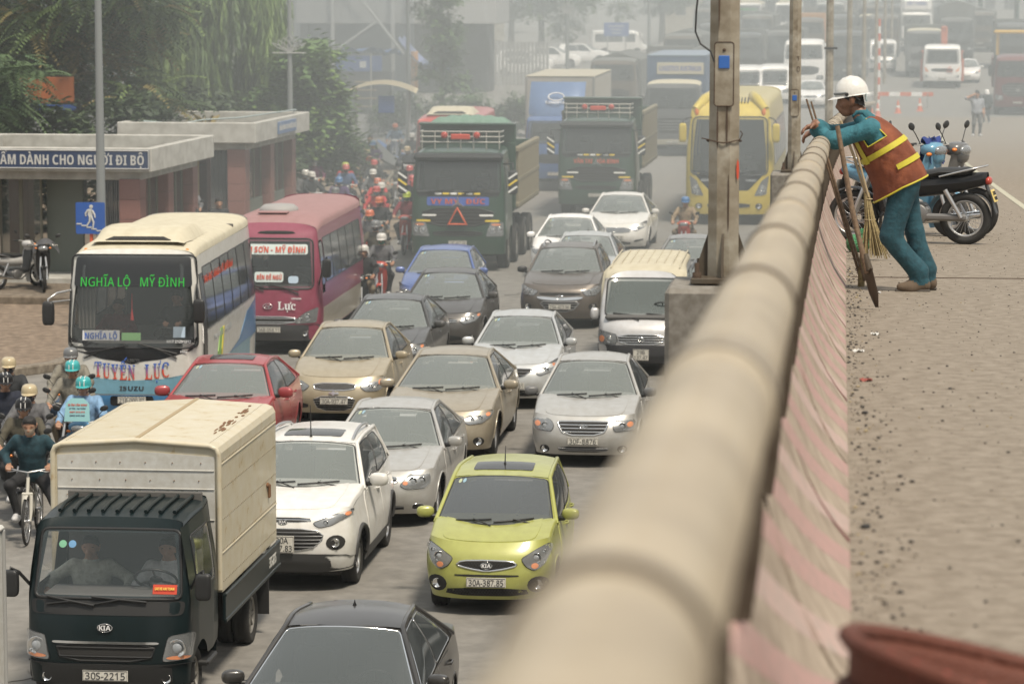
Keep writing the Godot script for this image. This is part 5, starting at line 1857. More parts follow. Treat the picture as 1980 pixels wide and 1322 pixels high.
func dump_truck(label:String,at:Vector3,turn:float,sign_text:String,sign_y:float,triangle:bool)->Node3D:
	var gr:=m_trackgreen()
	var bk:=mat("truck black",Color(.02,.022,.022),.5)
	var ch:=m_chrome()
	var front:=[["band",[-1.05,1.92,1.05,1.92,1.08,2.06,-1.08,2.06],bk,.006,"cowl_panel"],
		["grille",[-.8,1.18,.8,1.18,.95,1.62,-.95,1.62],4,bk,bk,"bars","grille",.02],["head",[.72,.90,1.16,.92,1.16,1.26,.84,1.28],[[.9,1.08,.09],[1.06,1.1,.08]],[[.98,1.21,.12,.03]]],
		["grille",[-.6,.92,.6,.92,.66,1.04,-.66,1.04],1,bk,bk,"bars","lower_grille"],["plate",.74,"29C-412.08"],["badge",1.76,"star",1.1,.0]]
	front.append(["band",[-.8,sign_y - .11,.8,sign_y - .11,.8,sign_y+.11,-.8,sign_y+.11],mat("sign blue",Color(.05,.10,.35),.5) if triangle else gr,.01,"name_board"])
	front.append(["text",sign_text,0,sign_y,.13,1.4,mat("sign red",Color(.5,.09,.04),.5),"Droid Sans",true,0,"",.02])
	for s in [-1.0,1.0]:
		for k in [[1.42,.2],[1.28,.35]]:
			front.append(["band",[s*k[1]+s*.35,k[0],s*k[1]+s*.72,k[0],s*k[1]+s*.72,k[0]+.05,s*k[1]+s*.35,k[0]+.05] if s>0 else [s*k[1] - .72,k[0],s*k[1] - .35,k[0],s*k[1] - .35,k[0]+.05,s*k[1] - .72,k[0]+.05],m_strip(0 if k[1]<.3 else 1),.022,"reflector_strip"])
	for k in 6:
		front.append(["band",[-.6+k*.2,1.97,-.42+k*.2,1.97,-.42+k*.2,2.02,-.6+k*.2,2.02],m_strip(k % 2),.016,"reflector_strip"])
	var P:=cab_over(gr,{"front":front})
	var t:=coach(P,label,at,turn)
	var vz:=Mb.new()
	vz.box(Vector3(0,2.93,-.22),Vector3(2.3,.16,.24),.05,Basis(Vector3.RIGHT,.35))
	part(t,"sun_visor",vz,bk)
	var rk:=Mb.new()
	for y in [3.28,3.42,3.55]:
		rk.tube([Vector3(-1.05,y,-1.2),Vector3(-1.05,y,-.72),Vector3(-1.0,y,-.66),Vector3(1.0,y,-.66),Vector3(1.05,y,-.72),Vector3(1.05,y,-1.2)],.02,6)
	for k in 7:
		rk.tube([Vector3(-1.0+k/3.0,3.1,-.68),Vector3(-1.0+k/3.0,3.56,-.66)],.018,6)
	part(t,"roof_rack",rk,mat("rack steel",Color(.55,.53,.48),.35,.7))
	var mb:=Mb.new()
	mb.box(Vector3(0,3.42,-.62),Vector3(.5,.14,.06),.02)
	part(t,"roof_board",mb,mat("red card"))
	for x in [-.42,.42]:
		var l:=Mb.new()
		l.lathe([[.09,0],[.085,.04],[.05,.06],[.001,.065]],Vector3(x,3.46,-.63),ZAX,12)
		part(t,"roof_lamp",l,mat("red lamp",Color(.4,.05,.03),.2))
	for s in [-1.0,1.0]:
		var mm:=Mb.new()
		mm.box(Vector3(s*1.42,2.3,-.05),Vector3(.24,.62,.12),.05)
		var mo:=part(t,"wing_mirror",mm,bk)
		var ar:=Mb.new()
		ar.tube([Vector3(s*1.15,2.75,-.3),Vector3(s*1.42,2.78,-.05),Vector3(s*1.42,2.6,-.05)],.025,6)
		part(mo,"mirror_arm",ar,bk)
		for k in 3:
			var st:=Mb.new()
			st.box(Vector3(s*1.42,2.12+k*.17,.015),Vector3(.27,.05,.01),.003,Basis(Vector3(0,0,1),s*.6))
			part(mo,"mirror_stripe",st,m_strip(k % 2))
	if triangle:
		var tr:=Mb.new()
		var p:=[]
		for k in 3:
			var an:=PI/2+TAU*k/3
			p.append(Vector3(cos(an)*.27,1.36+sin(an)*.27,.06))
		tr.tube(p,.045,6,true)
		part(t,"warning_triangle",tr,mat("triangle red",Color(.62,.10,.03),.4))
	dump_bed(t,-2.35,5.6,2.5,1.45,3.2 if not triangle else 3.0,gr,mat("ochre bed side",Color(.22,.195,.135),.8,0,{"tex":dusty(),"scale":.6}))
	var hd:=Mb.new()
	hd.box(Vector3(0,3.35,-2.38),Vector3(2.5,.7,.1),.03)
	hd.box(Vector3(0,3.68,-2.2),Vector3(2.5,.06,.5),.02)
	part(t,"bed_headboard",hd,gr)
	var fr:=Mb.new()
	fr.box(Vector3(0,1.0,-4.6),Vector3(.9,.4,6.4),.03)
	part(t,"frame",fr,m_dark())
	for d in [3.0,5.2,6.6]:
		axle(t,d,2.46,.52,.29,d>4)
	return t
func big_trucks()->void:
	var bk:=m_black()
	var t:=dump_truck("green dump truck with a red warning triangle on its grille",Vector3(-9.72,0,-78.55),0.0,"VY MY   ĐỨC",1.80,true)
	var ld:=Mb.new()
	var rows:=[]
	for i in 7:
		var r:=PackedVector3Array()
		for j in 25:
			var q:=j/12.0 - 1
			r.push_back(Vector3(q*1.1,3.62+.26*Geo.se(q,2.5)*sin(PI*(i+.3)/6.6)+.018*sin(j*1.7+i),-2.5 - .9*i/6.0))
		rows.append(r)
	ld.grid(rows,Vector3(0,2,-2.9))
	tag(part(self,"net_bundle",ld,mat("net green",Color(.16,.24,.20),.8,0,{"tex":noise_tex("net",.05,Color(.35,.6,.45),Color(1.9,1.8,1.8),256,3,8),"scale":1.5}),Transform3D(Basis(),Vector3(-9.72,0,-78.55))),"green and white net bundles on top of the dump truck's load","net")
	dump_truck("green dump truck with red lettering across its front, no triangle",Vector3(-7.57,0,-96.30),-.015,"VẬN TẢI  HÒA BÌNH".replace("Ậ","Â").replace("Ả","A"),2.0 - .2,false)
	var cabb:=paint("cab blue",Color(.05,.12,.32),.1)
	var gb:=mat("box grey",Color(.42,.41,.38),.6,0,{"tex":dusty(),"scale":.3})
	var P:=cab_over(cabb,{"called": "box_truck","w":2.2,"hole":[-.86,.86,1.75,2.4],"screen":[-.95,1.7,.95,1.7,.92,2.45,-.92,2.45],"fp":[[.45,.06],[.8,0.0],[1.3,.02],[1.8,.10],[2.5,.30],[2.62,.42]],"hp":[[.45,2.62],[.9,2.7],[2.1,2.72]],"bp":[[.3,2.5],[.7,2.55],[2.1,2.58]],"tum":[[.5,.02],[1.0,0.0],[2.6,.10]],"sidewin":[[.5,1.6,1.75,2.4]],"r":.46,
		"front":[["grille",[-.7,1.0,.7,1.0,.75,1.3,-.75,1.3],3,bk,bk],["head",[.72,.8,1.04,.82,1.04,1.02,.76,1.02],[[.88,.9,.08]],[]],["plate",.62,"29C-277.41"]]})
	t=coach(P,"blue truck with a grey box and a blue wind deflector",Vector3(-10.0,0,-108.51),0.0)
	var wd:=Mb.new()
	var rr:=[]
	for i in 7:
		var r:=PackedVector3Array()
		for j in 13:
			var q:=j/6.0 - 1
			r.push_back(Vector3(q*.98,2.65+1.15*i/6.0,-.55 - .9*pow(i/6.0,1.5) - .2*q*q*q*q))
		rr.append(r)
	wd.grid(rr,Vector3(0,3,-3))
	part(t,"wind_deflector",wd,paint("deflector blue",Color(.09,.17,.36),.1))
	var em:=Mb.new()
	var p:=[]
	for i in 20:
		p.append(Vector3(cos(TAU*i/20)*.28,3.3+sin(TAU*i/20)*.13,-.70 - .12*sin(TAU*i/20)))
	em.tube(p,.025,5,true)
	part(t,"emblem",em,mat("white letters"))
	text(t,"TRANSPORT",mat("white letters"),Vector3(0,3.1,-.70),.1,.8,Vector3(-.5,0,0))
	cargo_box(t,-2.2,8.0,2.45,1.1,3.95,gb,mat("box roof tan",Color(.40,.37,.29),.8),mat("box trim",Color(.25,.25,.24),.6))
	for d in [5.5,7.2,8.6]:
		axle(t,d,2.3,.46,.28,true)
	var cont:=mat("container blue",Color(.07,.12,.22),.6,0,{"tex":dusty(),"scale":.3})
	P=cab_over(paint("cab grey",Color(.10,.105,.11),.1),{"called": "container_truck","roof":mat("dusty cream roof"),"front":[["grille",[-.8,1.0,.8,1.0,.9,1.6,-.9,1.6],4,m_chrome(),bk],["head",[.72,.8,1.14,.82,1.14,1.06,.76,1.06],[[.9,.92,.1]],[]],["plate",.62,"15C-118.62"],["band",[-1.1,.5,1.1,.5,1.1,.72,-1.1,.72],mat("cream bumper",Color(.45,.42,.33),.6),.01,"bumper"]]})
	t=coach(P,"container lorry with a cream roof and a lettered blue container",Vector3(-7.04,0,-130.44),-.02)
	cargo_box(t,-2.4,9.0,2.5,1.4,4.15,cont,mat("container roof",Color(.20,.25,.32),.6),cont)
	var bd:=Mb.new()
	bd.box(Vector3(.15,3.62,-2.37),Vector3(2.0,.5,.03),.01)
	part(t,"name_board",bd,mat("cream bumper"))
	text(t,"LOGISTICS AUSTRALIA",mat("sign blue",Color(.05,.10,.35),.5),Vector3(.15,3.62,-2.352),.2,1.8)
	for d in [5.5,8.5,10]:
		axle(t,d,2.4,.5,.28,true)
func far_traffic()->void:
	var bk:=m_black()
	var ch:=m_chrome()
	var G:="far traffic fading into the haze"
	var van:=func(col:Material,label:String,x:float,z:float)->void:
		var P:={"called": "van","category": "van","group":G,"w":1.8,"L":4.9,"y0":.3,"fp":[[.3,.06],[.6,0.0],[.95,.1],[1.1,.3],[1.9,.8],[2.05,.95]],"hp":[[.9,2.05],[1.4,2.15],[4.9,2.15]],"bp":[[.5,1.0],[.75,1.3],[1.0,1.95],[4.9,2.0]],"dk":.6,"nf":3.0,"paint":col,"ax":[.95,3.6],"r":.34,"hole":[-.7,.7,1.2,1.86],"screen":[-.76,1.16,.76,1.16,.72,1.92,-.72,1.92],"sidewin":[[1.2,2.2,1.2,1.8],[2.4,4.4,1.2,1.8]],"front":[["grille",[-.4,.65,.4,.65,.4,.8,-.4,.8],1,ch,null],["head",[.5,.66,.84,.66,.84,.88,.5,.82],[[.66,.74,.07]],[]]],"inside":false}
		coach(P,label,at_ground(x,z),0.0)
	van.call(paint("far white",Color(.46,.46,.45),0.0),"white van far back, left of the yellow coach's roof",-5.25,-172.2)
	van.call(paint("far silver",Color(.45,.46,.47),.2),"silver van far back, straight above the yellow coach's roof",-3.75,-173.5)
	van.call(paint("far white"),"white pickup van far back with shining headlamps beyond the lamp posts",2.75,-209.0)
	var trk:=func(cab:Material,body:Material,kind:String,label:String,x:float,z:float,h:float,roof:Material)->Node3D:
		var P:=cab_over(cab,{"called": "truck","group":G,"roof":roof,"inside":false,"wipers":[],"front":[["grille",[-.8,1.1,.8,1.1,.9,1.6,-.9,1.6],3,bk,bk],["head",[.72,.8,1.14,.82,1.14,1.06,.76,1.06],[[.9,.92,.1]],[]],["plate",.68,"29C-330.17"],["band",[-1.15,.5,1.15,.5,1.15,.72,-1.15,.72],bk,.01,"bumper"]]})
		var t:=coach(P,label,at_ground(x,z),-.03)
		if kind=="box":
			cargo_box(t,-2.3,7.0,2.5,1.2,h,body,roof,body)
		elif kind=="dump":
			dump_bed(t,-2.35,5.5,2.5,1.4,h,body,body)
		else:
			var b:=Mb.new()
			b.slab(PackedVector2Array([Vector2(-1.25,1.2),Vector2(1.25,1.2),Vector2(1.25,h - .35),Vector2(0,h),Vector2(-1.25,h - .35)]),7.0,Basis(),Vector3(0,0,-9.3))
			part(t,"tarpaulin",b,body)
			for k in 6:
				var hp:=Mb.new()
				hp.tube([Vector3(1.27,1.2,-2.4 - k*1.36),Vector3(1.27,h - .35,-2.4 - k*1.36),Vector3(0,h+.01,-2.4 - k*1.36),Vector3(-1.27,h - .35,-2.4 - k*1.36),Vector3(-1.27,1.2,-2.4 - k*1.36)],.03,5)
				part(t,"tarpaulin_hoop",hp,body)
		for d in [5.5,7.5]:
			axle(t,d,2.4,.5,.28,true)
		return t
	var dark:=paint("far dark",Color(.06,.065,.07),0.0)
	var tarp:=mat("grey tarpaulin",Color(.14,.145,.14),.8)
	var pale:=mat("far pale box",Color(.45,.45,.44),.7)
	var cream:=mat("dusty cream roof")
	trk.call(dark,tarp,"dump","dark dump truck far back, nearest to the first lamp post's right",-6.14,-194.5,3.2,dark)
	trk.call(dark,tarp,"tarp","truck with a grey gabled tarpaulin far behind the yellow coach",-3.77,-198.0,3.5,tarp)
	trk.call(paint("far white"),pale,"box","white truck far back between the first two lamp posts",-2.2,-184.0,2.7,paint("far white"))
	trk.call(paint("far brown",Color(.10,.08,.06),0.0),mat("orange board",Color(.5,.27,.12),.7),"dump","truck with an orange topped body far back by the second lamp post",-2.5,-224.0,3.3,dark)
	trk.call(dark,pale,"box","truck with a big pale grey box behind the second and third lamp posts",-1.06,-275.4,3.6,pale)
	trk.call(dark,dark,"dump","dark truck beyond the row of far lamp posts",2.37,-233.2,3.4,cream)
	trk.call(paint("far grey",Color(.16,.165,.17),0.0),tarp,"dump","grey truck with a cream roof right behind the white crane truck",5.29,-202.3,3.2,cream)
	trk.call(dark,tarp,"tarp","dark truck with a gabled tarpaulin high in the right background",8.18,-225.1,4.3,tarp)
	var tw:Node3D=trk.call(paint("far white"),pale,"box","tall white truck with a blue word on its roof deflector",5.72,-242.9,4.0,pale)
	var wd:=Mb.new()
	wd.box(Vector3(0,3.6,-1.1),Vector3(2.3,1.1,1.3),.25)
	part(tw,"wind_deflector",wd,paint("far white"))
	text(tw,"VIET THANG",mat("sign blue",Color(.05,.10,.35),.5),Vector3(0,3.75,-.44),.3,1.5)
	var one:Node3D=trk.call(dark,tarp,"dump","dark tipper in the queue straight above the container lorry",-8.6,-212.0,3.2,dark)
	var two:Node3D=trk.call(paint("far brown"),tarp,"tarp","brown cabbed tarpaulin truck above the second dump truck",-6.3,-232.0,3.4,tarp)
	for q in [[one,-.2,-232,"dark tipper between the second and third lamp posts"],[two,.4,-305,"faint tarpaulin truck right of the big pale box"],[one,4.9,-270,"dark tipper straight behind the tall white truck"],[two,10.6,-243,"brown tarpaulin truck right of the gabled tarpaulin"],[one,11.6,-214,"dark tipper behind the maroon truck's cab"],[two,2.7,-266,"tarpaulin truck behind the dark truck by the far lamp posts"],[one,7.6,-275,"dark tipper left of the scaffold tower"],[two,-10.8,-252,"tarpaulin truck at the left of the far queue"],[one,-6.9,-300,"faint tipper left of the red buses"],[two,-3.0,-318,"faint tarpaulin truck below the red buses"],[one,-11.4,-282,"faint tipper in the far left lane"],[one,-9.4,-168,"dark tipper between the container lorry and the parked cars"],[two,-11.6,-158,"brown tarpaulin truck behind the blue box truck"],[one,.3,-198,"dark tipper just right of the third lamp post"],[two,3.0,-232,"brown tarpaulin truck beyond the white pickup van"],[two,-9.8,-192,"tarpaulin truck above the lettered container"],[two,5.2,-318,"faintest tarpaulin truck at the top of the ramp"]]:
		copy(q[0],q[3],at_ground(q[1],q[2]),-.03)
	var P:=cab_over(paint("far white"),{"called": "crane_truck","group":G,"w":2.35,"hole":[-.9,.9,1.55,2.3],"screen":[-1.0,1.5,1.0,1.5,.97,2.36,-.97,2.36],"fp":[[.45,.06],[.8,0.0],[1.3,.02],[1.6,.06],[2.4,.26],[2.55,.4]],"hp":[[.45,2.55],[.9,2.62],[2.1,2.64]],"bp":[[.3,2.42],[.7,2.48],[2.1,2.5]],"tum":[[.5,.02],[1.0,0.0],[2.6,.10]],"sidewin":[[.5,1.6,1.6,2.3]],"r":.48,
		"front":[["grille",[-.6,1.02,.6,1.02,.68,1.2,-.68,1.2],1,bk,bk],["band",[.78,1.0,.98,1.05,1.06,1.35,.95,1.2],m_amber(),.012,"turn_lamp",1],["band",[-1.1,.5,1.1,.5,1.1,.9,-1.1,.9],paint("far white"),.02,"bumper"],["plate",.58,"29C-066.90"],["grille",[-.4,.74,.4,.74,.4,.8,-.4,.8],0,bk,null,"none","bumper_slot"],["head",[.7,.66,1.0,.66,1.0,.8,.7,.8],[[.85,.73,.06]],[]]]})
	var t:=coach(P,"white crane truck with orange turn lamps on the ramp",at_ground(6.05,-189.7),-.03)
	var cr:=Mb.new()
	cr.box(Vector3(.1,2.4,-2.5),Vector3(.4,2.6,.4),.05)
	cr.box(Vector3(.1,3.5,-3.6),Vector3(.3,.35,2.6),.05)
	part(t,"crane",cr,mat("crane red",Color(.45,.12,.06),.6))
	for s in [-1.0,1.0]:
		var sd:=Mb.new()
		sd.box(Vector3(s*1.22,1.3,-2.2),Vector3(.2,1.9,.25),.04)
		part(t,"stabiliser_leg",sd,mat("crane red"))
		big_mirror(t,Vector3(s*1.1,2.3,-.3),Vector3(s*1.3,2.0,-.1),Vector3(.1,.22,.07))
	dump_bed(t,-2.8,5.0,2.4,1.1,1.6,dark,mat("crane red"))
	var tri:=Mb.new()
	var p:=[]
	for k in 3:
		p.append(Vector3(.45+cos(PI/2+TAU*k/3)*.2,1.12+sin(PI/2+TAU*k/3)*.2,.04))
	tri.tube(p,.035,6,true)
	part(t,"warning_triangle",tri,mat("triangle red",Color(.62,.10,.03),.4))
	axle(t,6.0,2.3,.48,.28,true)
	P=cab_over(paint("maroon",Color(.13,.018,.02),.1),{"called": "truck","group":G,"front":[["grille",[-.75,1.0,.75,1.0,.85,1.7,-.85,1.7],4,ch,bk,"bars","grille",.02],["head",[.72,.8,1.14,.82,1.14,1.1,.76,1.06],[[.9,.92,.1]],[]],["plate",.68,"29C-512.70"],["badge",1.3,"slanted letter",1.6]]})
	t=coach(P,"maroon truck with a chrome barred grille at the right edge of the ramp",at_ground(9.17,-164.3),-.04)
	dump_bed(t,-2.35,6,2.5,1.4,2.9,dark,paint("maroon"))
	big_mirror(t,Vector3(-1.2,2.8,-.3),Vector3(-1.42,2.35,-.05),Vector3(.12,.3,.08))
	for d in [5.5,7.2]:
		axle(t,d,2.4,.5,.28,true)
	var bus:=func(col:Material,roof:Material,label:String,x:float,z:float,led:bool)->Node3D:
		var B:={"w":2.4,"L":9.0,"group":G,"y0":.34,"fp":[[.34,.06],[.6,0.0],[1.2,.03],[2.0,.12],[2.85,.28],[3.05,.40],[3.12,.55]],"hp":[[.55,3.12],[.9,3.2],[1.4,3.25],[9,3.25]],"bp":[[.3,2.96],[.8,3.0],[9,3.02]],"dk":.4,"nh":3.4,"paint":col,"roof":roof,"ax":[1.8,6.5],"r":.45,"hole":[-1.0,1.0,1.5,2.9],"screen":[-1.1,1.4,1.1,1.4,1.06,2.96,-1.06,2.96],"inside":false,"sidewin":[[1.2,3.2,1.7,2.7],[3.3,5.4,1.7,2.7],[5.5,8,1.7,2.7]],"front":[["head",[.8,.8,1.1,.8,1.1,1.05,.9,1.0],[[.95,.9,.08]],[]],["plate",.6,"29B-155.20"]]}
		var t2:=coach(B,label,at_ground(x,z),-.02)
		var ac:=Mb.new()
		ac.box(Vector3(0,3.3,-2.6),Vector3(1.7,.3,2.6),.14)
		part(t2,"air_conditioner",ac,roof)
		if led:
			text(t2,"THANH HOA",mat("green led sign"),Vector3(0,2.6,-.1),.2,1.5)
		return t2
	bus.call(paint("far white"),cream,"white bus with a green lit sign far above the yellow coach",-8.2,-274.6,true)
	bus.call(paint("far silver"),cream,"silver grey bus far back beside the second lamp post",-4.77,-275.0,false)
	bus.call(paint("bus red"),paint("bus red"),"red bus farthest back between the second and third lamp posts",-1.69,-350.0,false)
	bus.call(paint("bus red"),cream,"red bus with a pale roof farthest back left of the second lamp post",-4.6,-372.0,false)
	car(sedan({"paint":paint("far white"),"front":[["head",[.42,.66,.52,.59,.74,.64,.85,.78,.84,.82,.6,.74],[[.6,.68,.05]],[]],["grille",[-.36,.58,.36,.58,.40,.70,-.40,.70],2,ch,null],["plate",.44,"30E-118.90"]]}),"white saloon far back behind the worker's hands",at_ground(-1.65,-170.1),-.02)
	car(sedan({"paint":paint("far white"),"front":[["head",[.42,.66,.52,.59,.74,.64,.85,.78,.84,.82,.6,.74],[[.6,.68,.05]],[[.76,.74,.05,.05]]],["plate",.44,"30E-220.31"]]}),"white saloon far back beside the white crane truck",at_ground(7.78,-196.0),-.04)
class Field:
	var lo:Vector3
	var n:Vector3i
	var h:float
	var k:float
	var f:=PackedFloat32Array()
	var near:=PackedFloat32Array()
	var reg:=PackedByteArray()
	func _init(bones:Array,cell:float,blend:float)->void:
		h=cell
		k=1.0/blend
		lo=Vector3.ONE*1e9
		var hi:=-lo
		for b in bones:
			for e in 2:
				var r:float=b[2+e]+cell*3
				lo=lo.min(b[e] - Vector3.ONE*r)
				hi=hi.max(b[e]+Vector3.ONE*r)
		n=Vector3i(((hi - lo)/h).ceil())+Vector3i.ONE
		var N:=n.x*n.y*n.z
		f.resize(N)
		near.resize(N)
		near.fill(1e9)
		reg.resize(N)
		for b in bones:
			var a:Vector3=b[0]
			var ab:Vector3=b[1] - a
			var L2:=maxf(ab.length_squared(),1e-9)
			var ra:float=b[2]
			var rb:float=b[3]
			var m:float=maxf(ra,rb)+blend*3.5+cell
			var sq:Vector3=b[5] if b.size()>5 else Vector3.ONE
			var i0:=Vector3i(((a.min(b[1]) - Vector3.ONE*m - lo)/h).floor()).max(Vector3i.ZERO)
			var i1:=Vector3i(((a.max(b[1])+Vector3.ONE*m - lo)/h).ceil()).min(n - Vector3i.ONE)
			for z in range(i0.z,i1.z+1):
				for y in range(i0.y,i1.y+1):
					var at:=(z*n.y+y)*n.x
					for x in range(i0.x,i1.x+1):
						var p:=lo+Vector3(x,y,z)*h - a
						var t:=clampf(p.dot(ab)/L2,0.0,1.0)
						var d:=((p - ab*t)*sq).length() - lerpf(ra,rb,t)
						f[at+x]+=exp(-k*d)
						if d<near[at+x]:
							near[at+x]=d
							reg[at+x]=b[4]
		for i in N:
			f[i]=-log(f[i])/k if f[i]>1e-12 else 1.0
	func grad(x:int,y:int,z:int)->Vector3:
		var i:=(z*n.y+y)*n.x+x
		return Vector3(f[i+1] - f[i - 1],f[i+n.x] - f[i - n.x],f[i+n.x*n.y] - f[i - n.x*n.y])
	func nets(mbs:Array)->void:
		var vid:={}
		var sx:=1
		var sy:=n.x
		var sz:=n.x*n.y
		var off:=[0,sx,sy,sx+sy,sz,sx+sz,sy+sz,sx+sy+sz]
		var pos:=PackedVector3Array()
		var nor:=PackedVector3Array()
		var rg:=PackedByteArray()
		for z in range(1,n.z - 2):
			for y in range(1,n.y - 2):
				for x in range(1,n.x - 2):
					var i:=z*sz+y*sy+x
					if absf(f[i])>h*2.2:
						continue
					var s:=0
					for c in 8:
						if f[i+off[c]]<0:
							s+=1
					if s==0 or s==8:
						continue
					var sum:=Vector3.ZERO
					var cnt:=0
					for c in 8:
						for ax in 3:
							if c & (1 << ax):
								continue
							var a:=f[i+off[c]]
							var b:=f[i+off[c | (1 << ax)]]
							if (a<0)!=(b<0):
								var p:=Vector3(c & 1,(c >> 1) & 1,(c >> 2) & 1)
								p[ax]+=a/(a - b)
								sum+=p
								cnt+=1
					vid[i]=pos.size()
					pos.push_back(lo+(Vector3(x,y,z)+sum/cnt)*h)
					nor.push_back((grad(x,y,z)+grad(x+1,y+1,z+1)+grad(x+1,y,z)+grad(x,y+1,z)).normalized())
					rg.push_back(reg[i])
		var map:=[{},{},{},{}]
		for i in vid:
			for ax in 3:
				var da:int=[sx,sy,sz][ax]
				var db:int=[sy,sz,sx][ax]
				var dc:int=[sz,sx,sy][ax]
				if (f[i]<0)==(f[i+da]<0):
					continue
				if not (vid.has(i - db) and vid.has(i - dc) and vid.has(i - db - dc)):
					continue
				var q:=[vid[i],vid[i - db],vid[i - db - dc],vid[i - dc]]
				var r:=rg[q[0]]
				var mb:Mb=mbs[r]
				var id:=[]
				for u in q:
					if not map[r].has(u):
						map[r][u]=mb.p(pos[u],nor[u])
					id.append(map[r][u])
				mb.q(id[0],id[1],id[2],id[3])
func v3(x:float,y:float,z:float)->Vector3:return Vector3(x,y,z)
func joint(a:Vector3,b:Vector3,l1:float,l2:float,pole:Vector3)->Vector3:
	var d:=b - a
	var L:=minf(d.length(),(l1+l2)*.999)
	var x:=(l1*l1 - l2*l2+L*L)/(2*L)
	var y:=sqrt(maxf(0.0,l1*l1 - x*x))
	var u:=d.normalized()
	var w:=(pole - u*pole.dot(u)).normalized()
	return a+u*x+w*y
func hand(w:Vector3,dir:Vector3,pn:Vector3,th:Vector3,curl:float,sc:=1.0)->Array:
	var bones:=[]
	dir=dir.normalized()
	th=(th - dir*th.dot(dir)).normalized()
	pn=(pn - dir*pn.dot(dir) - th*pn.dot(th)).normalized()
	var pa:=w+dir*.085*sc
	for k in 4:
		var u:=(1.5 - k)*.019*sc
		bones.append([w+th*u*.6+dir*.01,pa+th*u,.017*sc,.0135*sc,2])
		var l:float=[.072,.08,.075,.058][k]*sc
		var p:=pa+th*u
		var a:=curl*.5
		for j in 3:
			var e:Vector3=p+(dir*cos(a)+pn*sin(a))*l*[.45,.32,.23][j]
			bones.append([p,e,(.0105 - .001*j)*sc,(.0098 - .001*j)*sc,2])
			p=e
			a+=curl*.55
	var t0:=w+dir*.02*sc+th*.02*sc
	var t1:=t0+(th*.75+dir*.7+pn*.25).normalized()*.045*sc
	var t2:=t1+(th*.25+dir*.85+pn*.5).normalized()*.034*sc
	bones.append([t0,t1,.015*sc,.0125*sc,2])
	bones.append([t1,t2,.0118*sc,.0095*sc,2])
	return bones
func head(c:Vector3,fw:Vector3,up:Vector3)->Array:
	fw=fw.normalized()
	up=(up - fw*up.dot(fw)).normalized()
	var rt:=fw.cross(up)
	var P:=func(x:float,y:float,z:float)->Vector3:return c+rt*x+up*y+fw*z
	var b:=[
		[P.call(0,.03,-.025),P.call(0,.035,.01),.088,.082,2],
		[P.call(0,-.02,.02),P.call(0,-.075,.035),.066,.045,2],
		[P.call(0,-.085,.055),P.call(0,-.088,.06),.026,.022,2],
		[P.call(0,.015,.085),P.call(0,-.028,.107),.010,.0155,2],
		[P.call(-.012,-.032,.098),P.call(.012,-.032,.098),.0105,.0105,2],
		[P.call(-.018,-.056,.088),P.call(.018,-.056,.088),.0095,.0095,2],
		[P.call(-.014,-.067,.084),P.call(.014,-.067,.084),.010,.010,2],
		[P.call(-.045,.022,.068),P.call(.045,.022,.068),.014,.014,2],
		[P.call(-.048,-.02,.055),P.call(.048,-.02,.055),.02,.02,2],
	]
	for s in [-1.0,1.0]:
		b.append([P.call(s*.082,.012,-.012),P.call(s*.078,-.028,-.004),.016,.011,2])
		b.append([P.call(s*.088,.018,-.018),P.call(s*.086,-.01,-.016),.011,.010,2])
	return b
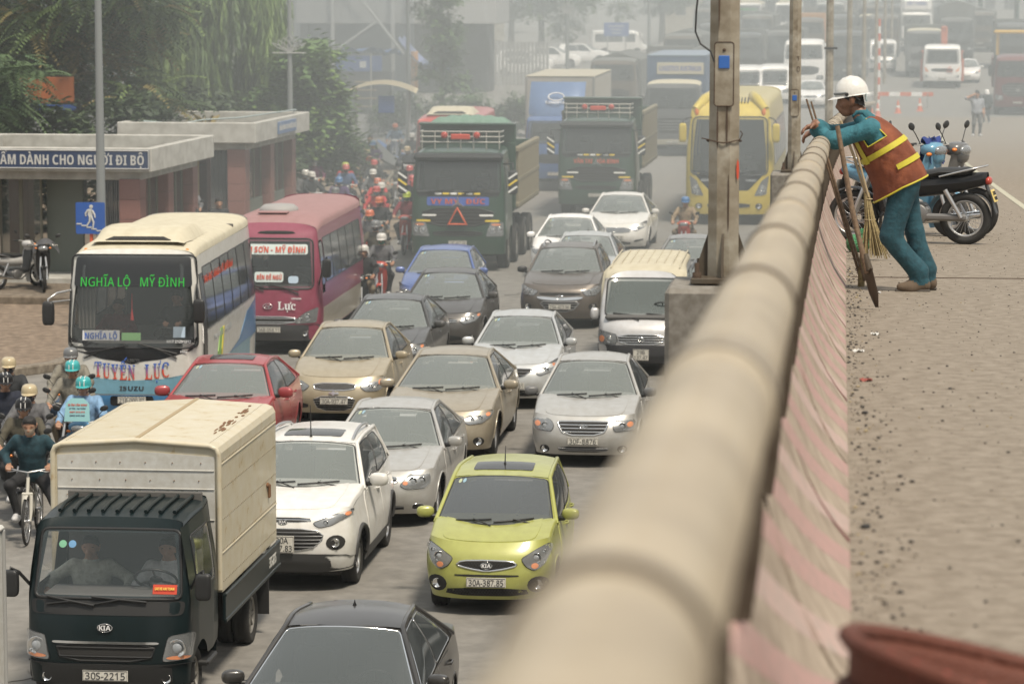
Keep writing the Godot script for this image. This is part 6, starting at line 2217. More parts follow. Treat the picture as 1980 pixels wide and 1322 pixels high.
func face_bits(par:Node3D,c:Vector3,fw:Vector3,up:Vector3,glasses:=false,mask:Material=null)->void:
	fw=fw.normalized()
	up=(up - fw*up.dot(fw)).normalized()
	var bas:=Basis(fw.cross(up)*-1.0,up,fw)
	var xf:=Transform3D(bas,c)
	if not shared.has("eye"):
		var e:=Mb.new()
		e.ell(Vector3.ZERO,Vector3(.0125,.0065,.006),1.0,8,5)
		shared.eye=e.mesh()
		var i:=Mb.new()
		i.ell(Vector3(0,0,.003),Vector3(.006,.006,.004),1.0,8,5)
		shared.iris=i.mesh()
		var b:=Mb.new()
		b.tube([Vector3(-.02,-.003,.0),Vector3(0,.003,.004),Vector3(.02,-.002,-.002)],[.003,.005,.003],5)
		shared.brow=b.mesh()
		var l:=Mb.new()
		l.tube([Vector3(-.02,.0,-.004),Vector3(-.008,.001,.0),Vector3(.008,.001,.0),Vector3(.02,.0,-.004)],[.002,.0035,.0035,.002],5)
		shared.mouth=l.mesh()
		var g:=Mb.new()
		for s in [-1.0,1.0]:
			g.ell(Vector3(s*.033,.004,.092),Vector3(.028,.02,.008),.8,10,6,Basis(Vector3.UP,s*.25))
			g.tube([Vector3(s*.06,.008,.082),Vector3(s*.085,.008,.0)],.003,4)
		g.tube([Vector3(-.01,.008,.096),Vector3(.01,.008,.096)],.003,4)
		shared.sunglasses=g.mesh()
		var m:=Mb.new()
		var rows:=[]
		for i2 in 7:
			var r:=PackedVector3Array()
			for j in 13:
				var an:=(j/12.0 - .5)*PI*1.05
				var y:=lerpf(-.1,-.005,i2/6.0)
				var bulge:=.022*sin(PI*(i2+1.0)/8.0)*cos(an)
				var rx:=lerpf(.06,.083,i2/6.0)
				r.push_back(Vector3(sin(an)*rx,y+.012*sin(an)*sin(an),cos(an)*(rx+.02)+bulge+.005))
			rows.append(r)
		m.grid(rows,Vector3(0,-.05,0))
		shared.mask=m.mesh()
	for s in [-1.0,1.0]:
		if not glasses:
			var ey:=part(par,"eye",shared.eye,mat("eye white",Color(.55,.52,.48),.3),xf*Transform3D(Basis(),Vector3(s*.033,.004,.081)))
			part(ey,"iris",shared.iris,mat("iris",Color(.02,.012,.008),.2))
		part(par,"eyebrow",shared.brow,mat("dark hair",Color(.012,.010,.009),.7),xf*Transform3D(Basis(),Vector3(s*.035,.028,.085)))
	if glasses:
		part(par,"sunglasses",shared.sunglasses,m_gloss(),xf)
	if mask:
		part(par,"face_mask",shared.mask,mask,xf)
	else:
		part(par,"mouth",shared.mouth,mat("lips",Color(.20,.075,.055),.6),xf*Transform3D(Basis(),Vector3(0,-.061,.096)))
func headgear(par:Node3D,kind:String,c:Vector3,fw:Vector3,up:Vector3,m:Material,stripe:Material=null)->Node3D:
	fw=fw.normalized()
	up=(up - fw*up.dot(fw)).normalized()
	var xf:=Transform3D(Basis(fw.cross(up)*-1.0,up,fw),c)
	if not shared.has("gear "+kind):
		var b:=Mb.new()
		var full:=kind=="full"
		var hair:=kind=="hair" or kind=="long"
		var rx:=.100 if hair else .123
		var rows:=[]
		var y0:=-.075 if full else (.01 if not hair else -.01)
		for i in 9:
			var r:=PackedVector3Array()
			for j in 24:
				var an:=TAU*j/24.0
				var u:=i/8.0
				var yy:=lerpf(y0 - (.055 if hair else .03)*maxf(0.0,-cos(an))+(.085 if hair else .0)*maxf(0.0,cos(an))+(.115*smoothstep(.25,.7,cos(an)) if full else 0.0),.128 if hair else .148,sin(u*PI/2))
				var rr:=rx*pow(maxf(0.0,1 - pow(u,2.2)),.5)
				r.push_back(Vector3(sin(an)*rr*.97,yy,cos(an)*rr*1.08 - .012))
			rows.append(r)
		b.grid(rows,Vector3(0,.02,0),[],true)
		if kind=="long":
			b.tube([Vector3(0,.05,-.06),Vector3(0,-.06,-.10),Vector3(0,-.18,-.10),Vector3(0,-.28,-.09)],[.08,.095,.09,.05],10)
		shared["gear "+kind]=b.mesh()
		var v:=Mb.new()
		rows=[]
		for i in 4:
			var r:=PackedVector3Array()
			for j in 11:
				var an:=(j/10.0 - .5)*PI*.85
				var e:=i/3.0
				r.push_back(Vector3(sin(an)*(.112 - .0*e),.028 - .02*e+.012*cos(an),cos(an)*.12+e*.055*cos(an)))
			rows.append(r)
		v.grid(rows,Vector3(0,-.2,0))
		shared["visor "+kind]=v.mesh()
		var s:=Mb.new()
		for x in [-.03,.03]:
			var p:=[]
			for i in 9:
				var an:=lerpf(-.3,PI+.2,i/8.0)
				p.append(Vector3(x,.03+sin(an)*.127 - .002*absf(x),cos(an)*.132 - .012))
			s.tube(p,.008,5)
		shared["stripe "+kind]=s.mesh()
		var st:=Mb.new()
		for x in [-1.0,1.0]:
			st.tube([Vector3(x*.098,.02,0),Vector3(x*.085,-.05,.02),Vector3(x*.02,-.108,.05)],.005,4)
		shared.strap=st.mesh()
	var o:=part(par,"hair" if kind in ["hair","long"] else "helmet",shared["gear "+kind],m,xf)
	if not kind in ["hair","long"]:
		if kind!="full":
			part(o,"visor",shared["visor "+kind],stripe if stripe and kind=="cap" else m)
		part(o,"chin_strap",shared.strap,m_black())
		if stripe and kind!="cap":
			part(o,"stripe",shared["stripe "+kind],stripe)
	return o
func body_mesh(J:Dictionary,cell:=.02,hcell:=.011)->ArrayMesh:
	var g:float=J.get("girth",1.0)
	var bones:=[
		[J.pelvis+J.side*.07,J.pelvis - J.side*.07,.115*g,.115*g,1],
		[J.pelvis+(J.chest - J.pelvis)*.12+J.side*.04,J.pelvis+(J.chest - J.pelvis)*.6+J.side*.045,.138*g,.138*g,0],
		[J.pelvis+(J.chest - J.pelvis)*.12 - J.side*.04,J.pelvis+(J.chest - J.pelvis)*.6 - J.side*.045,.138*g,.138*g,0],
		[J.chest+J.side*.08,J.chest - J.side*.08,.125*g,.125*g,0],
		[J.chest+(J.neck - J.chest)*.5+J.side*.11,J.chest+(J.neck - J.chest)*.5 - J.side*.11,.085,.085,0],
		[J.neck - (J.head - J.neck).normalized()*.02,J.head,.056,.052,2],
		[J.neck - (J.head - J.neck).normalized()*.06,J.neck,.08,.06,0],
	]
	for s in ["l","r"]:
		var sh:Vector3=J["sh"+s]
		var el:Vector3=J["el"+s]
		var wr:Vector3=J["wr"+s]
		bones.append([sh,el,.072*g,.058,0])
		bones.append([el,el.lerp(wr,.9),.056,.044,2 if J.get("bare",false) else 0])
		bones.append([el.lerp(wr,.8),wr,.034,.029,2])
		var hp:Vector3=J["hp"+s]
		var kn:Vector3=J["kn"+s]
		var an:Vector3=J["an"+s]
		bones.append([hp,kn,.098*g,.068,1])
		bones.append([kn,an,.066,.048,1])
		var toe:Vector3=J["toe"+s]
		var heel:=an+Vector3(0,-.045,0) - (toe - an).normalized()*.03
		bones.append([heel,an.lerp(toe,.5)+Vector3(0,-.03,0),.042,.043,3])
		bones.append([an.lerp(toe,.5)+Vector3(0,-.03,0),toe,.043,.034,3])
	bones+=J.get("extra",[])
	var mbs:=[Mb.new(),Mb.new(),Mb.new(),Mb.new()]
	var fl:=Field.new(bones,cell,.022)
	fl.nets(mbs)
	var fine:=head(J.head,J.face,J.get("up",Vector3.UP))
	Field.new(fine,hcell*.8,.010).nets(mbs)
	for s in ["l","r"]:
		var H:Array=J["hand"+s]
		Field.new(hand(J["wr"+s],H[0],H[1],H[2],H[3]),hcell*.62,.004).nets(mbs)
	var m:=ArrayMesh.new()
	for b in mbs:
		b.mesh(m)
	return m
func person_of(key:String,J:Dictionary,label:String,at:Vector3,turn:float,ms:Array,group:="",cell:=.02,hcell:=.011)->Node3D:
	if not shared.has("body "+key):
		shared["body "+key]=body_mesh(J,cell,hcell)
	var t:=thing("person",label,"person",at,turn,group)
	var o:=MeshInstance3D.new()
	o.name="body"
	o.mesh=shared["body "+key]
	for i in 4:
		o.set_surface_override_material(i,ms[i])
	t.add_child(o,true)
	return t
func skin()->Material:return mat("skin",Color(.34,.185,.115),.55,0,{})
func cloth(key:String,c:=Color.WHITE)->Material:
	return mat("cloth "+key,c,.85,0,{"tex":noise_tex("folds",.02,Color(.72,.72,.72),Color(1.15,1.15,1.15),256,4,31),"scale":2.2,"bump":noise_tex("fold relief",.025,Color.BLACK,Color.WHITE,256,3,33),"depth":.35})
func pose_ride(foot_down:=0,lean:=0.0)->Dictionary:
	var J:={}
	J.side=Vector3(1,0,0)
	J.pelvis=v3(0,.86,-.12)
	J.chest=v3(0,1.20,-.06+lean)
	J.neck=v3(0,1.40,-.03+lean*1.4)
	J.head=v3(0,1.545,.02+lean*1.6)
	J.face=v3(0,-.12,1)
	for k in [["l",1.0],["r",-1.0]]:
		var s:float=k[1]
		J["sh"+k[0]]=v3(s*.19,1.345,-.05+lean*1.3)
		J["wr"+k[0]]=v3(s*.31,1.06,.36)
		J["el"+k[0]]=joint(J["sh"+k[0]],J["wr"+k[0]],.28,.26,v3(s*.7,-.7,-.3))
		J["hand"+k[0]]=[v3(-s*.15,-.25,1),v3(0,-1,-.2),v3(-s,-.1,0),1.5]
		J["hp"+k[0]]=v3(s*.10,.84,-.10)
		var fd:bool=foot_down==int(s)
		J["an"+k[0]]=v3(s*.46,.08,.08) if fd else v3(s*.17,.36,.18)
		J["kn"+k[0]]=joint(J["hp"+k[0]],J["an"+k[0]],.43,.43 if not fd else .46,v3(s*.45,.35,1))
		J["toe"+k[0]]=J["an"+k[0]]+v3(s*.03,-.045,.16)
	return J
func pose_passenger()->Dictionary:
	var J:=pose_ride()
	for k in ["pelvis","chest","neck","head","shl","shr","hpl","hpr","knl","knr","anl","anr","toel","toer"]:
		J[k]+=v3(0,.04,-.34)
	for k in [["l",1.0],["r",-1.0]]:
		var s:float=k[1]
		J["wr"+k[0]]=v3(s*.17,.98,-.14)
		J["el"+k[0]]=joint(J["sh"+k[0]],J["wr"+k[0]],.28,.26,v3(s*.8,-.4,-.6))
		J["hand"+k[0]]=[v3(-s*.2,-.3,1),v3(0,-1,0),v3(-s,0,0),.8]
	return J
func pose_stand(arm:=0)->Dictionary:
	var J:={"side":Vector3(1,0,0),"pelvis":v3(0,.90,0),"chest":v3(0,1.22,.0),"neck":v3(0,1.42,-.01),"head":v3(0,1.56,.02),"face":v3(0,-.1,1)}
	for k in [["l",1.0],["r",-1.0]]:
		var s:float=k[1]
		J["sh"+k[0]]=v3(s*.19,1.36,0)
		J["wr"+k[0]]=v3(s*.26,.84,.05)
		J["el"+k[0]]=joint(J["sh"+k[0]],J["wr"+k[0]],.29,.26,v3(s*.3,0,-1))
		J["hand"+k[0]]=[v3(0,-1,.1),v3(-s,0,0),v3(0,0,1),.5]
		J["hp"+k[0]]=v3(s*.09,.88,0)
		J["an"+k[0]]=v3(s*.12,.075,-.02+s*.05)
		J["kn"+k[0]]=joint(J["hp"+k[0]],J["an"+k[0]],.43,.42,v3(s*.1,0,1))
		J["toe"+k[0]]=J["an"+k[0]]+v3(s*.04,-.045,.16)
	if arm==1:
		J.wrr=v3(-.19,1.55,.12)
		J.elr=joint(J.shr,J.wrr,.29,.26,v3(-1,-.3,.2))
		J.handr=[v3(.55,.35,0),v3(0,-.3,-1),v3(0,-1,.5),.4]
		J.bare=true
	elif arm==2:
		for k in [["l",1.0],["r",-1.0]]:
			J["wr"+k[0]]=v3(k[1]*.1,1.1,.28)
			J["el"+k[0]]=joint(J["sh"+k[0]],J["wr"+k[0]],.29,.26,v3(k[1],-.8,-.3))
			J["hand"+k[0]]=[v3(-k[1]*.5,.2,1),v3(0,-.3,-1),v3(0,1,0),1.0]
	return J
func pose_drive(wide:=false)->Dictionary:
	var J:={"side":Vector3(1,0,0),"pelvis":v3(0,.16,0),"chest":v3(0,.50,-.05),"neck":v3(0,.70,-.06),"head":v3(0,.84,-.02),"face":v3(0,-.1,1)}
	for k in [["l",1.0],["r",-1.0]]:
		var s:float=k[1]
		J["sh"+k[0]]=v3(s*.19,.65,-.05)
		J["wr"+k[0]]=v3(s*(.42 if wide else .14),.46 if not wide else .42,.34 if not wide else .2)
		J["el"+k[0]]=joint(J["sh"+k[0]],J["wr"+k[0]],.28,.26,v3(s,-.6,-.2))
		J["hand"+k[0]]=[v3(-s*.3,.1,1),v3(0,-1,0),v3(-s,.3,0),1.2]
		J["hp"+k[0]]=v3(s*.1,.14,.02)
		J["kn"+k[0]]=v3(s*.14,.22,.44)
		J["an"+k[0]]=v3(s*.13,-.16,.62)
		J["toe"+k[0]]=J["an"+k[0]]+v3(0,-.04,.16)
	return J
func bike_wheel(par:Node3D,called:String,at:Vector3,r:float,tr:float,spokes:int,turn:=0.0)->void:
	var key:="bw %s %s %s" % [r,tr,spokes]
	if not shared.has(key):
		var t:=Mb.new()
		var p:=[]
		for i in 30:
			var an:=TAU*i/30.0
			p.append(Vector3(0,cos(an)*(r - tr),sin(an)*(r - tr)))
		t.tube(p,tr,8,true)
		var g:=Mb.new()
		p=[]
		for i in 30:
			var an:=TAU*i/30.0
			p.append(Vector3(0,cos(an)*(r - tr*2.0),sin(an)*(r - tr*2.0)))
		g.tube(p,tr*.42,6,true)
		g.lathe([[.001,-.05],[.035,-.05],[.022,-.02],[.022,.02],[.035,.05],[.001,.05]],Vector3.ZERO,XAX,12)
		for i in spokes:
			var an:=TAU*i/spokes
			var an2:=an+(.25 if i % 2 else -.25)
			g.tube([Vector3(.03 if i % 2 else -.03,cos(an2)*.03,sin(an2)*.03),Vector3(0,cos(an)*(r - tr*2.2),sin(an)*(r - tr*2.2))],.0022 if spokes>10 else .012,4)
		shared[key]=[t.mesh(),g.mesh()]
	var o:=part(par,called,shared[key][0],m_rubber(),Transform3D(Basis(Vector3.UP,turn),at))
	part(o,"rim",shared[key][1],m_alloy())
func ride_part(t:Node3D,called:String,key:String,m:Material,build:Callable)->Node3D:
	if not shared.has(key):
		var b:=Mb.new()
		build.call(b)
		shared[key]=b.mesh()
	return part(t,called,shared[key],m)
func motorbike(label:String,at:Vector3,turn:float,col:Material,kind:=0,group:="motorbikes on the road",o:={})->Node3D:
	var t:=thing("scooter" if kind else "motorbike",label,"scooter" if kind else "motorbike",at,turn,group)
	var bk:=m_black()
	var K:="mk%d " % kind
	var r:=.285 if kind==0 else .25
	bike_wheel(t,"front_wheel",Vector3(0,r,.62),r,.04 if kind==0 else .052,20 if kind==0 else 6)
	bike_wheel(t,"rear_wheel",Vector3(0,r,-.62),r,.046 if kind==0 else .055,20 if kind==0 else 6)
	ride_part(t,"front_fork",K+"fork",m_alloy(),func(b:Mb)->void:
		for s in [-1.0,1.0]:
			b.tube([v3(s*.075,r,.62),v3(s*.07,.58,.50),v3(s*.04,.92,.36)],[.022,.024,.02],7))
	ride_part(t,"front_mudguard",K+"mud",col,func(b:Mb)->void:
		var rows:=[]
		for i in 9:
			var an:=lerpf(-.5,2.1,i/8.0)
			var row:=PackedVector3Array()
			for j in 7:
				var u:=j/3.0 - 1
				row.push_back(v3(u*.075,r+cos(an)*(r+.045 - .02*u*u),.62 - sin(an)*(r+.045 - .02*u*u)))
			rows.append(row)
		b.grid(rows,v3(0,r,.62)))
	ride_part(t,"leg_shield",K+"shield",col,func(b:Mb)->void:
		var rows:=[]
		for i in 8:
			var u:=i/7.0
			var y:=lerpf(.34,.95,u)
			var row:=PackedVector3Array()
			for j in 11:
				var q:=j/5.0 - 1
				var w:=lerpf(.12,.17 if kind==0 else .21,sin(u*PI*.8))
				row.push_back(v3(q*w,y,lerpf(.26,.40,u)+.10*(1 - q*q) - .03))
			rows.append(row)
		b.grid(rows,v3(0,.6,-.3)))
	ride_part(t,"leg_shield_lining",K+"lining",mat("grey plastic",Color(.3,.29,.28),.6) if kind else bk,func(b:Mb)->void:
		b.box(v3(0,.62,.30),v3(.26,.5,.05),.02,Basis(Vector3.RIGHT,.22))
		b.box(v3(0,.40,.05),v3(.22,.10,.5) if kind==0 else v3(.36,.09,.5),.03))
	ride_part(t,"head_cowl",K+"cowl",col,func(b:Mb)->void:
		b.ell(v3(0,1.0,.36),v3(.17,.085,.12),.8,14,9)
		b.ell(v3(0,.93,.40),v3(.11,.10,.10),.8,12,8))
	var hl:=ride_part(t,"headlight",K+"lamp",m_lens(),func(b:Mb)->void:
		b.ell(v3(0,.985,.462),v3(.115,.062,.055),.8,14,8))
	if not shared.has(K+"refl"):
		var b:=Mb.new()
		b.ell(v3(0,.985,.455),v3(.11,.057,.052),.8,14,8)
		shared[K+"refl"]=b.mesh()
	part(hl,"reflector",shared[K+"refl"],m_bowl())
	for s in [-1.0,1.0]:
		ride_part(t,"turn_lamp",K+"ind%d" % s,m_amber(),func(b:Mb)->void:
			b.ell(v3(s*.15,.95 if kind else 1.0,.41),v3(.045,.022,.03),1.0,8,5))
	var hb:=ride_part(t,"handlebar",K+"bar",mat("rack steel",Color(.55,.53,.48),.35,.7),func(b:Mb)->void:
		b.tube([v3(-.34,1.06,.26),v3(-.18,1.07,.31),v3(0,1.02,.33),v3(.18,1.07,.31),v3(.34,1.06,.26)],.013,7)
		for s in [-1.0,1.0]:
			b.tube([v3(s*.20,1.06,.35),v3(s*.34,1.055,.33)],.006,5))
	for s in [-1.0,1.0]:
		if not shared.has(K+"grip%d" % s):
			var b:=Mb.new()
			b.tube([v3(s*.24,1.065,.29),v3(s*.35,1.06,.255)],.019,8)
			shared[K+"grip%d" % s]=b.mesh()
		part(hb,"grip",shared[K+"grip%d" % s],bk)
		if not o.get("nomirror",false):
			ride_part(t,"mirror",K+"mir%d" % s,bk,func(b:Mb)->void:
				b.tube([v3(s*.2,1.07,.32),v3(s*.27,1.17,.31),v3(s*.33,1.24,.30)],.006,5)
				b.ell(v3(s*.35,1.27,.30),v3(.065,.042,.014),.9,12,6,Basis(Vector3(0,0,1),s*.35)))
	ride_part(t,"seat",K+"seat",mat("seat vinyl",Color(.02,.02,.02),.5),func(b:Mb)->void:
		var rows:=[]
		for i in 12:
			var u:=i/11.0
			var z:=lerpf(.12,-.72,u)
			var w:=lerpf(.07,.13,smoothstep(0.0,.45,u))*(1 - .35*smoothstep(.8,1.0,u))
			var y:=.755+.035*smoothstep(.35,.6,u)+.03*smoothstep(.85,1.0,u)
			var row:=PackedVector3Array()
			for j in 13:
				var an:=TAU*j/12.0
				var e:=.05 if i>0 and i<11 else .01
				row.push_back(v3(cos(an)*w,y+sin(an)*e,z))
			rows.append(row)
		b.grid(rows,v3(0,.76,-.3)))
	ride_part(t,"rear_body",K+"tail",col,func(b:Mb)->void:
		var rows:=[]
		for i in 9:
			var u:=i/8.0
			var z:=lerpf(.10,-.86,u)
			var w:=lerpf(.08,.14 if kind==0 else .19,sin(PI*minf(1.0,u*1.2)*.6))*(1 - .55*u*u)
			var y0:=lerpf(.44 if kind else .5,.66,u*u)
			var y1:=.745+.05*u
			var row:=PackedVector3Array()
			for j in 13:
				var an:=TAU*j/12.0
				row.push_back(v3(cos(an)*w,(y0+y1)/2+sin(an)*(y1 - y0)/2,z))
			rows.append(row)
		b.grid(rows,v3(0,.65,-.35)))
	ride_part(t,"engine",K+"engine",mat("engine",Color(.20,.195,.19),.45,.6),func(b:Mb)->void:
		b.box(v3(0,.34,-.06),v3(.24,.2,.34),.06)
		b.lathe([[.001,-.14],[.10,-.14],[.11,-.10],[.11,.10],[.10,.14],[.001,.14]],v3(0,.33,-.12),XAX,16)
		b.tube([v3(0,.36,.05),v3(0,.38,.24)],[.07,.06],8)
		b.box(v3(.10,.3,-.40),v3(.06,.08,.5),.025))
	ride_part(t,"exhaust",K+"pipe",m_chrome() if kind==0 else bk,func(b:Mb)->void:
		b.tube([v3(-.09,.30,.20),v3(-.13,.22,.0),v3(-.15,.24,-.25),v3(-.155,.27,-.35),v3(-.16,.32,-.75),v3(-.16,.33,-.78)],[.018,.02,.022,.042,.048,.02],9))
	ride_part(t,"rear_rack",K+"rack",m_alloy(),func(b:Mb)->void:
		b.tube([v3(-.13,.74,-.35),v3(-.14,.82,-.66),v3(-.09,.86,-.84),v3(.09,.86,-.84),v3(.14,.82,-.66),v3(.13,.74,-.35)],.011,6)
		for s in [-1.0,1.0]:
			b.tube([v3(s*.14,.60,-.42),v3(s*.135,.30,-.60)],[.026,.02],8))
	ride_part(t,"rear_lamp",K+"rear",mat("red lamp",Color(.4,.05,.03),.2),func(b:Mb)->void:
		b.ell(v3(0,.70,-.87),v3(.09,.045,.035),.8,10,6))
	ride_part(t,"rear_mudguard",K+"rmud",bk,func(b:Mb)->void:
		b.box(v3(0,.50,-.90),v3(.13,.34,.02),.008,Basis(Vector3.RIGHT,.35)))
	var pl:=ride_part(t,"number_plate",K+"plate",mat("plate yellow",Color(.68,.52,.16),.5) if o.get("yellow",false) else m_plate(),func(b:Mb)->void:
		b.box(v3(0,.54,-.93),v3(.19,.14,.008),.003,Basis(Vector3.RIGHT,.35)))
	if o.has("plate"):
		var a:PackedStringArray=o.plate.split("/")
		text(pl,a[0],m_ink(),v3(0,.57,-.93),.04,.13,Vector3(-.35,PI,0),"Droid Sans",false)
		text(pl,a[1],m_ink(),v3(0,.515,-.95),.04,.13,Vector3(-.35,PI,0),"Droid Sans",false)
	return t
func bicycle(label:String,at:Vector3,turn:float,m:Material)->Node3D:
	var t:=thing("bicycle",label,"bicycle",at,turn)
	bike_wheel(t,"front_wheel",v3(0,.32,.52),.32,.019,24)
	bike_wheel(t,"rear_wheel",v3(0,.32,-.50),.32,.019,24)
	var f:=Mb.new()
	var head:=v3(0,.78,.36)
	var bb:=v3(0,.29,-.06)
	var seat_top:=v3(0,.80,-.24)
	f.tube([head,bb],.02,8)
	f.tube([head+v3(0,.02,0),bb+(seat_top - bb)*.55],.02,8)
	f.tube([bb,seat_top],.017,8)
	for s in [-1.0,1.0]:
		f.tube([bb+v3(s*.03,0,0),v3(s*.05,.32,-.50)],.011,6)
		f.tube([bb+(seat_top - bb)*.8,v3(s*.05,.32,-.50)],.009,6)
	part(t,"frame",f,m)
	var k:=Mb.new()
	k.tube([head+v3(0,.1,-.04),head+v3(0,-.1,.04)],.024,8)
	for s in [-1.0,1.0]:
		k.tube([v3(s*.05,.66,.41),v3(s*.055,.45,.47),v3(s*.05,.32,.52)],[.026,.024,.014],8)
	k.box(v3(0,.67,.41),v3(.15,.04,.05),.012)
	part(t,"front_fork",k,mat("pale fork",Color(.48,.46,.40),.45))
	var h:=Mb.new()
	h.tube([head+v3(0,.08,-.03),head+v3(0,.17,-.03)],.016,6)
	h.tube([v3(-.30,.99,.22),v3(-.12,.97,.35),v3(0,.95,.35),v3(.12,.97,.35),v3(.30,.99,.22)],.012,7)
	part(t,"handlebar",h,m_alloy())
	for s in [-1.0,1.0]:
		var g:=Mb.new()
		g.tube([v3(s*.22,.985,.275),v3(s*.31,.992,.21)],.018,7)
		part(t,"grip",g,m_black())
		var br:=Mb.new()
		br.tube([v3(s*.16,.97,.34),v3(s*.24,.955,.33),v3(s*.28,.955,.30)],.006,5)
		part(t,"brake_lever",br,m_alloy())
		var pd:=Mb.new()
		pd.tube([v3(s*.04,.29,-.06),v3(s*.07,.29 - s*.08,-.06+s*.14)],.01,6)
		pd.box(v3(s*.12,.29 - s*.08,-.06+s*.14),v3(.09,.02,.07),.006)
		part(t,"pedal",pd,m_black())
	var st:=Mb.new()
	st.ell(v3(0,.84,-.25),v3(.08,.035,.14),.9,10,6)
	part(t,"saddle",st,m_black())
	var ch:=Mb.new()
	ch.lathe([[.001,-.004],[.09,-.004],[.09,.004],[.001,.004]],v3(.05,.29,-.06),XAX,20)
	part(t,"chainring",ch,m_black())
	for e in [[.52,.3],[-.5,.3]]:
		var fe:=Mb.new()
		var rows:=[]
		for i in 8:
			var an:=lerpf(-.4,1.4,i/7.0)*(1.0 if e[0]>0 else -1.0)
			var row:=PackedVector3Array()
			for j in 5:
				var u:=j/2.0 - 1
				row.push_back(v3(u*.028,.32+cos(an)*(.35 - .008*u*u),e[0] - sin(an)*(.35 - .008*u*u)))
			rows.append(row)
		fe.grid(rows,v3(0,.32,e[0]))
		part(t,"mudguard",fe,mat("pale fork"))
	return t
func rider(at:Vector3,turn:float,bike_label:String,label:String,col:Material,kind:int,top:Material,trs:Material,gear:String,gm:Material,stripe:Material=null,mask:Material=null,pose:=0,o:={})->void:
	motorbike(bike_label,at,turn,col,kind)
	var J:=pose_ride([0,1,-1,0][pose],.06 if pose==3 else 0.0)
	var p:=person_of("ride%d" % pose,J,label,at,turn,[top,trs,skin(),mat("shoe",Color(.03,.028,.026),.7)],"riders in the traffic")
	face_bits(p,J.head,J.face,Vector3.UP,o.get("glasses",false),mask)
	headgear(p,gear,J.head,J.face,Vector3.UP,gm,stripe)
	if o.has("pass"):
		var q:Array=o.pass
		var K:=pose_passenger()
		var pp:=person_of("passenger",K,q[0],at,turn,[q[1],trs,skin(),mat("shoe")],"riders in the traffic")
		face_bits(pp,K.head,K.face,Vector3.UP,false,q[4] if q.size()>4 else null)
		headgear(pp,q[2],K.head,K.face,Vector3.UP,q[3],null)
func on_deck(x:float,d:float,up:=0.0)->Vector3:return Vector3(x+bend(d),ydeck(d)+up,-d)
func railing()->void:
	var pm:=mat("painted pipe",Color(.45,.385,.28),.5,0,{"tex":noise_tex("pipe grime",.006,Color(.74,.72,.70),Color(1.05,1.04,1.02),512,6,41),"scale":.9,"coat":.15,"bump":noise_tex("fold relief",.025,Color.BLACK,Color.WHITE,256,3,33),"depth":.06})
	var st:=mat("weathered steel",Color(.085,.07,.053),.65,.2,{"tex":noise_tex("steel wear",.02,Color(.75,.68,.6),Color(1.1,1.1,1.08),256,5,43),"scale":.8})
	var t:=thing("railing","thick cream pipe railing with steel uprights along the flyover's edge","railing")
	var p:=[]
	var d:=-1.5
	while d<132:
		p.append(on_deck(-.17,d,1.20))
		d+=1.0 if d<40 else 3.0
	var b:=Mb.new()
	b.tube(p,.080,28)
	part(t,"handrail",b,pm)
	var ring:=Mb.new()
	ring.lathe([[.079,-.022],[.086,-.018],[.086,.018],[.079,.022]],Vector3.ZERO,ZAX,26)
	var sleeve:=Mb.new()
	sleeve.lathe([[.079,-.2],[.0845,-.19],[.0845,.19],[.079,.2]],Vector3.ZERO,ZAX,28)
	var pl:=Mb.new()
	for s in [-1.0,1.0]:
		var rows:=[]
		for i in 9:
			var u:=i/8.0
			var y:=lerpf(-.64,-.03,u)
			var x:=-.045+.03*sin(PI*u)*(1 - u*.4)
			rows.append([x,y])
		var o:=PackedVector2Array()
		for r in rows:
			o.push_back(Vector2(r[0] - .04,r[1]))
		for i in range(8,-1,-1):
			o.push_back(Vector2(rows[i][0]+.045,rows[i][1]))
		pl.slab(o,.012,Basis(),Vector3(0,0,s*.045 - .006))
	var foot:=Mb.new()
	foot.box(Vector3(-.11,-.632,0),Vector3(.15,.016,.16),.004)
	for x in [-.17,-.055]:
		for z in [-.06,.06]:
			foot.lathe([[.014,-.625],[.014,-.60],[.001,-.598]],Vector3(x,0,z),Basis(),6)
	var rm:=ring.mesh()
	var sm:=sleeve.mesh()
	var plm:=pl.mesh()
	var fm:=foot.mesh()
	d=2.30
	var k:=0
	while d<128:
		var dir:=(on_deck(0,d+.5) - on_deck(0,d - .5)).normalized()
		var bas:=Basis(Vector3(1,0,0),Vector3(0,1,0),-dir)
		bas.x=Vector3.UP.cross(-dir).normalized()
		bas.y=(-dir).cross(bas.x)
		part(t,"clamp_ring",rm,st,Transform3D(bas,on_deck(-.17,d,1.20)))
		var up:=part(t,"upright",plm,st,Transform3D(Basis(),on_deck(-.17,d,1.20)))
		part(up,"base_plate",fm,st)
		if k % 3==1:
			part(t,"pipe_joint",sm,pm,Transform3D(bas,on_deck(-.17,d+.1,1.20)))
		d+=2.0 if d<60 else 4.0
		k+=1
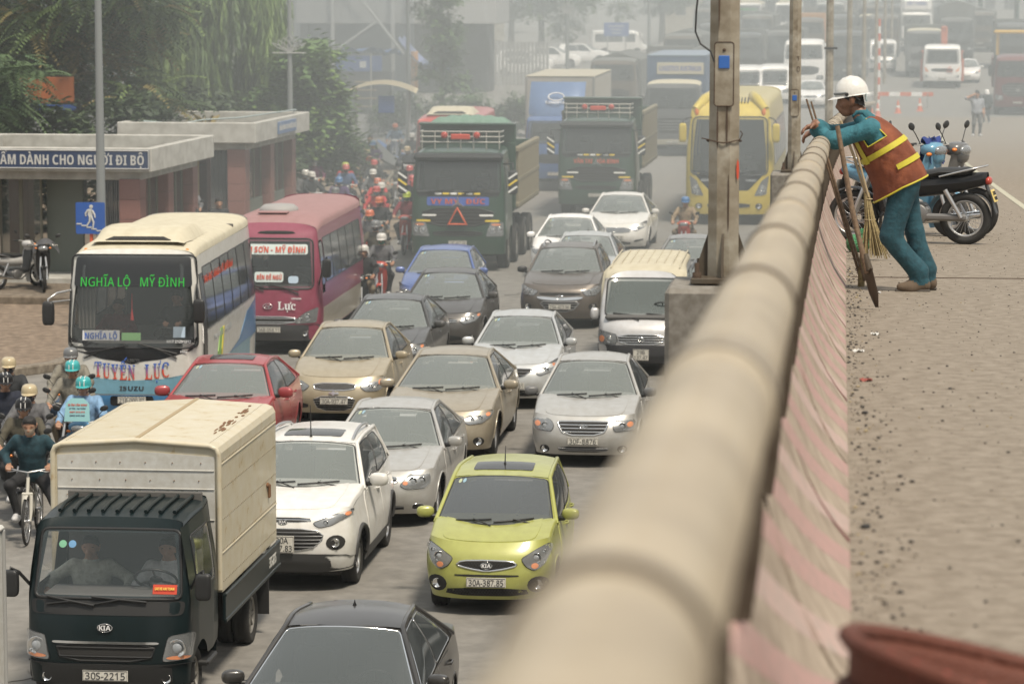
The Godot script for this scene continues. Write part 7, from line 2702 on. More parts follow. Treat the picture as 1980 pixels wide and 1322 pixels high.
func barrier()->void:
	var cm:=mat("barrier concrete",Color(.46,.405,.345),.85,0,{"tex":noise_tex("barrier grime",.007,Color(.62,.58,.54),Color(1.05,1.03,1.0),512,6,45),"scale":.9,"world":true,"bump":noise_tex("grit",.12,Color.BLACK,Color.WHITE,512,3,9),"depth":.4})
	var red:=mat("faded red paint",Color(.40,.245,.22),.8,0,{"tex":noise_tex("worn red",.02,Color(.75,.75,.75),Color(1.25,1.45,1.4),512,6,47),"scale":1.6,"world":true})
	var dark:=mat("drain red",Color(.13,.035,.03),.8)
	var prof:=[[-.43,-.05],[-.42,.54],[-.41,.56],[-.205,.56],[-.19,.545],[-.172,.48],[-.142,.38],[-.102,.27],[-.055,.17],[-.005,.085],[.04,.02],[.05,0.0]]
	var t:=thing("concrete_barrier","red and white striped concrete barrier below the pipe railing","barrier")
	var d:=-2.1
	while d<124:
		var e:=d+(5.2 if d<60 else 10.4)
		var b:=Mb.new()
		var rows:=[]
		for i in 6:
			var dd:=lerpf(d+.045,e - .045,i/5.0)
			var r:=PackedVector3Array()
			for q in prof:
				r.push_back(on_deck(q[0],dd,q[1]))
			rows.append(r)
		b.grid(rows,on_deck(-.2,(d+e)/2,.2))
		for c in [0,5]:
			var pts:Array=Array(rows[c])
			b.fc([pts[0],pts[3],pts[5],pts[7],pts[9],pts[11]],on_deck(-.2,(d+e)/2,.2))
		var seg:=part(t,"barrier_segment",b,cm)
		var j:=Mb.new()
		var o:=[]
		for i in 6:
			var q:Array=prof[6+i] if i<6 else prof[11]
			o.append([q[0]+.0012,q[1]+.001,.012+.05*i/5.0])
		for i in 5:
			j.fc([on_deck(o[i][0],d+2.6 - o[i][2]+.12*i*.6,o[i][1]),on_deck(o[i][0],d+2.6+o[i][2]+.12*i*.6,o[i][1]),on_deck(o[i+1][0],d+2.6+o[i+1][2]+.12*(i+1)*.6,o[i+1][1]),on_deck(o[i+1][0],d+2.6 - o[i+1][2]+.12*(i+1)*.6,o[i+1][1])],on_deck(-.3,d+2.6,0))
		part(seg,"drain_slot",j,dark)
		d=e
	var pink:=mat("paler red paint",Color(.44,.31,.275),.8,0,{"tex":noise_tex("worn red",.02,Color(.75,.75,.75),Color(1.25,1.45,1.4)),"scale":1.1,"world":true})
	var k0:=0
	d=-1.0
	while d<100:
		var b:=Mb.new()
		var rows:=[]
		for i in 11:
			var q:Array=prof[2+i] if i<10 else prof[11]
			if i==10:
				break
			var sl:=.0 if i<2 else 2.1*(.56 - float(q[1]))/.56
			var r:=PackedVector3Array()
			for k in 4:
				r.push_back(on_deck(q[0]+(.0005 if i>1 else 0.0),d+sl+.42*k/3.0,q[1]+(.0005 if i<=2 else .0003)))
			rows.append(r)
		b.grid(rows,on_deck(-.6,d,-.4))
		part(t,"red_stripe",b,red if k0 % 3 else pink)
		k0+=1
		d+=.86 if d<50 else 1.72
func lamp_posts()->void:
	var pm:=mat("galvanised post",Color(.40,.385,.34),.6,.1,{"tex":noise_tex("post stains",.008,Color(.62,.56,.48),Color(1.06,1.05,1.03),512,6,51),"scale":.8,"bump":noise_tex("fold relief",.025,Color.BLACK,Color.WHITE,256,3,33),"depth":.05})
	var cb:=mat("bare concrete")
	var rust:=mat("dark rust",Color(.07,.045,.03),.9)
	var L:=[["grey post with a blue box on its hatch, nearest to the camera",20.9,-.78],["second lamp post, thinner, with letters on its side behind the pipe railing",50.3,-.87],["third lamp post, with a wire band, left of the worker's helmet",79,-.75],["fourth lamp post, rising from behind the worker's white helmet",108,-.71],["fifth lamp post of the receding row right of the helmet",137,-.735],["sixth thin lamp post of the receding row",166,-.82],["seventh very thin lamp post of the receding row",195,-1.1],["eighth faint lamp post at the far end of the row",224,-1.57]]
	for k in L.size():
		var d:float=L[k][1]
		var base:=on_deck(L[k][2],d,.40)
		if d>130:
			base.y=gh(1,d)
		var t:=thing("lamp_post",L[k][0],"lamp post",base,0.0,"lamp posts along the flyover")
		var b:=Mb.new()
		var rows:=[]
		for i in 7:
			var y:=10.0*i/6.0
			var r:=lerpf(.112,.075,i/6.0)
			var row:=PackedVector3Array()
			for j in 8:
				var an:=TAU*(j+.5)/8
				row.push_back(Vector3(cos(an)*r,y,sin(an)*r))
				row.push_back(Vector3(cos(an+TAU/8*.98)*r,y,sin(an+TAU/8*.98)*r))
			rows.append(row)
		b.grid(rows,Vector3(0,5,0),[],true)
		part(t,"pole",b,pm)
		var a:=Mb.new()
		a.tube([Vector3(0,9.8,0),Vector3(.1,10.4,0),Vector3(.6,10.9,0),Vector3(1.8,11.1,0)],.05,8)
		part(t,"arm",a,pm)
		var la:=Mb.new()
		la.ell(Vector3(2.1,11.1,0),Vector3(.4,.08,.15),.7,12,6)
		part(t,"lamp_head",la,mat("grey plastic",Color(.3,.29,.28),.6))
		if d<130:
			var f:=Mb.new()
			f.box(Vector3(0,-.02,0),Vector3(.42,.04,.42),.006)
			for s in 4:
				var bs:=Basis(Vector3.UP,PI/2*s)
				f.slab(PackedVector2Array([Vector2(.10,0),Vector2(.20,0),Vector2(.10,.30)]),.014,bs,bs*Vector3(0,0,-.007))
			part(t,"foot_plate",f,mat("weathered steel"))
			for s in 4:
				var bs:=Basis(Vector3.UP,PI/2*s+PI/4)
				var bo:=Mb.new()
				bo.lathe([[.03,0],[.03,.035],[.016,.036],[.016,.1],[.001,.1]],bs*Vector3(.24,0,0),Basis(),8)
				part(t,"bolt",bo,rust)
			var c:=Mb.new()
			c.box(Vector3(.05,-.40,0),Vector3(.84,.70,.9),.03)
			c.box(Vector3(.05,-.95,0),Vector3(.6,.5,.7),.03)
			part(t,"concrete_bracket",c,cb)
		if k<2:
			var h:=Mb.new()
			var zf:=.112
			var hy:=1.36 if k==0 else 1.07
			h.slab(rrect(0,0,.125,.42,.02),.012,Basis(),Vector3(0,hy,zf - .012))
			var ho:=part(t,"hatch",h,pm)
			var e:=Mb.new()
			var pth:=[]
			for q in rrect(0,hy,.128,.425,.02):
				pth.append(Vector3(q.x,q.y,zf))
			e.tube(pth,.004,5,true)
			part(ho,"hatch_edge",e,rust)
			var bx:=Mb.new()
			bx.box(Vector3(0,hy+.08,zf+.004),Vector3(.072,.085,.01),.003)
			part(ho,"blue_sticker",bx,mat("sticker blue",Color(.03,.12,.40),.5))
			var bt:=Mb.new()
			bt.lathe([[.012,0],[.010,.006],[.001,.006]],Vector3(0,hy+.16,zf),ZAX,10)
			part(ho,"lock",bt,rust)
		if k==0:
			var w:=Mb.new()
			w.tube([Vector3(-.16,2.08,.05),Vector3(-.19,1.78,.06),Vector3(-.195,1.64,.07),Vector3(-.16,1.56,.09),Vector3(-.09,1.51,.11),Vector3(-.065,1.44,.112)],.007,6)
			w.tube([Vector3(-.16,2.08,.05),Vector3(-.12,2.5,.04),Vector3(-.1,2.9,.03)],.007,6)
			part(t,"hanging_cable",w,m_black())
			var q:=Mb.new()
			var pp:=[]
			for i in 17:
				var an:=TAU*i/16.0
				pp.append(Vector3(cos(an)*.116,.91+.008*sin(an*3),sin(an)*.116))
			q.tube(pp,.005,5)
			q.tube([Vector3(.10,.91,.06),Vector3(.125,.96,.06),Vector3(.11,.98,.06)],.004,5)
			q.tube([Vector3(-.10,.92,.06),Vector3(-.15,.93,.06)],.004,5)
			part(t,"tied_wire",q,rust)
			var rk:=Mb.new()
			rk.slab(oval(0,0,.010,.07,8),.002,Basis(Vector3.UP,PI/8),Vector3(.095,.72,.072))
			part(t,"red_mark",rk,mat("red letters",Color(.55,.08,.04),.5))
			for s in [[-.06,1.0,.3],[.03,1.02,.3],[-.05,1.9,.5],[.05,.5,.4]]:
				var sr:=Mb.new()
				sr.slab(oval(0,0,.006,s[2]*.5,8),.0015,Basis(),Vector3(s[0]*.7,s[1],.1045))
				part(t,"rust_streak",sr,rust)
		if k==1:
			text(t,"T",rust,Vector3(.055,1.78,.098),.07,.0,Vector3(0,.39,0),"Droid Sans",false)
			text(t,"O",rust,Vector3(.055,1.61,.098),.09,.05,Vector3(0,.39,0),"Droid Sans",false)
		if k==2:
			var q:=Mb.new()
			q.box(Vector3(.03,2.35,.0),Vector3(.34,.05,.24),.01)
			part(t,"band",q,m_black())
func worker()->void:
	var at:=on_deck(.58,25.8)
	var J:={"side":Vector3(0,0,1),"girth":1.02}
	J.pelvis=v3(-.07,.90,0)
	J.chest=v3(-.27,1.24,0)
	J.neck=v3(-.415,1.44,0)
	J.head=v3(-.515,1.565,0)
	J.face=v3(-1,-.16,.05)
	J.up=v3(-.1,1,0)
	J.shl=v3(-.36,1.345,.19)
	J.shr=v3(-.36,1.345,-.19)
	J.wrl=v3(-.80,1.325,-.02)
	J.ell=joint(J.shl,J.wrl,.29,.27,v3(-.2,-.75,.9))
	J.wrr=v3(-.79,1.375,.07)
	J.elr=joint(J.shr,J.wrr,.29,.27,v3(-.2,-.6,-.9))
	J.handl=[v3(-.8,-.45,-.25),v3(.3,-1,0),v3(.2,.4,-1),.75]
	J.handr=[v3(-.85,-.25,.35),v3(.2,-1,.1),v3(.1,.3,1),.65]
	J.hpl=v3(-.06,.88,.09)
	J.hpr=v3(-.05,.88,-.09)
	J.anl=v3(.09,.085,.07)
	J.knl=v3(-.165,.46,.08)
	J.anr=v3(.15,.085,-.10)
	J.knr=v3(.035,.48,-.09)
	J.toel=J.anl+v3(-.17,-.045,.03)
	J.toer=J.anr+v3(-.16,-.045,-.03)
	J.extra=[[v3(-.52,1.30,.16),v3(-.60,1.27,.15),.05,.05,0],[J.knl+v3(.06,-.10,0),J.anl+v3(-.01,.09,0),.07,.07,1],[J.knr+v3(.02,-.12,0),J.anr+v3(.0,.09,0),.07,.07,1],[J.knl,J.hpl,.08,.10,1]]
	var teal:=mat("teal work cloth",Color(.035,.16,.20),.85,0,{"tex":noise_tex("folds",.02,Color(.72,.72,.72),Color(1.15,1.15,1.15),256,4,31),"scale":2.5,"bump":noise_tex("creases",.012,Color.BLACK,Color.WHITE,256,3,35),"depth":.9})
	var trs:=mat("teal work trousers",Color(.018,.075,.10),.88,0,{"tex":noise_tex("folds",.02,Color.BLACK,Color.WHITE),"scale":2.5,"bump":noise_tex("creases",.012,Color.BLACK,Color.WHITE,256,3,35),"depth":.5})
	var sk:=mat("tanned skin",Color(.20,.095,.055),.5)
	var t:=person_of("worker",J,"worker in a white helmet and orange vest leaning on the railing",at,0.0,[teal,trs,sk,mat("worn shoe",Color(.13,.095,.065),.85,0,{"tex":dusty(),"scale":6.0})],"",.0125,.0062)
	face_bits(t,J.head,J.face,J.up)
	var hr:=headgear(t,"hair",J.head,J.face,J.up,mat("dark hair"))
	hr.scale=Vector3(.98,.92,.98)
	var og:=mat("orange vest",Color(.26,.083,.036),.85,0,{"tex":noise_tex("vest dirt",.01,Color(.62,.52,.48),Color(1.1,1.1,1.1),256,5,55),"scale":1.6,"bump":noise_tex("creases",.012,Color.BLACK,Color.WHITE,256,3,35),"depth":.5})
	var ylw:=mat("yellow tape",Color(.56,.50,.04),.5,0,{"tex":dusty(),"scale":6.0})
	var axis:=[v3(-.425,1.40,0),v3(-.37,1.34,0),v3(-.30,1.26,0),v3(-.22,1.16,0),v3(-.15,1.05,0),v3(-.10,.95,0),v3(-.075,.87,0)]
	var rx:=[.105,.155,.185,.200,.208,.215,.218]
	var rz:=[.14,.20,.228,.232,.228,.224,.222]
	var nx:=v3(.84,.54,0)
	var vest:=func(u:float,an:float,off:=0.0)->Vector3:
		var i:=clampi(int(u*6),0,5)
		var f:=u*6 - i
		var c:Vector3=axis[i].lerp(axis[i+1],f)
		var a:float=lerpf(rx[i],rx[i+1],f)+off
		var b:float=lerpf(rz[i],rz[i+1],f)+off
		var dip:=v3(.02,-.03,0)*(u*u)*cos(an)
		return c+nx*cos(an)*a+Vector3(0,0,sin(an)*b)+dip+v3(-.03,-.05,0)*u*u*maxf(0.0,-cos(an))
	var vb:=Mb.new()
	var rows:=[]
	var N:=40
	for i in 15:
		var r:=PackedVector3Array()
		for j in N+1:
			r.push_back(vest.call(i/14.0,TAU*j/N+PI,.004*sin(j*1.9+i)))
		rows.append(r)
	vb.grid(rows,v3(-.25,1.15,0),[[0,5,7,13],[0,5,27,33]])
	var vo:=part(t,"vest",vb,og)
	var band:=func(u0:float,u1:float,a0:float,a1:float,called:String)->void:
		var b:=Mb.new()
		var rr:=[]
		for i in 4:
			var r:=PackedVector3Array()
			for j in 15:
				r.push_back(vest.call(lerpf(u0,u1,i/3.0),lerpf(a0,a1,j/14.0),.010))
			rr.append(r)
		b.grid(rr,v3(-.25,1.15,0))
		part(vo,called,b,ylw)
	band.call(.445,.507,.0,PI*2,"reflective_band")
	band.call(.67,.735,-.25,1.5,"reflective_band")
	band.call(.10,.52,2.35,2.62,"front_band")
	var hem:=Mb.new()
	var pth:=[]
	for j in 40:
		pth.append(vest.call(1.0,TAU*j/40.0,.004))
	hem.tube(pth,.008,5,true)
	for s in [1.0,-1.0]:
		pth=[]
		for k in [[0.0,7],[.12,7],[.25,7],[.357,7],[.357,9],[.357,11],[.357,13],[.25,13],[.12,13],[0.0,13]]:
			var jj:float=k[1] if s>0 else 40 - k[1]
			pth.append(vest.call(k[0],TAU*jj/N+PI,.004))
		hem.tube(pth,.006,5)
	part(vo,"yellow_edging",hem,ylw)
	var sh:=Mb.new()
	sh.box(v3(-.335,1.375,.215),v3(.06,.06,.02),.006,Basis(v3(1,0,0),-.5))
	part(vo,"shoulder_tape",sh,ylw)
	var co:=Mb.new()
	co.tube([v3(-.35,1.42,.07),v3(-.40,1.475,.055),v3(-.455,1.475,.05),v3(-.49,1.44,.03)],[.03,.026,.024,.014],7)
	co.tube([v3(-.35,1.42,-.07),v3(-.40,1.475,-.055),v3(-.455,1.475,-.05),v3(-.49,1.44,-.03)],[.03,.026,.024,.014],7)
	part(t,"shirt_collar",co,teal)
	var wh:=mat("helmet white",Color(.68,.68,.66),.3,0,{"coat":.5,"tex":dusty(),"scale":5.0})
	var fw:Vector3=J.face.normalized()
	var hb:=Basis(Vector3(0,0,1),0.0)
	var hx:=Basis(v3(0,0,-1),v3(-.12,.993,0),v3(-.993,-.12,0))
	var hat:=Mb.new()
	var hr2:=[]
	for i in 11:
		var r:=PackedVector3Array()
		var u:=i/10.0
		for j in 32:
			var an:=TAU*j/32.0
			var rr:=.130*pow(maxf(0.0,1 - pow(u,2.0)),.5)
			var ridge:=.010*exp(-pow(sin(an)*rr/.014,2.0))*smoothstep(0.05,.4,u)+.006*exp(-pow((absf(sin(an)*rr) - .045)/.012,2.0))*smoothstep(.05,.4,u)
			r.push_back(v3(sin(an)*rr*.86,.0+.150*u+ridge,cos(an)*rr*1.08 - .012))
		hr2.append(r)
	hat.grid(hr2,v3(0,.03,0),[],true)
	var br:=[]
	for i in 4:
		var r:=PackedVector3Array()
		for j in 33:
			var an:=TAU*j/32.0
			var e:=i/3.0
			var out:=.008+.058*pow(maxf(0.0,cos(an)),2.0)+.012*maxf(0.0,-cos(an))
			r.push_back(v3(sin(an)*(.111+out*e*.7),.004 - .010*e - .016*e*maxf(0.0,cos(an)),cos(an)*(.139+out*e) - .012))
		br.append(r)
	hat.grid(br,v3(0,-.3,0))
	var ho:=part(t,"hard_hat",hat,wh,Transform3D(hx,J.head+v3(.004,.052,0)))
	var bd:=Mb.new()
	var bp:=[]
	for j in 17:
		var an:=lerpf(-1.25,1.25,j/16.0)
		bp.append(v3(sin(an)*.112,.022,cos(an)*.139 - .012))
	bd.tube(bp,.011,6)
	part(ho,"grey_band",bd,mat("grey strap",Color(.13,.14,.14),.6))
	for s in [-1.0,1.0]:
		var bu:=Mb.new()
		bu.box(v3(s*.113,.012,.03),v3(.016,.026,.03),.006)
		bu.tube([v3(s*.105,.0,-.02),v3(s*.09,-.05,-.07)],.008,5)
		part(ho,"strap_buckle",bu,m_black())
	var ne:=Mb.new()
	ne.box(v3(0,-.03,-.125),v3(.16,.07,.015),.006)
	part(ho,"nape_strap",ne,mat("pale strap",Color(.35,.42,.42),.7))
	for a in [J.anl,J.anr]:
		var so:=Mb.new()
		so.box(a+v3(-.07,-.075,.012 if a==J.anl else -.012),v3(.29,.022,.09),.01)
		part(t,"shoe_sole",so,mat("sole",Color(.07,.06,.05),.9))
		var lc:=Mb.new()
		for k in 3:
			lc.tube([a+v3(-.06 - .03*k,-.01 - .012*k,.045),a+v3(-.06 - .03*k,.008 - .012*k,.0),a+v3(-.06 - .03*k,-.01 - .012*k,-.045)],.005,4)
		part(t,"shoe_lace",lc,mat("lace blue",Color(.05,.10,.22),.7))
func tools()->void:
	var wood:=mat("grey wood",Color(.20,.15,.105),.8,0,{"tex":noise_tex("wood wear",.03,Color(.6,.55,.5),Color(1.15,1.1,1.05),256,4,61),"scale":3.0})
	var t:=thing("shovel","worn shovel with a wooden handle leaning against the railing","shovel",on_deck(.17,23.6))
	var b:=Mb.new()
	b.tube([v3(.04,.28,.1),v3(-.08,.75,0),v3(-.20,1.38,-.1)],[.021,.021,.018],8)
	part(t,"handle",b,wood)
	var bl:=Mb.new()
	var rows:=[]
	for i in 7:
		var u:=i/6.0
		var r:=PackedVector3Array()
		for j in 7:
			var q:=j/3.0 - 1
			var w:=.06*(1.0 if u>.35 else .35+u*1.8)
			r.push_back(v3(.115 - .075*u+q*w*.6,.02+.30*u,.12+q*w*.8 - .022*(1 - q*q)))
		rows.append(r)
	bl.grid(rows,v3(1,.2,.3))
	bl.tube([v3(.055,.30,.10),v3(.02,.42,.07)],[.03,.024],8)
	part(t,"blade",bl,mat("weathered steel"))
	t=thing("broom","long broom of pale split stems standing against the railing","broom",on_deck(.26,30.5))
	b=Mb.new()
	b.tube([v3(-.02,.62,.02),v3(-.15,1.02,.0),v3(-.28,1.36,-.02)],.014,7)
	b.tube([v3(.0,.62,.05),v3(-.12,1.05,.03),v3(-.22,1.34,.02)],.012,7)
	part(t,"handle",b,mat("cane",Color(.33,.255,.15),.6))
	var rng:=RandomNumberGenerator.new()
	rng.seed=8
	var straw:=mat("straw",Color(.34,.30,.16),.8,0,{"tex":noise_tex("wood wear",.03,Color.BLACK,Color.WHITE),"scale":4.0})
	for k in 46:
		var s:=Mb.new()
		var a:=rng.randf()*TAU
		var q:=sqrt(rng.randf())
		s.tube([v3(-.02+cos(a)*.02,.66,.02+sin(a)*.02),v3(.02+cos(a)*.05*q,.38,.03+sin(a)*.06*q),v3(.07+cos(a)*.16*q,.02+rng.randf()*.05,.04+sin(a)*.14*q)],[.009,.009,.004],5)
		part(t,"stem",s,straw)
	for y in [.60,.40]:
		var s:=Mb.new()
		var p:=[]
		for i in 12:
			p.append(v3(.0+(.0 if y>.5 else .015)+cos(TAU*i/12)*(.035 if y>.5 else .055),y,.025+sin(TAU*i/12)*(.035 if y>.5 else .06)))
		s.tube(p,.006,5,true)
		part(t,"binding",s,mat("cane"))
	t=thing("cane_broom","two tied brown canes sticking up above the railing by the worker's hands","broom",on_deck(.02,26.3))
	for k in 2:
		b=Mb.new()
		b.tube([v3(.16+.03*k,.05,.04*k),v3(-.10+.02*k,.9,.02),v3(-.32+.04*k,1.58 - .02*k,.0)],[.013,.012,.008],7)
		part(t,"cane",b,wood)
	var sp:=Mb.new()
	sp.lathe([[.001,-.02],[.03,.0],[.028,.12],[.012,.3]],v3(.16,.0,.02),Basis(),10)
	part(t,"brush_head",sp,straw)
	var g:=Mb.new()
	g.ell(v3(0,.09,0),v3(.13,.10,.12),.9,14,8)
	g.ell(v3(.04,.2,.02),v3(.05,.05,.04),1.0,8,5)
	tag(part(self,"plastic_bag",g,mat("green plastic",Color(.06,.26,.11),.35,0,{"bump":noise_tex("creases",.012,Color.BLACK,Color.WHITE),"depth":3.0}),Transform3D(Basis(),on_deck(.17,32.0))),"green plastic bag on the ground behind the broom","bag")
	t=thing("basket","rusty red woven plastic basket in the lower right corner","basket",on_deck(.47,6.35,-.105))
	t.rotation=Vector3(-.13,0,-.25)
	t.scale=Vector3(1.25,1.25,1.25)
	var wv:=mat("woven red plastic",Color(.15,.045,.024),.7,0,{"tex":noise_tex("weave",.09,Color(.5,.5,.5),Color(1.25,1.2,1.2),512,3,63),"scale":4.0,"bump":noise_tex("weave relief",.08,Color.BLACK,Color.WHITE,256,2,64),"depth":.8})
	b=Mb.new()
	b.lathe([[.001,.01],[.36,.01],[.42,.20],[.455,.36],[.47,.37],[.455,.38],[.435,.36],[.40,.2],[.34,.035],[.001,.03]],Vector3.ZERO,Basis(),48,v3(0,.36,0))
	part(t,"basket_body",b,wv)
	b=Mb.new()
	for y in [.30,.385]:
		var p:=[]
		for i in 40:
			p.append(v3(cos(TAU*i/40)*(.447 if y<.35 else .465),y,sin(TAU*i/40)*(.447 if y<.35 else .465)))
		b.tube(p,.016,7,true)
	part(t,"rim_band",b,wv)
	for i in 44:
		var an:=TAU*i/44.0
		var k:=Mb.new()
		k.box(v3(cos(an)*.468,.385,sin(an)*.468),v3(.012,.028,.016),.004,Basis(Vector3.UP,-an))
		part(t,"lacing",k,mat("red lacing",Color(.26,.05,.035),.6))
func deck_bikes()->void:
	var G:="motorbikes parked on the flyover"
	motorbike("black and silver motorbike with a yellow number plate behind the worker",on_deck(.72,34.0),-1.80,paint("bike black",Color(.02,.02,.022),0.0),0,G,{"yellow":true,"plate": "29-Z8/1409"})
	motorbike("grey and white motorbike turned towards the road behind the black one",on_deck(.98,36.2),1.05,paint("bike dark grey",Color(.13,.13,.13),.2),0,G,{})
	motorbike("pale blue scooter with a dark blue cloth on its handlebar",on_deck(.72,36.0),.95,paint("scooter blue",Color(.13,.31,.46),.1),1,G,{})
	var b:=Mb.new()
	var rows:=[]
	for i in 9:
		var r:=PackedVector3Array()
		for j in 11:
			var u:=j/10.0 - .5
			r.push_back(v3(u*.3+.02*sin(i*1.3+j),1.12 - .3*pow(absf(i/4.0 - 1.0),1.6)+.015*sin(j*2.1),.10*(i/4.0 - 1.0)+.02*sin(j*1.6+i)))
		rows.append(r)
	b.grid(rows,v3(0,.7,0))
	tag(part(self,"jacket",b,cloth("navy",Color(.03,.055,.22)),Transform3D(Basis(Vector3.UP,.95),on_deck(.72,36.0,.0)+v3(.27,.02,.19))),"dark blue cloth draped over the pale blue scooter's handlebar","jacket")
	var J:=pose_stand(1)
	var p:=person_of("brow",J,"man in a pale shirt shading his eyes on the ramp",on_deck(3.9,119.0),.1,[cloth("pale shirt",Color(.34,.36,.40)),cloth("grey trousers",Color(.12,.12,.12)),skin(),mat("shoe")])
	face_bits(p,J.head,J.face,Vector3.UP)
	headgear(p,"hair",J.head,J.face,Vector3.UP,mat("dark hair"))
	var K:=pose_stand(0)
	for k in 2:
		p=person_of("stand",K,["worker in a dark coat with a green reflective band beside the maroon truck","worker in a white helmet and dark clothes beside the maroon truck"][k],at_ground(6.75+.5*k,-157.0),2.6+k,[cloth("dark coat",Color(.03,.04,.045)),cloth("dark trousers",Color(.025,.028,.03)),skin(),mat("shoe")])
		face_bits(p,K.head,K.face,Vector3.UP)
		headgear(p,"full" if k else "hair",K.head,K.face,Vector3.UP,paint("far white") if k else mat("dark hair"))
		if k==0:
			var bd:=Mb.new()
			var pp:=[]
			for i in 16:
				pp.append(v3(cos(TAU*i/16)*.23,1.2,sin(TAU*i/16)*.165))
			bd.tube(pp,.035,6,true)
			part(p,"reflective_band",bd,mat("lime tape",Color(.35,.65,.1),.5))
	var cone:=Mb.new()
	cone.lathe([[.2,.03],[.19,.04],[.15,.06],[.04,.68],[.03,.7],[.001,.7]],Vector3.ZERO,Basis(),16)
	cone.box(v3(0,.015,0),v3(.42,.03,.42),.01)
	var cs:=Mb.new()
	cs.lathe([[.112,.30],[.088,.42]],Vector3.ZERO,Basis(),16)
	var CL:=[[.9,163,"orange traffic cone left of the far lamp posts"],[2.0,166,"orange traffic cone among the far lamp posts"],[3.2,168,"orange traffic cone nearest to the white crane truck"],[.55,158,"short orange cone at the foot of the far barrier"]]
	for c in CL:
		var t:=thing("traffic_cone",c[2],"traffic cone",at_ground(c[0]+1.0,-c[1]),0.0,"traffic cones at the ramp's end")
		part(t,"cone",cone,mat("cone orange",Color(.60,.14,.06),.6))
		part(t,"reflective_collar",cs,m_strip(0))
	var bb:=thing("road_barrier","low red and white plank barrier behind the traffic cones","barrier",at_ground(3.2,-171))
	for k in 6:
		var q:=Mb.new()
		q.box(v3(-1.5+k*.6,.75,0),v3(.6,.22,.04),.005)
		part(bb,"plank_section",q,mat("cone orange") if k % 2 else paint("far white"))
	for s in [-1.0,1.0]:
		var q:=Mb.new()
		q.box(v3(s*1.5,.4,0),v3(.06,.8,.3),.01)
		part(bb,"leg",q,mat("grey plastic"))
	var mp:=thing("marker_pole","red and white banded pole beyond the far lamp posts","pole",at_ground(2.05,-172))
	for k in 12:
		var q:=Mb.new()
		q.lathe([[.07,0],[.07,.4]],v3(0,k*.4,0),Basis(),10)
		part(mp,"band",q,mat("triangle red",Color(.62,.10,.03),.4) if k % 2 else paint("far white"))
	var ro:=thing("road_roller","yellow road roller with an open canopy behind the maroon truck","road roller",at_ground(9.9,-181.0),-.1)
	var rb:=Mb.new()
	rb.box(v3(0,1.5,-1.4),v3(1.7,1.1,2.4),.15)
	rb.box(v3(0,1.2,.9),v3(1.6,.5,1.5),.1)
	part(ro,"chassis",rb,mat("machine yellow",Color(.55,.33,.04),.5))
	var rc:=Mb.new()
	rc.box(v3(0,3.75,-.5),v3(2.4,.18,2.4),.06)
	part(ro,"canopy",rc,mat("machine yellow"))
	for x in [-1.0,1.0]:
		for z in [-1.5,.5]:
			var q:=Mb.new()
			q.tube([v3(x,1.5,z),v3(x,3.7,z)],.05,6)
			part(ro,"canopy_post",q,mat("machine yellow"))
	var dr:=Mb.new()
	dr.lathe([[.001,-.9],[.7,-.9],[.72,-.87],[.72,.87],[.7,.9],[.001,.9]],v3(0,.72,1.2),XAX,24)
	part(ro,"drum",dr,mat("weathered steel"))
	for s in [-1.0,1.0]:
		wheel(ro,v3(s*.75,.72,-1.8),.72,.4,s,6)
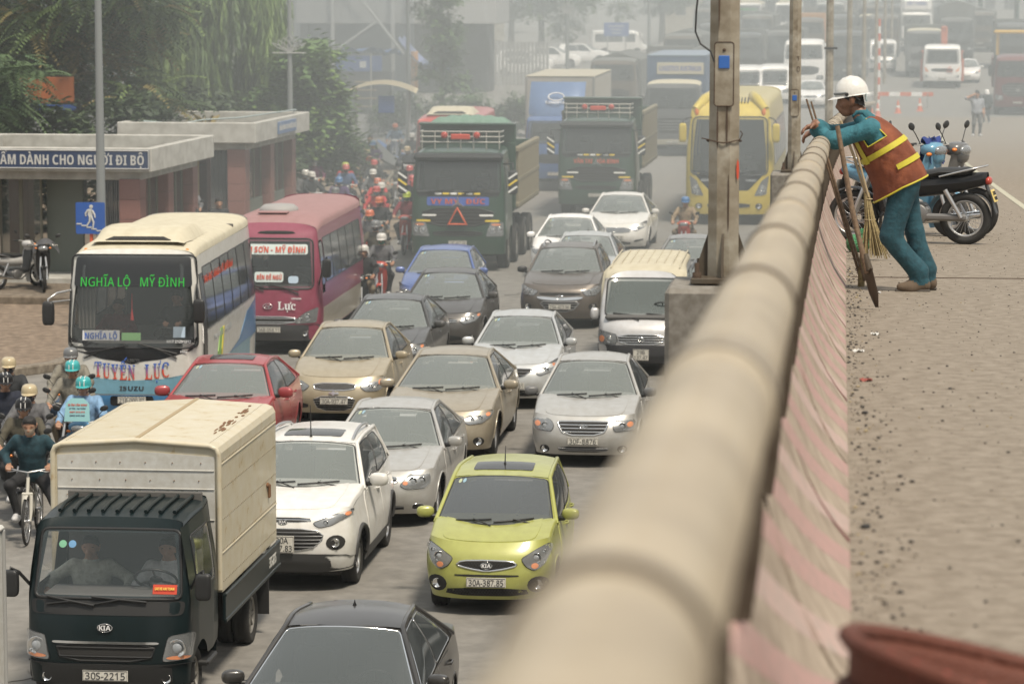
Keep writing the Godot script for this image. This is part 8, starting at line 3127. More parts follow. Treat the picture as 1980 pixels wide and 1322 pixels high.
func litter()->void:
	var rng:=RandomNumberGenerator.new()
	rng.seed=12
	var stone:=Mb.new()
	stone.ell(v3(0,.4,0),v3(1,.6,.8),.8,7,5)
	var sm:=stone.mesh()
	var mm:=MultiMesh.new()
	mm.transform_format=MultiMesh.TRANSFORM_3D
	mm.use_colors=true
	mm.mesh=sm
	mm.instance_count=6500
	for i in mm.instance_count:
		var d:=4.0+40.0*pow(rng.randf(),1.1)
		var near:=rng.randf()<.38
		var x:=.06+(absf(rng.randfn(0,.10)) if near else rng.randf()*2.6)
		var s:=.0022+.0075*pow(rng.randf(),4.0)*(1.4 if near else 1.0)
		mm.set_instance_transform(i,Transform3D(Basis(Vector3.UP,rng.randf()*TAU).scaled(v3(s,s*.8,s)),on_deck(x,d,.001)))
		var g:=rng.randf()
		mm.set_instance_color(i,Color(.04,.036,.033) if g<.55 else (Color(.24,.21,.17) if g<.9 else Color(.32,.26,.15)))
	var mi:=MultiMeshInstance3D.new()
	mi.name="gravel"
	mi.multimesh=mm
	mi.material_override=mat("gravel",Color.WHITE,.9,0,{"vc":true})
	mi.set_meta("kind","stuff")
	mi.set_meta("label","loose gravel and grit scattered on the flyover")
	add_child(mi)
	var L:=[[.98,8.5,.03,"dark stone lying alone in front of the basket",Color(.05,.048,.045)],[.12,8.0,.03,"grey lump of rubble at the barrier's foot near the basket",Color(.12,.12,.12)],[.11,11.6,.022,"black stone at the barrier's foot, second nearest",Color(.03,.03,.03)],[.14,15.8,.02,"black stone beside the barrier's drain slot",Color(.03,.028,.027)],[.62,17.2,.012,"small dark stone in the middle of the dusty deck",Color(.04,.04,.04)]]
	for l in L:
		tag(part(self,"stone",sm,mat("stone %s" % l[4],l[4],.9),Transform3D(Basis(Vector3.UP,l[0]*9).scaled(v3(l[2],l[2]*.8,l[2])),on_deck(l[0],l[1],0))),l[3],"stone","stones on the flyover")
	L=[[.13,19.6,"crumpled white paper by the shovel's blade",Color(.6,.6,.58)],[.30,25.4,"scrap of white paper in front of the worker's shoe",Color(.6,.6,.6)],[.25,21.0,"white scrap of paper right of the shovel",Color(.55,.55,.53)],[.16,17.6,"red scrap of paper near the barrier's foot",Color(.26,.07,.055)]]
	for l in L:
		var b:=Mb.new()
		var rows:=[]
		for i in 5:
			var r:=PackedVector3Array()
			for j in 5:
				r.push_back(v3((j/4.0 - .5)*.07,.008+.01*sin(i*2.3+j*1.7),(i/4.0 - .5)*.05))
			rows.append(r)
		b.grid(rows,v3(0,-1,0))
		tag(part(self,"paper_scrap",b,mat("scrap %s" % l[3],l[3],.8),Transform3D(Basis(Vector3.UP,l[0]*20),on_deck(l[0],l[1],.002))),l[2],"litter","scraps of paper on the flyover")
	var ln:=Mb.new()
	var ds:=[]
	for i in 30:
		ds.append(20.0+3.6*i)
	strip(ln,ds,func(d:float)->Array:
		return [on_deck(2.50,d,.005),on_deck(2.60,d,.005)])
	struct("edge_line",ln,mat("road paint",Color(.42,.38,.29),.7,0,{"tex":noise_tex("worn red",.02,Color.BLACK,Color.WHITE),"scale":1.0}))
	var jt:=Mb.new()
	for z in [27.6]:
		jt.box(on_deck(4.6,z,.003),v3(9.0,.006,.035),.001)
	struct("deck_joint",jt,mat("dark rust"))
func leaf_mesh(kind:int)->ArrayMesh:
	var b:=Mb.new()
	var rng:=RandomNumberGenerator.new()
	rng.seed=40+kind
	var leaf:=func(o:Vector3,dir:Vector3,side:Vector3,l:float,w:float)->void:
		var nn:=dir.cross(side).normalized()
		var m:=o+dir*l*.5
		b.face([o,m+side*w - nn*w*.3,o+dir*l,m - side*w - nn*w*.3],nn)
	match kind:
		0:
			for k in 11:
				var u:=k/10.0
				var o:=v3(0,-.18*u*u,.52*u)
				for s in [-1.0,1.0]:
					leaf.call(o,v3(s*.9,-.25 - .2*u,.4).normalized(),v3(0,0,1),.15*(1.1 - .6*u),.022)
		1:
			for k in 13:
				var u:=k/12.0
				for s in 3:
					var a:=rng.randf()*TAU
					leaf.call(v3(.03*sin(u*5),-1.35*u,.03*cos(u*4)),v3(cos(a)*.35,-1,sin(a)*.35).normalized(),v3(-sin(a),0,cos(a)),.24,.010)
		2:
			for k in 9:
				var a:=rng.randf()*TAU
				var d:=v3(cos(a),-.2+.5*rng.randf(),sin(a)+.5).normalized()
				leaf.call(v3(rng.randfn(0,.06),rng.randfn(0,.05),rng.randf()*.25),d,d.cross(Vector3.UP).normalized(),.17,.045)
	return b.mesh()
func tree(label:String,at:Vector3,kind:int,clumps:Array,cols:Array,size:float,sd:int,trunk:Array,called:="tree",category:="tree")->void:
	var t:=thing(called,label,category,at)
	var rng:=RandomNumberGenerator.new()
	rng.seed=sd
	var key:="leaf%d" % kind
	if not shared.has(key):
		shared[key]=leaf_mesh(kind)
	var N:=0
	for c in clumps:
		N+=c[2]
	var mm:=MultiMesh.new()
	mm.transform_format=MultiMesh.TRANSFORM_3D
	mm.use_colors=true
	mm.mesh=shared[key]
	mm.instance_count=N
	var i:=0
	for c in clumps:
		var tone:=rng.randf_range(.75,1.25)
		var pick:Color=cols[rng.randi() % cols.size()]
		for k in c[2]:
			var d:=v3(rng.randfn(0,1),rng.randfn(0,1),rng.randfn(0,1)).normalized()
			var q:=pow(rng.randf(),.45)
			var p:Vector3=c[0]+d*c[1]*q
			var yaw:=atan2(d.x,d.z)+rng.randfn(0,.7)
			var bas:=Basis(Vector3.UP,yaw)*Basis(Vector3.RIGHT,(rng.randfn(0,.12) if kind==1 else rng.randf_range(-.5,.7)))
			mm.set_instance_transform(i,Transform3D(bas.scaled(Vector3.ONE*size*rng.randf_range(.7,1.35)),p))
			var col:Color=pick if rng.randf()<.6 else cols[rng.randi() % cols.size()]
			var f:=tone*rng.randf_range(.75,1.25)
			mm.set_instance_color(i,Color(col.r*f,col.g*f,col.b*f))
			i+=1
	var o:=MultiMeshInstance3D.new()
	o.name="crown"
	o.set_meta("kind","stuff")
	o.multimesh=mm
	o.material_override=mat("leaf",Color.WHITE,.6,0,{"vc":true,"back":Color(.35,.4,.2)})
	t.add_child(o,true)
	if trunk.size():
		var b:=Mb.new()
		var h:float=trunk[0]
		var r:float=trunk[1]
		b.tube([v3(0,-.1,0),v3(.05,h*.3,.05),v3(-.08,h*.65,0),v3(.05,h,0)],[r*1.3,r,r*.8,r*.5],9)
		var e:=0
		for c in clumps:
			e+=1
			if e>10:
				break
			var s:=v3(0,h*rng.randf_range(.5,.95),0)
			b.tube([s,s.lerp(c[0],.5)+v3(0,.3,0),c[0]],[r*.5,r*.35,r*.12],6)
		part(t,"trunk",b,mat("bark",Color(.10,.085,.065),.9))
func tiled_column(t:Node3D,o:Vector3,w:float,h:float,d:float,m:Material,m2:Material)->void:
	var b:=Mb.new()
	b.box(o+v3(0,h/2,0),v3(w - .03,h,d - .03),.0)
	var c:=part(t,"column",b,m2)
	var n:=int(h/.42)
	if not shared.has("tile%s%s" % [w,d]):
		var a:=Mb.new()
		a.box(Vector3.ZERO,v3(w - .012,h/n - .012,.02),.004)
		var e:=Mb.new()
		e.box(Vector3.ZERO,v3(.02,h/n - .012,d - .012),.004)
		shared["tile%s%s" % [w,d]]=[a.mesh(),e.mesh()]
	for k in n:
		var y:=h/n*(k+.5)
		part(c,"tile",shared["tile%s%s" % [w,d]][0],m,Transform3D(Basis(),o+v3(0,y,d/2 - .006)))
		part(c,"tile",shared["tile%s%s" % [w,d]][1],m,Transform3D(Basis(),o+v3(w/2 - .006,y,0)))
func pavilion(label:String,at:Vector3,W:float,D:float,first:bool)->void:
	var t:=thing("underpass_entrance",label,"building",at,-.035,"underpass entrances on the pavement")
	var grey:=mat("painted concrete",Color(.47,.465,.44),.8,0,{"tex":noise_tex("wall stains",.006,Color(.84,.83,.81),Color(1.04,1.04,1.03),512,6,71),"scale":.5})
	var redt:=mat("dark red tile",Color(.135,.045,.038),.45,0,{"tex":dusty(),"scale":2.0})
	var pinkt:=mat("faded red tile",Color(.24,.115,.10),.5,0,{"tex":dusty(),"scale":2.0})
	var grout:=mat("grout",Color(.12,.08,.07),.9)
	var dirt:=mat("roof dirt",Color(.085,.08,.065),.95,0,{"tex":noise_tex("wall stains",.006,Color.BLACK,Color.WHITE),"scale":.6})
	var blue:=mat("board blue",Color(.026,.045,.10),.5)
	var b:=Mb.new()
	var h0:=2.68
	var h1:=3.24
	b.box(v3(-W/2,h0 - .10,-D/2),v3(W - .7,.22,D - .7),.02)
	b.box(v3(-W/2,(h0+h1)/2,-.09),v3(W,h1 - h0,.18),.02)
	b.box(v3(-W/2,(h0+h1)/2,-D+.09),v3(W,h1 - h0,.18),.02)
	b.box(v3(-.09,(h0+h1)/2 - .002,-D/2),v3(.18,h1 - h0,D - .36),.02)
	b.box(v3(-W+.09,(h0+h1)/2 - .002,-D/2),v3(.18,h1 - h0,D - .36),.02)
	b.box(v3(-W/2,h0+.06,-D/2),v3(W - .34,.12,D - .34),.0)
	var ro:=part(t,"roof",b,grey)
	b=Mb.new()
	b.box(v3(-W/2,h0+.14,-D/2),v3(W - .37,.03,D - .37),.0)
	part(ro,"roof_dirt",b,dirt)
	b=Mb.new()
	b.box(v3(-W/2,.02,-D/2),v3(W - .3,.3,D - .3),.02)
	part(t,"floor",b,grey)
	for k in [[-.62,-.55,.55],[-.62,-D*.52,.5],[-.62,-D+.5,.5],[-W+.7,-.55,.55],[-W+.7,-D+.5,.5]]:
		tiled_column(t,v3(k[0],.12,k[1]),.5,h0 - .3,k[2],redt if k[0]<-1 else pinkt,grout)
	var frame:=mat("window frame",Color(.17,.16,.12),.5)
	var glass:=mat("pavilion glass",Color(.10,.12,.11,.35),.08)
	var wallg:=mat("green grey wall",Color(.15,.165,.14),.85)
	for k in [[-.8,-D*.52+.28],[-D*.52 - .28,-D+.78]]:
		var zc:float=(k[0]+k[1])/2
		var L:float=absf(k[1] - k[0])
		b=Mb.new()
		b.box(v3(-.66,.55,zc),v3(.12,.9,L),.01)
		var w:=part(t,"low_wall",b,wallg)
		for i in 3:
			var z:float=k[0] - L*(i+.5)/3.0
			b=Mb.new()
			b.box(v3(-.66,1.78,z),v3(.012,1.5,L/3 - .08),.002)
			part(w,"pane",b,glass)
			b=Mb.new()
			b.box(v3(-.66,1.78,z - L/6),v3(.06,1.56,.06),.006)
			part(w,"mullion",b,frame)
		b=Mb.new()
		b.box(v3(-.66,2.55,zc),v3(.08,.1,L),.006)
		part(w,"lintel",b,frame)
	var fx:=-.9
	for k in 9:
		b=Mb.new()
		b.box(v3(fx - .05 - k*.055,1.35,-.6),v3(.035,2.3,.05+.03*(k % 2)),.005)
		part(t,"folding_gate_slat",b,mat("gate steel",Color(.10,.10,.105),.6,.2))
	if first:
		for k in 9:
			b=Mb.new()
			b.box(v3(-W+1.45 - k*.055,1.35,-.6),v3(.035,2.3,.05+.03*(k % 2)),.005)
			part(t,"folding_gate_slat",b,mat("gate steel"))
		b=Mb.new()
		b.box(v3(-2.55,1.35,-1.6),v3(.9,2.4,.12),.01)
		part(t,"inner_wall",b,wallg)
		for i in 2:
			b=Mb.new()
			b.box(v3(-3.3 - i*.52,1.6,-1.3),v3(.46,1.9,.012),.002)
			var w:=part(t,"window",b,glass)
			b=Mb.new()
			for x in [-.24,.24]:
				b.box(v3(-3.3 - i*.52+x,1.6,-1.3),v3(.05,2.0,.05),.006)
			b.box(v3(-3.3 - i*.52,.62,-1.3),v3(.5,.05,.05),.006)
			part(w,"frame",b,frame)
		b=Mb.new()
		b.box(v3(-W/2 - .4,(h0+h1)/2+.01,.03),v3(W+.7,.44,.05),.006)
		var bo:=part(ro,"name_board",b,blue)
		text(bo,"HẦM DÀNH CHO NGƯỜI ĐI BỘ",mat("board white",Color(.5,.5,.48),.6),v3(-1.98,(h0+h1)/2,.06),.23,3.62)
		b=Mb.new()
		var p:=[]
		for q in rrect(-W/2 - .4,(h0+h1)/2+.01,W+.68,.42,.01,1):
			p.append(Vector3(q.x,q.y,.06))
		b.tube(p,.012,4,true)
		part(bo,"board_edge",b,mat("board white"))
	else:
		var och:=mat("ochre frame",Color(.34,.255,.13),.8)
		b=Mb.new()
		b.box(v3(-2.35,1.4,-.8),v3(1.1,2.5,.1),.01)
		var dp:=part(t,"entrance_frame",b,och)
		b=Mb.new()
		b.box(v3(-2.45,1.25,-.74),v3(.75,2.2,.02),.004)
		part(dp,"pale_panel",b,mat("pale panel",Color(.35,.35,.33),.6))
		b=Mb.new()
		b.box(v3(-2.2,1.3,-.72),v3(.10,2.2,.03),.004)
		part(dp,"white_stripe",b,mat("white stripe",Color(.55,.54,.52),.6))
		for k in 3:
			b=Mb.new()
			b.box(v3(-2.2,.55+.8*k,-.70),v3(.102,.36,.03),.004)
			part(dp,"red_stripe",b,mat("triangle red",Color(.62,.10,.03),.4))
		b=Mb.new()
		b.box(v3(.02,(h0+h1)/2,-D*.55),v3(.04,.34,2.4),.006)
		var bo:=part(ro,"name_board",b,mat("pale board blue",Color(.13,.19,.32),.6))
		text(bo,"HẦM DÀNH CHO NGƯỜI ĐI BỘ",mat("board white"),v3(.045,(h0+h1)/2,-D*.55),.14,2.2,Vector3(0,PI/2,0))
		b=Mb.new()
		b.tube([v3(-3.2,h1+.02,-.2),v3(-2.2,h1 - .06,-.4),v3(-1.6,h1+.05,-.5),v3(-1.0,h1+.03,-2.5),v3(-.4,h1+.06,-D)],.02,5)
		part(ro,"cable",b,mat("pale strap",Color(.35,.42,.42),.7))
func roadside()->void:
	var pav:=mat("brown pavers",Color(.235,.185,.14),.9,0,{"tex":noise_tex("paver dirt",.01,Color(.70,.68,.65),Color(1.08,1.06,1.04),512,6,73),"scale":.5,"world":true,"bump":noise_tex("grit",.12,Color.BLACK,Color.WHITE),"depth":.6})
	var kerbm:=mat("kerb stone",Color(.24,.215,.18),.9,0,{"tex":noise_tex("paver dirt",.01,Color.BLACK,Color.WHITE),"scale":.9})
	var edge:=[v3(-60,0,-50.5),v3(-24,0,-54.6),v3(-17.5,0,-55.9),v3(-15.7,0,-56.45),v3(-14.95,0,-57.6),v3(-14.75,0,-59.5),v3(-14.75,0,-66),v3(-14.8,0,-80)]
	var b:=Mb.new()
	var r0:=PackedVector3Array()
	var r1:=PackedVector3Array()
	for e in edge:
		r0.push_back(e+v3(0,.15,0))
		r1.push_back(v3(-60,.15,e.z - 2.0))
	r1[0]=v3(-60,.15,-53)
	b.grid([r0,r1],v3(-30,-50,-60))
	struct("pavement",b,pav)
	var rng:=RandomNumberGenerator.new()
	rng.seed=77
	for i in range(1,edge.size() - 1):
		var a:Vector3=edge[i]
		var c:Vector3=edge[i+1]
		var n:=maxi(1,int(a.distance_to(c)/.8))
		for k in n:
			var m:=a.lerp(c,(k+.5)/n)
			var q:=Mb.new()
			q.box(Vector3.ZERO,v3(.28,.2,a.distance_to(c)/n - .015),.03)
			var o:=part(self,"kerb",q,kerbm,Transform3D(Basis(Vector3.UP,atan2(c.x - a.x,c.z - a.z)+rng.randfn(0,.012)),m+v3(-.05,.07+rng.randf()*.015,-.05)))
			o.set_meta("kind","structure")
	var pl:=Mb.new()
	pl.box(v3(-28,.2,-81),v3(24.5,.28,25.6),.04)
	struct("raised_pavement",pl,mat("grey pavers",Color(.20,.17,.135),.9,0,{"tex":noise_tex("paver dirt",.01,Color.BLACK,Color.WHITE),"scale":.5,"world":true}))
	var dirt:=Mb.new()
	strip(dirt,[80.02,95,110,125,140],func(d:float)->Array:
		return [v3(-60,.006,-d),v3(-16,.006,-d),v3(-12.6 - (d - 80)*.02,.006,-d)])
	struct("dusty_verge",dirt,mat("dust ground",Color(.27,.22,.165),.95,0,{"tex":noise_tex("paver dirt",.01,Color.BLACK,Color.WHITE),"scale":.2,"world":true}))
	pavilion("underpass entrance with a blue name board behind the white bus",v3(-15.95,.3,-70.9),5.6,6.2,true)
	pavilion("second underpass entrance with an ochre doorway above the pink bus",v3(-15.9,.3,-83.6),3.9,7.2,false)
	var tuft:=Mb.new()
	for k in 26:
		var a:=rng.randf()*TAU
		var d:=v3(cos(a)*.6,1.2,sin(a)*.6).normalized()
		tuft.face([v3(cos(a)*.05,0,sin(a)*.05),d*.35+v3(.012,0,0),d*.55+v3(cos(a)*.1,-.05,sin(a)*.1),d*.35 - v3(.012,0,0)],v3(sin(a),.2,cos(a)))
	tag(part(self,"dry_grass",tuft,mat("dry grass",Color(.30,.23,.08),.8),Transform3D(Basis.from_scale(Vector3.ONE*1.1),v3(-17.6,3.2,-85.3))),"tuft of dry yellow grass growing on the second entrance's roof","grass")
	var t:=thing("road_sign","blue underpass sign with a white walking figure behind the white bus","sign",v3(-15.53,.15,-63.2))
	b=Mb.new()
	b.slab(rrect(0,2.36,.62,.66,.03),.02)
	part(t,"board",b,mat("sign board blue",Color(.018,.085,.34),.4))
	var wh:=mat("board white")
	var fig:=Mb.new()
	fig.lathe([[.001,0],[.04,0],[.04,.006],[.001,.008]],v3(.02,2.60,.022),ZAX,14)
	part(t,"figure_head",fig,wh)
	fig=Mb.new()
	fig.slab(pts2([-.05,2.55,.03,2.56,.05,2.50,.045,2.40,-.01,2.38,-.05,2.42]),.006,Basis(),v3(0,0,.022))
	part(t,"figure_body",fig,wh)
	for q in [[.02,2.40,.07,2.27,.05,2.15],[-.01,2.40,-.01,2.30,-.08,2.19],[.04,2.52,.09,2.44,.10,2.37],[-.04,2.53,-.10,2.46,-.09,2.40]]:
		fig=Mb.new()
		fig.tube([v3(q[0],q[1],.025),v3(q[2],q[3],.025),v3(q[4],q[5],.025)],[.026,.022,.016],6)
		part(t,"figure_limb",fig,wh)
	for k in 5:
		fig=Mb.new()
		fig.box(v3(-.24+k*.105,2.24 - k*.035,.025),v3(.11,.028,.008),.002)
		part(t,"figure_step",fig,wh)
	for k in 6:
		b=Mb.new()
		b.lathe([[.038,0],[.038,.36]],v3(0,.0+k*.36,-.05),Basis(),10)
		part(t,"pole_band",b,mat("triangle red",Color(.62,.10,.03),.4) if k % 2 else mat("white stripe"))
	var L:=[["grey lamp post in front of the underpass entrance's blue name board",-16.1,-66.5,.095],["grey lamp post with a lotus ornament behind the second entrance",-17.6,-98.5,.085],["grey lamp post rising from the stalls left of the round bush",-17.9,-128.0,.085],["lamp post with a lotus ornament in front of the parked cars",-15.5,-176.1,.1],["faint lamp post right of the parked van",-13.2,-214.0,.1],["faintest lamp post with an ornament above the lettered container",-9.0,-250.0,.11]]
	var pm:=mat("painted grey post",Color(.22,.235,.235),.55,.1)
	for k in L.size():
		var l:Array=L[k]
		t=thing("lamp_post",l[0],"lamp post",v3(l[1],gh(l[1],-l[2])+(.15 if k==0 else .0),l[2]),0.0,"lamp posts on the pavement")
		b=Mb.new()
		b.lathe([[l[3]*1.2,0],[l[3]*1.1,2],[l[3]*.6,10],[.001,10]],Vector3.ZERO,Basis(),12)
		b.tube([v3(0,9.9,0),v3(.5,10.6,0),v3(1.7,10.9,0)],.045,7)
		part(t,"pole",b,pm)
		b=Mb.new()
		b.ell(v3(2.0,10.9,0),v3(.4,.08,.15),.7,12,6)
		part(t,"lamp_head",b,mat("grey plastic",Color(.3,.29,.28),.6))
		if k in [1,3,5]:
			b=Mb.new()
			for q in [-1.0,-.66,-.33,0.0,.33,.66,1.0]:
				var p:=[]
				var p2:=[]
				for i in 9:
					var u:=i/8.0
					var wd:=.16*sin(PI*u)*(1 - .4*absf(q))
					var c:=v3(q*.55*u,.55*u*(1 - .45*absf(q)),0)
					p.append(v3(0,5.1,.1)+c+v3(wd,0,0))
					p2.append(v3(0,5.1,.1)+c - v3(wd,0,0))
				b.tube(p,.011,4)
				b.tube(p2,.011,4)
			b.box(v3(0,5.08,.1),v3(1.1,.04,.04),.008)
			part(t,"lotus_ornament",b,mat("pale steel",Color(.4,.4,.39),.5))
	var dk:=[Color(.055,.09,.033),Color(.08,.125,.04),Color(.115,.165,.05),Color(.20,.16,.055)]
	var br:=[Color(.055,.11,.025),Color(.075,.135,.03),Color(.045,.085,.025)]
	var cl:=[]
	rng.seed=91
	for k in 34:
		cl.append([v3(rng.randf_range(-5.6,3.2),rng.randf_range(3.4,10.2),rng.randf_range(-2.6,2.6)),v3(1.25,.7,1.2)*rng.randf_range(.75,1.3),85])
	tree("big feathery dark green tree behind the first underpass entrance",v3(-22.6,.2,-90.5),0,cl,dk,1.75,1,[6.0,.22])
	cl=[]
	for k in 10:
		cl.append([v3(rng.randf_range(-1.6,1.6),rng.randf_range(2.2,5.0),rng.randf_range(-1,1)),v3(.9,.6,.9),70])
	tree("low feathery tree at the frame's left edge behind the first entrance",v3(-24.3,.2,-84.5),0,cl,[Color(.04,.075,.03),Color(.055,.09,.034)],1.6,2,[3.0,.12])
	cl=[]
	for k in 26:
		cl.append([v3(rng.randf_range(-2.6,1.9),rng.randf_range(4.4,10.4),rng.randf_range(-1.8,1.8)),v3(.62,1.2,.62),70])
	tree("weeping tree with long hanging light green foliage behind the second entrance",v3(-20.6,.2,-103.0),1,cl,[Color(.11,.175,.045),Color(.16,.235,.06),Color(.08,.13,.04)],1.6,3,[7.0,.2])
	cl=[]
	for k in 34:
		var a:=rng.randf()*TAU
		cl.append([v3(cos(a)*rng.randf()*1.75,rng.randf_range(1.2,5.0),sin(a)*1.2*rng.randf()),v3(.75,.55,.75),70])
	tree("round leafy bush tree beside the second entrance's roof",v3(-17.4,0,-100.5),2,cl,[Color(.06,.11,.03),Color(.09,.155,.04),Color(.14,.22,.05)],1.55,4,[2.6,.12])
	cl=[]
	for k in 15:
		cl.append([v3(rng.randf_range(-.8,.8),2.4+k*.5,rng.randf_range(-.6,.6)),v3(.75,.5,.7),70])
	tree("slim open tree with a visible trunk behind the red minibus",v3(-19.2,0,-149),2,cl,br,1.4,5,[8.5,.13])
	cl=[]
	for k in 22:
		cl.append([v3(rng.randf_range(-4.2,2.8),rng.randf_range(.4,1.7),rng.randf_range(-1,1)),v3(.8,.6,.8),70])
	tree("low shrubs in front of the parked cars",v3(-17.4,0,-146),2,cl,br,1.2,6,[],"shrub","shrub")
	for k in 3:
		cl=[]
		for j in 16:
			cl.append([v3(rng.randf_range(-3.0,3.0),rng.randf_range(.4,3.6),rng.randf_range(-.8,.8)),v3(.9,.7,.8),45])
		tree(["dark hedge behind the first underpass entrance","dark undergrowth behind the second underpass entrance","dark thicket at the frame's left edge"][k],[v3(-22.0,.2,-86),v3(-20.5,.2,-94.5),v3(-27.5,.2,-87.5)][k],2,cl,[Color(.035,.058,.024),Color(.05,.08,.03)],1.7,60+k,[],"shrub","shrub")
	var ob:=thing("advertising_board","orange board with a blue foot behind the big feathery tree","board",v3(-22.9,.2,-88.0))
	var q0:=Mb.new()
	q0.box(v3(0,4.05,0),v3(1.7,.75,.06),.01)
	part(ob,"board",q0,mat("board orange",Color(.45,.13,.035),.6))
	q0=Mb.new()
	q0.box(v3(0,3.55,0),v3(1.8,.16,.07),.01)
	part(ob,"blue_strip",q0,mat("board blue 2",Color(.035,.09,.30),.6))
	for x in [-.7,.7]:
		q0=Mb.new()
		q0.tube([v3(x,0,-.05),v3(x,3.6,-.05)],.05,6)
		part(ob,"post",q0,pm)
	var F:=[[-27.5,-285,5.5,30,"tall hazy tree left of the far blue sign"],[-19.0,-330,8.0,40,"broad hazy tree mass above the parked cars"],[-12.0,-370,7.5,36,"hazy tree mass behind the nearest lamp post"],[-3.0,-480,10,40,"faint tree mass above the far red buses"],[-34,-320,8,34,"faint tree above the roadside billboard"],[9,-520,10,36,"faint tree mass at the upper right"],[-36.5,-118,5,40,"dark tree behind the weeping tree"],[-30.5,-112,4.5,40,"dark tree beyond the big feathery tree"]]
	for k in F.size():
		var f:Array=F[k]
		cl=[]
		for j in f[3]:
			cl.append([v3(rng.randfn(0,.5)*f[2],rng.randf_range(2.5,15.0),rng.randfn(0,1.5)),v3(1.7,1.2,1.7),60])
		tree(f[4],v3(f[0],gh(f[0],-f[1]),f[1]),2,cl,dk.slice(0,3),2.6,20+k,[8.0,.3])
func stalls()->void:
	var conc:=mat("grey building",Color(.33,.33,.325),.85)
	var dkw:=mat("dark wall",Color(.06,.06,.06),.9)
	var steel:=mat("pale steel",Color(.4,.4,.39),.5)
	var t:=thing("building","grey building on steel columns above the roadside stalls","building",v3(-31.5,0,-198))
	var b:=Mb.new()
	b.box(v3(3.0,9.5,-4),v3(13.0,10.0,8),.05)
	part(t,"upper_storey",b,conc)
	b=Mb.new()
	b.box(v3(-8.2,8,-6),v3(9.4,14.0,8),.05)
	part(t,"rear_wall",b,conc)
	b=Mb.new()
	b.box(v3(0,2.2,-6.5),v3(17,4.4,3),.05)
	part(t,"dark_ground_floor",b,dkw)
	for x in [-1.0,2.9,3.9]:
		b=Mb.new()
		b.box(v3(x,5.5,.4),v3(.22,11,.22),.02)
		part(t,"steel_column",b,steel)
	for q in [[-6.5,4.4,-2.2,8.6],[-1.8,9.5,3.6,2.6],[1.8,4.6,-1.4,2.4]]:
		b=Mb.new()
		b.tube([v3(q[0],q[1],.5),v3(q[2],q[3],.5)],.09,6)
		part(t,"brace",b,steel)
	var blue:=mat("blue tarpaulin",Color(.07,.15,.34),.55,0,{"bump":noise_tex("creases",.012,Color.BLACK,Color.WHITE),"depth":4.0})
	t=thing("market_stall","market stall with a blue front board and blue tarpaulins on its roof","market stall",v3(-26.8,0,-170))
	b=Mb.new()
	b.box(v3(.3,2.75,.2),v3(2.6,.85,.06),.01)
	part(t,"front_board",b,mat("board blue 2",Color(.035,.09,.30),.6))
	b=Mb.new()
	b.box(v3(.55,2.7,.24),v3(.36,.36,.02),.004)
	part(t,"white_notice",b,mat("white card",Color(.6,.6,.6),.6))
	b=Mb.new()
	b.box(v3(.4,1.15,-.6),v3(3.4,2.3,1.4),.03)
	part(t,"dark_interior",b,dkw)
	for q in [[-1.3,3.45,1.6],[.4,3.55,1.9],[1.9,3.5,1.2]]:
		b=Mb.new()
		var rows:=[]
		for i in 6:
			var r:=PackedVector3Array()
			for j in 8:
				r.push_back(v3(q[0]+(j/7.0 - .5)*q[2],q[1]+.12*sin(i*1.9+j*1.3) - .05*i,.4 - .4*i))
			rows.append(r)
		b.grid(rows,v3(0,-3,0))
		part(t,"roof_tarpaulin",b,blue)
	for x in [-1.4,1.0,2.2]:
		b=Mb.new()
		b.tube([v3(x,0,.25),v3(x,3.3,.25)],.05,6)
		part(t,"post",b,steel)
	for k in 4:
		b=Mb.new()
		b.box(v3(.7,.4+.45*k,.2),v3(1.2,.06,.5),.01)
		part(t,"shelf",b,mat("ochre frame",Color(.34,.255,.13),.8))
	var aw:=func(label:String,at:Vector3,col:Material,w:float,drop:float,run:float)->void:
		var a:=Mb.new()
		var rows:=[]
		for i in 9:
			var u:=i/8.0
			var r:=PackedVector3Array()
			for j in 9:
				var q:=j/8.0
				r.push_back(v3(u*run,-drop*u - .5*sin(PI*u)+.12*sin(j*1.7),(q - .5)*w))
			rows.append(r)
		a.grid(rows,v3(0,-9,0))
		tag(part(self,"tarpaulin",a,col,Transform3D(Basis(),at)),label,"tarpaulin","tarpaulins over the stalls")
	aw.call("pale blue tarpaulin sloping down right of the stalls",v3(-23.9,4.2,-168),mat("pale blue tarpaulin",Color(.17,.21,.36),.55),3.5,1.8,2.6)
	aw.call("blue tarpaulin on the ground behind the cream canopy",v3(-18.5,.9,-122),blue,4.0,.4,3.2)
	aw.call("grey tarpaulin heaped by the red minibus",v3(-17.6,1.2,-116),mat("grey tarpaulin",Color(.14,.145,.14),.8),3.0,.7,2.4)
	aw.call("lilac tarpaulin right of the red minibus",v3(-13.6,2.3,-112),mat("lilac tarpaulin",Color(.24,.23,.38),.6),3.0,1.4,1.5)
	var b2:=Mb.new()
	b2.box(v3(0,1.5,0),v3(.03,1.9,.35),.01)
	b2.box(v3(.5,1.5,0),v3(.9,1.9,.03),.01)
	tag(part(self,"cloth_banner",b2,mat("lime cloth",Color(.25,.42,.12),.7),Transform3D(Basis(),v3(-21.2,2.6,-122))),"bright green cloth hanging on a pole above the round bush","banner")
	b2=Mb.new()
	b2.box(v3(0,0,0),v3(.4,2.0,.05),.02)
	tag(part(self,"orange_cloth",b2,mat("orange board",Color(.5,.27,.12),.7),Transform3D(Basis(),v3(-23.0,2.5,-167))),"orange cloth hanging at the end of the stalls","cloth")
	t=thing("canopy","cream curved canopy on a post above a blue board","canopy",v3(-17.7,0,-119.5))
	b=Mb.new()
	var rows:=[]
